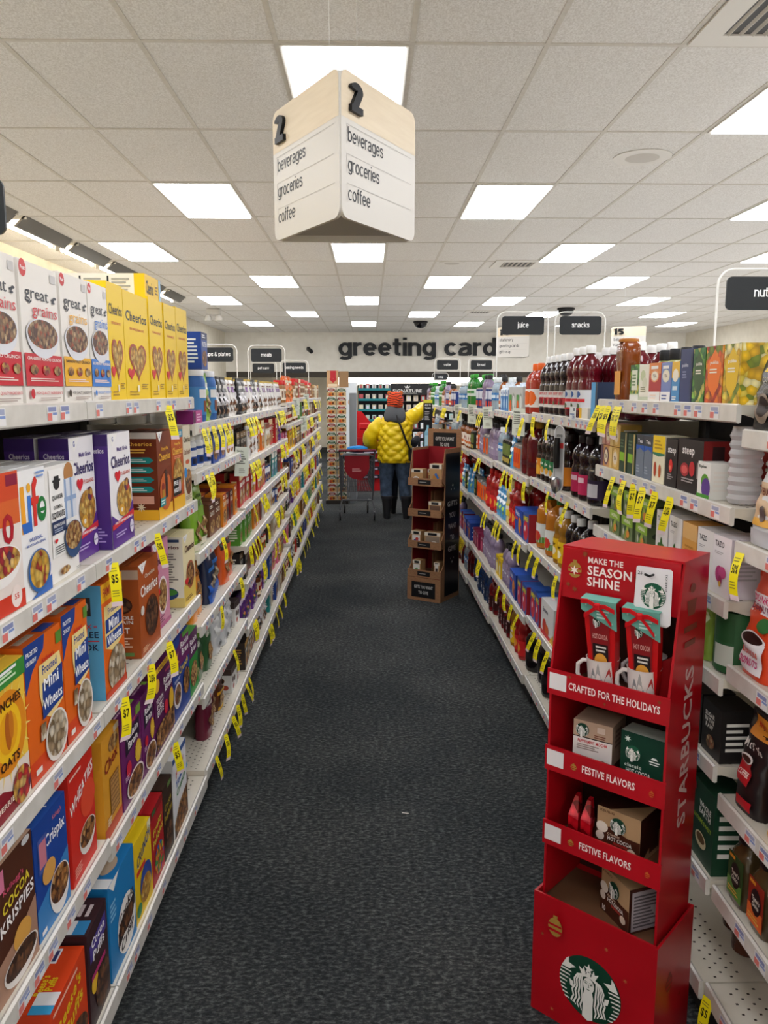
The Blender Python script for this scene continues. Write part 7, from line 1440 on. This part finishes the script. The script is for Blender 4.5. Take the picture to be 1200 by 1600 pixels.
def loft_limb(b, pts, rad, k, n=16, quilt=0):
    pts = [Vector(p) for p in pts]
    # resample
    P = []; Rr = []
    for i in range(len(pts) - 1):
        for j in range(6): t = j / 6; P.append(pts[i].lerp(pts[i + 1], t)); Rr.append(rad[i] + (rad[i + 1] - rad[i]) * t)
    P.append(pts[-1]); Rr.append(rad[-1])
    for _ in range(3): P = [P[0]] + [(P[i - 1] + P[i] * 2 + P[i + 1]) / 4 for i in range(1, len(P) - 1)] + [P[-1]]
    if quilt: Rr = [r * (1 + quilt * abs(math.sin(i * PI / 4))) for i, r in enumerate(Rr)]
    b.tube(P, Rr, k, n)
PX, PY = .345, 10.62
person = empty('person', (PX, PY, 0), -.06)
tag(person, 'person in yellow quilted jacket and tiger-striped hat reaching toward the shelf, seen from behind', 'person')
JT = dict(pelvis=(0, 0, .88), spine=(0, .01, 1.06), chest=(.01, .02, 1.24), neck=(.0, .05, 1.39), jaw=(.0, .08, 1.46), head=(.0, .08, 1.55), crown=(.0, .08, 1.63),
          sh_l=(-.17, .02, 1.31), el_l=(-.33, .03, 1.06), wr_l=(-.24, .21, .95), sh_r=(.19, .02, 1.32), el_r=(.31, .15, 1.40), wr_r=(.365, .34, 1.495),
          hip_l=(-.09, 0, .84), kn_l=(-.12, .02, .47), an_l=(-.10, -.03, .08), toe_l=(-.12, .13, .04), hip_r=(.09, 0, .84), kn_r=(.13, .02, .47), an_r=(.15, -.03, .08), toe_r=(.17, .13, .04))
figure(JT, 1.0, 'b98a70', person, None)
def quilted(b, rings_def, k, n=72, dia=9, rows=5.0, amp=.028):
    rings = []; N = 64; z0, z1 = rings_def[0][0], rings_def[-1][0]
    def prof(z):
        for a, c in zip(rings_def, rings_def[1:]):
            if a[0] <= z <= c[0] or c is rings_def[-1]:
                t = (z - a[0]) / (c[0] - a[0]); t2 = t * t * (3 - 2 * t); return [a[i] + (c[i] - a[i]) * t2 for i in range(1, 5)]
    for j in range(N + 1):
        z = z0 + (z1 - z0) * j / N; rx, ry, cx, cy = prof(z); r = []
        for i in range(n):
            a = 2 * PI * i / n; u = i / n * dia; v = (z - z0) / (z1 - z0) * rows
            q = (abs(math.sin(PI * (u + v))) * abs(math.sin(PI * (u - v)))) ** .45
            f = 1 + amp / rx * (q - .5) * 1.3
            e = .8
            r.append((cx + rx * f * math.copysign(abs(math.cos(a)) ** e, math.cos(a)), cy + ry * f * math.copysign(abs(math.sin(a)) ** e, math.sin(a)), z))
        rings.append(r)
    b.loft(rings, k)
b = MB(); quilted(b, [(.755, .195, .135, 0, 0), (.80, .222, .155, 0, 0), (.95, .215, .155, 0, .0), (1.02, .205, .15, 0, .0), (1.16, .222, .155, .0, .01), (1.27, .225, .145, .01, .02), (1.345, .165, .11, .01, .03), (1.40, .08, .07, 0, .05)], '*jacket')
jk = b.build('jacket', person, sharp=80)
b = MB(); loft_limb(b, [(-.15, .02, 1.29), (-.26, .02, 1.19), (-.345, .03, 1.06), (-.30, .12, .98), (-.245, .2, .955)], [.095, .1, .092, .078, .06], '*jacket', 18, .09); b.build('sleeve', jk, sharp=80)
b = MB(); loft_limb(b, [(.15, .02, 1.30), (.24, .08, 1.355), (.315, .15, 1.405), (.345, .25, 1.455), (.365, .335, 1.493)], [.095, .098, .088, .075, .055], '*jacket', 18, .09); b.build('sleeve', jk, sharp=80)
b = MB()
rings = []
for z, rx, ry, cy in ((1.29, .10, .03, -.10), (1.31, .135, .06, -.085), (1.36, .145, .09, -.05), (1.41, .138, .105, -.01), (1.45, .122, .105, .03), (1.475, .108, .1, .055), (1.482, .098, .095, .065)):
    rings.append([(rx * math.cos(2 * PI * i / 28), cy + ry * math.sin(2 * PI * i / 28) + .004 * math.sin(5 * i), z + .012 * math.sin(2 * PI * i / 28 * 2)) for i in range(28)])
b.loft(rings, '4a4c50p'); b.build('hood', person, sharp=80)
b = MB(); b.lathe([(.098, 1.48), (.105, 1.49), (.108, 1.53), (.106, 1.58), (.095, 1.63), (.07, 1.665), (.035, 1.682), (.0, 1.686)], '*tiger', 28, cx=0, cy=.075, cap1=False); ht = b.build('knitted_hat', person)
for sx in (-.075, .075):
    b = MB(); b.lathe([(.0, -.035), (.022, -.022), (.03, 0), (.022, .022), (.0, .032)], 'b85a1c', 14, sx=1, sy=.5); e = b.build('hat_ear', ht); e.location = (sx, .075, 1.665)
    e.rotation_euler = (0, .5 * (1 if sx > 0 else -1), 0)
b = MB()
for sd, a in (('l', -1), ('r', 1)):
    hip, kn, an = Vector(JT['hip_' + sd]), Vector(JT['kn_' + sd]), Vector(JT['an_' + sd])
    loft_limb(b, [hip + Vector((-a * .01, 0, .04)), hip.lerp(kn, .4), kn, kn.lerp(an, .45), an + Vector((0, 0, .18))], [.118, .108, .082, .078, .07], '*denim', 18)
b.lathe([(.155, .74), (.18, .80), (.185, .88), (.17, .95)], '*denim', 24, sy=.72); b.build('jeans', person, sharp=80)
def boot(parent, p, rz=0, s=1.0, k='17171a'):
    b = MB(); rg = []
    for z, l0, l1, w in ((.0, -.075, .17, .047), (.02, -.08, .175, .05), (.05, -.08, .165, .05), (.09, -.078, .10, .05), (.13, -.078, .075, .055), (.2, -.082, .08, .062), (.27, -.088, .085, .07), (.30, -.09, .088, .073)):
        c = (l0 + l1) / 2; h = (l1 - l0) / 2; rg.append([(w * s * math.copysign(abs(math.cos(t)) ** .8, math.cos(t)), (c + h * math.sin(t)) * s, z * s) for t in [2 * PI * i / 20 for i in range(20)]])
    b.loft(rg, k + 'p'); o = b.build('boot', parent, p, rz, sharp=50)
    b = MB(); b.loft([[(x * 1.04, y * 1.03, z0) for x, y, z in rg[0]] for z0 in (0, .022 * s)], '4a4846p', smooth=False); b.build('sole', o)
    b = MB(); b.loft([[(x * 1.06, y * 1.06, z0) for x, y, z in rg[-1]] for z0 in (.275 * s, .31 * s)], '232226p'); b.build('cuff', o); return o
boot(person, (-.105, -.02, 0), .08); boot(person, (.155, -.02, 0), -.08)
b = MB(); pts = []
for i in range(15):
    t = i / 14; pts.append((-.02 + .0 * t + .02 + (.0 + .26 * t) - .06, -.155 - .012 * math.sin(PI * t), 1.375 - .46 * t))
b2 = [(p[0], p[1] - .01, p[2]) for p in [(.02, -.10, 1.385), (.05, -.155, 1.31), (.09, -.175, 1.22), (.135, -.178, 1.1), (.175, -.17, 1.0), (.205, -.15, .93)]]
b.tube(b2, .014, '1a1a1c', 6); b.tube([(.02, -.11, 1.385), (.03, .0, 1.40), (.02, .1, 1.36), (-.02, .17, 1.2), (.08, .185, 1.02), (.2, .12, .93), (.22, 0, .93), (.205, -.15, .93)], .014, '1a1a1c', 6); st = b.build('bag_strap', person)
b = MB(); b.rbox(.18, -.14, .78, .27, .10, .95, '1c1c20', .02); b.build('shoulder_bag', person)
# companion in dark clothes, mostly hidden
comp = empty('person', (PX + .075, PY + .42, 0), -.1)
tag(comp, 'shorter person in dark coat beyond the yellow jacket, arm out toward the shelf', 'person')
J2 = dict(pelvis=(0, 0, .66), spine=(0, .01, .82), chest=(0, .02, .96), neck=(0, .03, 1.08), jaw=(0, .05, 1.13), head=(0, .05, 1.21), crown=(0, .05, 1.28),
          sh_l=(-.13, .02, 1.01), el_l=(-.17, .04, .82), wr_l=(-.14, .12, .68), sh_r=(.14, .02, 1.01), el_r=(.2, .05, .97), wr_r=(.24, .16, 1.05),
          hip_l=(-.07, 0, .63), kn_l=(-.08, .02, .36), an_l=(-.08, -.02, .07), toe_l=(-.09, .1, .035), hip_r=(.07, 0, .63), kn_r=(.08, .02, .36), an_r=(.08, -.02, .07), toe_r=(.09, .1, .035))
figure(J2, 1.0, 'b98a70', comp, None)
b = MB(); quilted(b, [(.52, .19, .14, 0, 0), (.62, .19, .14, 0, 0), (.8, .175, .13, 0, 0), (.94, .18, .125, 0, .01), (1.03, .14, .1, 0, .02), (1.08, .07, .06, 0, .03)], '20242fp', 40, 1, 6, .004); cj = b.build('coat', comp, sharp=80)
b = MB(); loft_limb(b, [(.11, .02, 1.0), (.16, .03, .985), (.2, .05, .975), (.225, .1, 1.01), (.238, .155, 1.045)], [.07, .065, .06, .052, .042], '20242fp', 14); b.build('sleeve', cj)
b = MB(); loft_limb(b, [(-.11, .02, 1.0), (-.15, .03, .92), (-.17, .04, .82), (-.155, .08, .75), (-.14, .115, .69)], [.07, .065, .058, .05, .042], '20242fp', 14); b.build('sleeve', cj)
b = MB(); b.lathe([(.108, 1.10), (.118, 1.18), (.112, 1.25), (.08, 1.305), (0, 1.325)], '241a14p', 22, cx=0, cy=.035, cap1=False); b.build('hair', comp)
b = MB()
for a in (-1, 1): loft_limb(b, [(a * .06, 0, .66), (a * .08, .01, .5), (a * .08, .02, .36), (a * .08, 0, .2)], [.09, .08, .065, .06], '1e2634p', 14)
b.build('trousers', comp, sharp=80)
boot(comp, (-.08, -.01, 0), .05, .8); boot(comp, (.08, -.01, 0), -.05, .8)

# ================================================================== SHOPPING CART
ct = empty('shopping_cart', (-.155, 10.45, 0), .04); tag(ct, 'small grey wire shopping cart standing beside the person in yellow', 'shopping cart')
G = '5c5d61'
def wirepanel(b, A, B, C, Dd, nu_, nv, r=.003):
    A, B, C, Dd = map(Vector, (A, B, C, Dd))
    for i in range(nu_ + 1): t = i / nu_; b.tube([A.lerp(B, t), Dd.lerp(C, t)], r, G, 4)
    for i in range(nv + 1): t = i / nv; b.tube([A.lerp(Dd, t), B.lerp(C, t)], r, G, 4)
w0, w1 = .20, .165; zb, zt = .38, .86; y0, y1 = .02, .62
b = MB(); wirepanel(b, (-w0, y0, zb), (w0, y0, zb), (w0 + .015, y0 - .03, zt), (-w0 - .015, y0 - .03, zt), 16, 7)
wirepanel(b, (-w1, y1, zb + .08), (w1, y1, zb + .08), (w1 + .01, y1 + .04, zt - .04), (-w1 - .01, y1 + .04, zt - .04), 12, 6)
for s in (-1, 1): wirepanel(b, (s * w0, y0, zb), (s * w1, y1, zb + .08), (s * (w1 + .01), y1 + .04, zt - .04), (s * (w0 + .015), y0 - .03, zt), 16, 6)
wirepanel(b, (-w0, y0, zb), (w0, y0, zb), (w1, y1, zb + .08), (-w1, y1, zb + .08), 10, 14)
for q in ((-w0 - .015, y0 - .03, zt), (w0 + .015, y0 - .03, zt)): b.tube([q, (math.copysign(w1 + .01, q[0]), y1 + .04, zt - .04)], .006, G, 6)
b.build('wire_basket', ct)
b = MB()
for s in (-1, 1): b.tube([(s * .235, -.09, .93), (s * .232, -.03, .90), (s * .225, .0, .8), (s * .215, .03, .40), (s * .20, .06, .26), (s * .225, -.02, .155)], .011, '55565a', 8); b.tube([(s * .20, .06, .26), (s * .17, .58, .2), (s * .16, .6, .14)], .010, '55565a', 8); b.tube([(s * .215, .03, .40), (s * .17, .6, .46)], .009, '55565a', 8)
b.tube([(-.20, .06, .26), (.20, .06, .26)], .009, '55565a', 8); b.tube([(-.17, .56, .2), (.17, .56, .2)], .009, '55565a', 8); b.build('frame', ct)
b = MB(); b.tube([(-.24, -.09, .93), (.24, -.09, .93)], .017, '6a1420', 10); b.build('handle', ct)
b = MB(); fl = [(.17 * math.cos(a), .72 + .17 * math.sin(a)) for a in [PI + PI * i / 16 for i in range(17)]]; fl = [(-.16, .86)] + [(x * .95, z - .0) for x, z in fl] + [(.16, .86)]
b.prism(fl, 'y', -.045, -.035, '8a1420'); art(b, Face((-.16, -.0455, .56), (1, 0, 0), (0, 0, 1), .32, .3), [('ln', .3, .3, .75, .45, 3, 'd8a0a0')]); b.build('seat_flap', ct)
for x, y in ((-.225, -.02), (.225, -.02), (-.16, .6), (.16, .6)):
    b = MB(); b.box(x - .016, y - .012, .06, x - .012, y + .02, .15, '6a6a6e'); b.box(x + .012, y - .012, .06, x + .016, y + .02, .15, '6a6a6e'); b.box(x - .016, y - .012, .145, x + .016, y + .02, .155, '6a6a6e'); f = b.build('caster_fork', ct)
    b = MB(); b.loft([[(x + d, y + .012 + r * math.cos(t), .06 + r * math.sin(t)) for t in [2 * PI * i / 18 for i in range(18)]] for d, r in ((-.011, .052), (-.008, .059), (.008, .059), (.011, .052))], '1e1e20'); b.build('wheel', f)
b = MB(); q = random.Random(4); rg = []
for j, (x, rz, ry) in enumerate(((-.13, .012, .03), (-.10, .03, .06), (-.04, .042, .09), (.03, .05, .1), (.09, .04, .08), (.13, .028, .05), (.145, .01, .02))):
    rg.append([(x, .12 + ry * math.cos(2 * PI * i / 16) * q.uniform(.85, 1.15), .925 + rz * math.sin(2 * PI * i / 16) * q.uniform(.8, 1.2)) for i in range(16)])
b.loft(rg, '1f86d0p'); o = b.build('blue_bag', None, (-.155, 10.45, .01), .04, sharp=70); tag(o, 'crumpled bright blue bag lying on top of the cart', 'bag')
b = MB(); b.rbox(-.19, .06, .80, .19, .30, .87, '2a2c30', .02); o = b.build('dark_coat', None, (-.155, 10.45, .0), .04); tag(o, 'dark folded garment bundled in the cart under the blue bag', 'garment')

# ================================================================== END OF THE CEREAL SIDE: COFFEE POD TOWER
def podbox(green):
    c = '2f5a3a' if green else '8a2a24'
    return lambda: carton('coffee_pod_box', .135, .128, .13, 'c8a878', [('r', 0, .5, 1, 1, 'e0dad0'), ('e', .5, .74, .4, .2, c), ('e', .5, .74, .3, .13, 'ece8e0'), ('r', .12, .68, .88, .8, c), ('r', 0, .5, .14, .7, '2f4a34'), ('r', .86, .5, 1, .7, '2f4a34'), ('e', .5, .22, .3, .2, 'd8862c'), ('e', .35, .2, .14, .16, 'b8442c'), ('e', .68, .24, .14, .14, '6a3a1c')])
D('pdg', 'coffee pod box', 'green', .137, .13, podbox(True)); D('pdr', 'coffee pod box', 'red', .137, .13, podbox(False))
for cI, x in enumerate((-.555, -.405)):
    for r in range(13):
        k = 'pdg' if (r // 2 + cI) % 2 else 'pdr'
        o = inst(k); o.location = (x, 12.0, .06 + r * .1295); o.rotation_euler = (0, 0, R.uniform(-.03, .03))
        tag(o, '%s-badged coffee pod box, %s from the bottom, %s column of the pod tower' % ('green' if k == 'pdg' else 'red', ORD[r], ('shelf-side', 'aisle-side')[cI]), 'coffee pod box', 'coffee pod tower')
b = MB(); b.box(-.65, 11.99, 0, -.31, 12.2, .058, '3a3632'); o = b.build('pod_pallet'); tag(o, 'low dark base under the coffee pod tower', 'display base')
b = MB(); b.box(-.62, 12.05, 1.745, -.45, 12.15, 1.99, 'c8a078'); art(b, Face((-.62, 12.049, 1.745), (1, 0, 0), (0, 0, 1), .17, .245), [('r', .3, .55, .8, 1, 'b82a34'), ('h', .55, .45, .3, .2, 'b82a34'), ('r', .1, .05, .9, .2, 'e0d0b8')]); o = b.build('tall_gift_carton'); tag(o, 'pale carton with red bow print on top of the pod tower', 'carton')
b = MB(); b.box(-.44, 12.06, 1.745, -.30, 12.14, 1.98, '9a7a58'); o = b.build('wood_grain_carton'); tag(o, 'plain wood-grain carton on top of the pod tower', 'carton')
b = MB(); b.box(-.29, 12.1, 0, -.19, 12.9, 1.66, '8a9096'); o = b.build('grey_partition_panel'); tag(o, 'tall grey end panel just past the coffee pod tower', 'panel')
for i, (y, x) in enumerate(((1, 1),)): pass
# red spiral floor display behind the cart
t = empty('floor_display', (-.02, 13.6, 0)); tag(t, 'red floor display of small packs behind the shopping cart', 'display stand')
b = MB(); b.box(-.22, 0, 0, .22, .3, .9, 'a8141c'); b.build('body', t)
b = MB(); b.prism([(-.3, .9), (.24, .9), (.1, 1.1), (-.1, 1.34), (-.25, 1.36)], 'y', .2, .22, 'c0161e'); b.build('header', t)
b = MB(); b.rbox(-.14, -.16, 1.05, .30, .0, 1.16, 'b8141c', .02); b.build('hopper', t)
for i in range(6):
    b = MB(); b.box(-.08, -.06, .92 - i * .14, .20, -.01, .98 - i * .14, '26242a'); b.box(-.06, -.065, .93 - i * .14, .17, -.06, .96 - i * .14, 'a89ab0'); b.build('pack_row', t)

# ================================================================== BACK OF THE STORE
b = MB(); b.box(-1.0, SOF + .2, 1.84, 3.6, SOF + .25, 2.05, '*band'); o = b.build('lit_valance'); tag(o, 'bright lit white valance above the card racks', 'valance light')
t = empty('card_rack', (-.28, 21.2, 0)); tag(t, 'dark greeting card rack with teal shelf edges under the lettering', 'card rack')
b = MB(); b.box(0, .3, 0, .85, .34, 1.86, '23262a'); b.build('back_panel', t)
for i in range(6):
    z = .35 + i * .27
    b = MB(); b.box(0, 0, z, .85, .3, z + .02, '2a2e32'); sh = b.build('shelf', t); b = MB(); b.box(0, -.02, z, .85, -.001, z + .06, '2a8a92'); b.build('shelf_edge', sh)
t2 = empty('card_rack', (.58, 21.2, 0)); tag(t2, 'black card rack with a white crown sign above its cards', 'card rack')
b = MB(); b.box(0, .3, 0, 1.7, .34, 1.86, '1f2022'); b.build('back_panel', t2)
b = MB(); b.box(0, -.02, 1.58, 1.7, .02, 1.88, '2b2a2b'); F = Face((0, -.021, 1.58), (1, 0, 0), (0, 0, 1), 1.7, .3)
art(b, F, [('t', 'SIGNATURE', .255, .36, .26, 'e8e6e2', .45), ('ln', .1, .12, .42, .2, 1, 'b0aeaa'), ('p', [(.225, .6), (.285, .6), (.30, .8), (.275, .7), (.255, .86), (.235, .7), (.21, .8)], 'e8e6e2')]); b.build('sign_board', t2)
for i in range(6):
    z = .2 + i * .24
    b = MB(); b.box(0, 0, z, 1.7, .3, z + .02, '2a2c2e'); b.build('shelf', t2)
CC = ['e8e4dc', 'd8c8b0', 'c85a5a', 'e0d8e8', 'a8c8c0', 'f0e8c8', 'b8b0a8', '8a3a4a', 'dfe6ea']
cn = 0
for (tx, wd, n, z0, dz, nn) in ((-.28, .85, 6, .37, .27, 5), (.58, 1.7, 6, .22, .24, 9)):
    for i in range(n):
        for j in range(nn):
            w = wd / nn * .62; x = tx + wd / nn * (j + .5)
            b = MB(); b.prism([(21.22 + .0, z0 + i * dz), (21.225, z0 + i * dz), (21.262, z0 + i * dz + .15), (21.257, z0 + i * dz + .15)], 'x', x - w / 2, x + w / 2, R.choice(CC)); b.prism([(21.2195, z0 + i * dz + .03), (21.22, z0 + i * dz + .03), (21.243, z0 + i * dz + .12), (21.2425, z0 + i * dz + .12)], 'x', x - w / 4, x + w / 4, R.choice(CC))
            o = b.build('greeting_card'); cn += 1
            tag(o, 'greeting card, %s along the %s row up, %s rack' % (ORD[j], ORD[i], 'teal-edged' if nn == 5 else 'crown-signed'), 'greeting card', 'cards on the far racks')
# side fixture ends beyond the aisle
b = MB(); b.box(-.75, 20.4, 0, -.3, 20.5, 1.9, 'd8dde0'); art(b, Face((-.75, 20.399, 0), (1, 0, 0), (0, 0, 1), .45, 1.9), [('e', .7, .74, .2, .05, 'c8a890'), ('e', .66, .82, .06, .015, 'd8a090')]); o = b.build('white_end_panel'); tag(o, 'pale end panel with faint round pictures left of the teal card rack', 'panel')
# blade sign reaching into the aisle by the person's hand
t = empty('blade_sign', (.585, 8.62, 0)); tag(t, 'narrow black vertical sign with pale blue bottle picture at the drinks shelf end', 'shelf sign')
b = MB(); b.box(0, 0, 1.06, .095, .004, 1.60, '17171a'); art(b, Face((0, -.0003, 1.06), (1, 0, 0), (0, 0, 1), .095, .54), [('r', 0, .94, 1, 1, 'e0d83a'), ('t', 'ADD TO', .5, .9, .035, 'e8e8e8', .7), ('t', 'THE MIX', .5, .84, .035, 'e8e8e8', .7), ('ln', .15, .6, .8, .78, 6, 'a8a8a8'), ('r', .15, .02, .85, .36, '8ac0d8'), ('p', [(.15, .36), (.85, .36), (.62, .44), (.62, .5), (.38, .5), (.38, .44)], '9accdf'), ('r', .2, .1, .8, .3, 'b8dcea')]); b.build('board', t)
b = MB(); b.box(.09, .001, 1.3, RX(8.6) - .585 + .01, .003, 1.34, 'b0aea8'); b.build('bracket', t)
# litter
b = MB(); b.box(0, 0, .001, .028, .003, .003, 'dedad0'); o = b.build('paper_scrap', None, (.13, 3.03, 0), -.25); tag(o, 'tiny white paper scrap lying on the dark carpet', 'litter')
# clear ribbed cup sleeve at the tea and coffee joint
b = MB(); b.lathe([(.0, 0)] + [(.036 + .005 * (i % 2) , .004 + i * .011) for i in range(17)] + [(.034, .192)], '*clear', 20); o = b.build('cup_sleeve', None, (RX(1.87) + .058, 1.945, 1.4215)); tag(o, 'ribbed clear plastic cup sleeve standing between tea and coffee bays', 'cups')
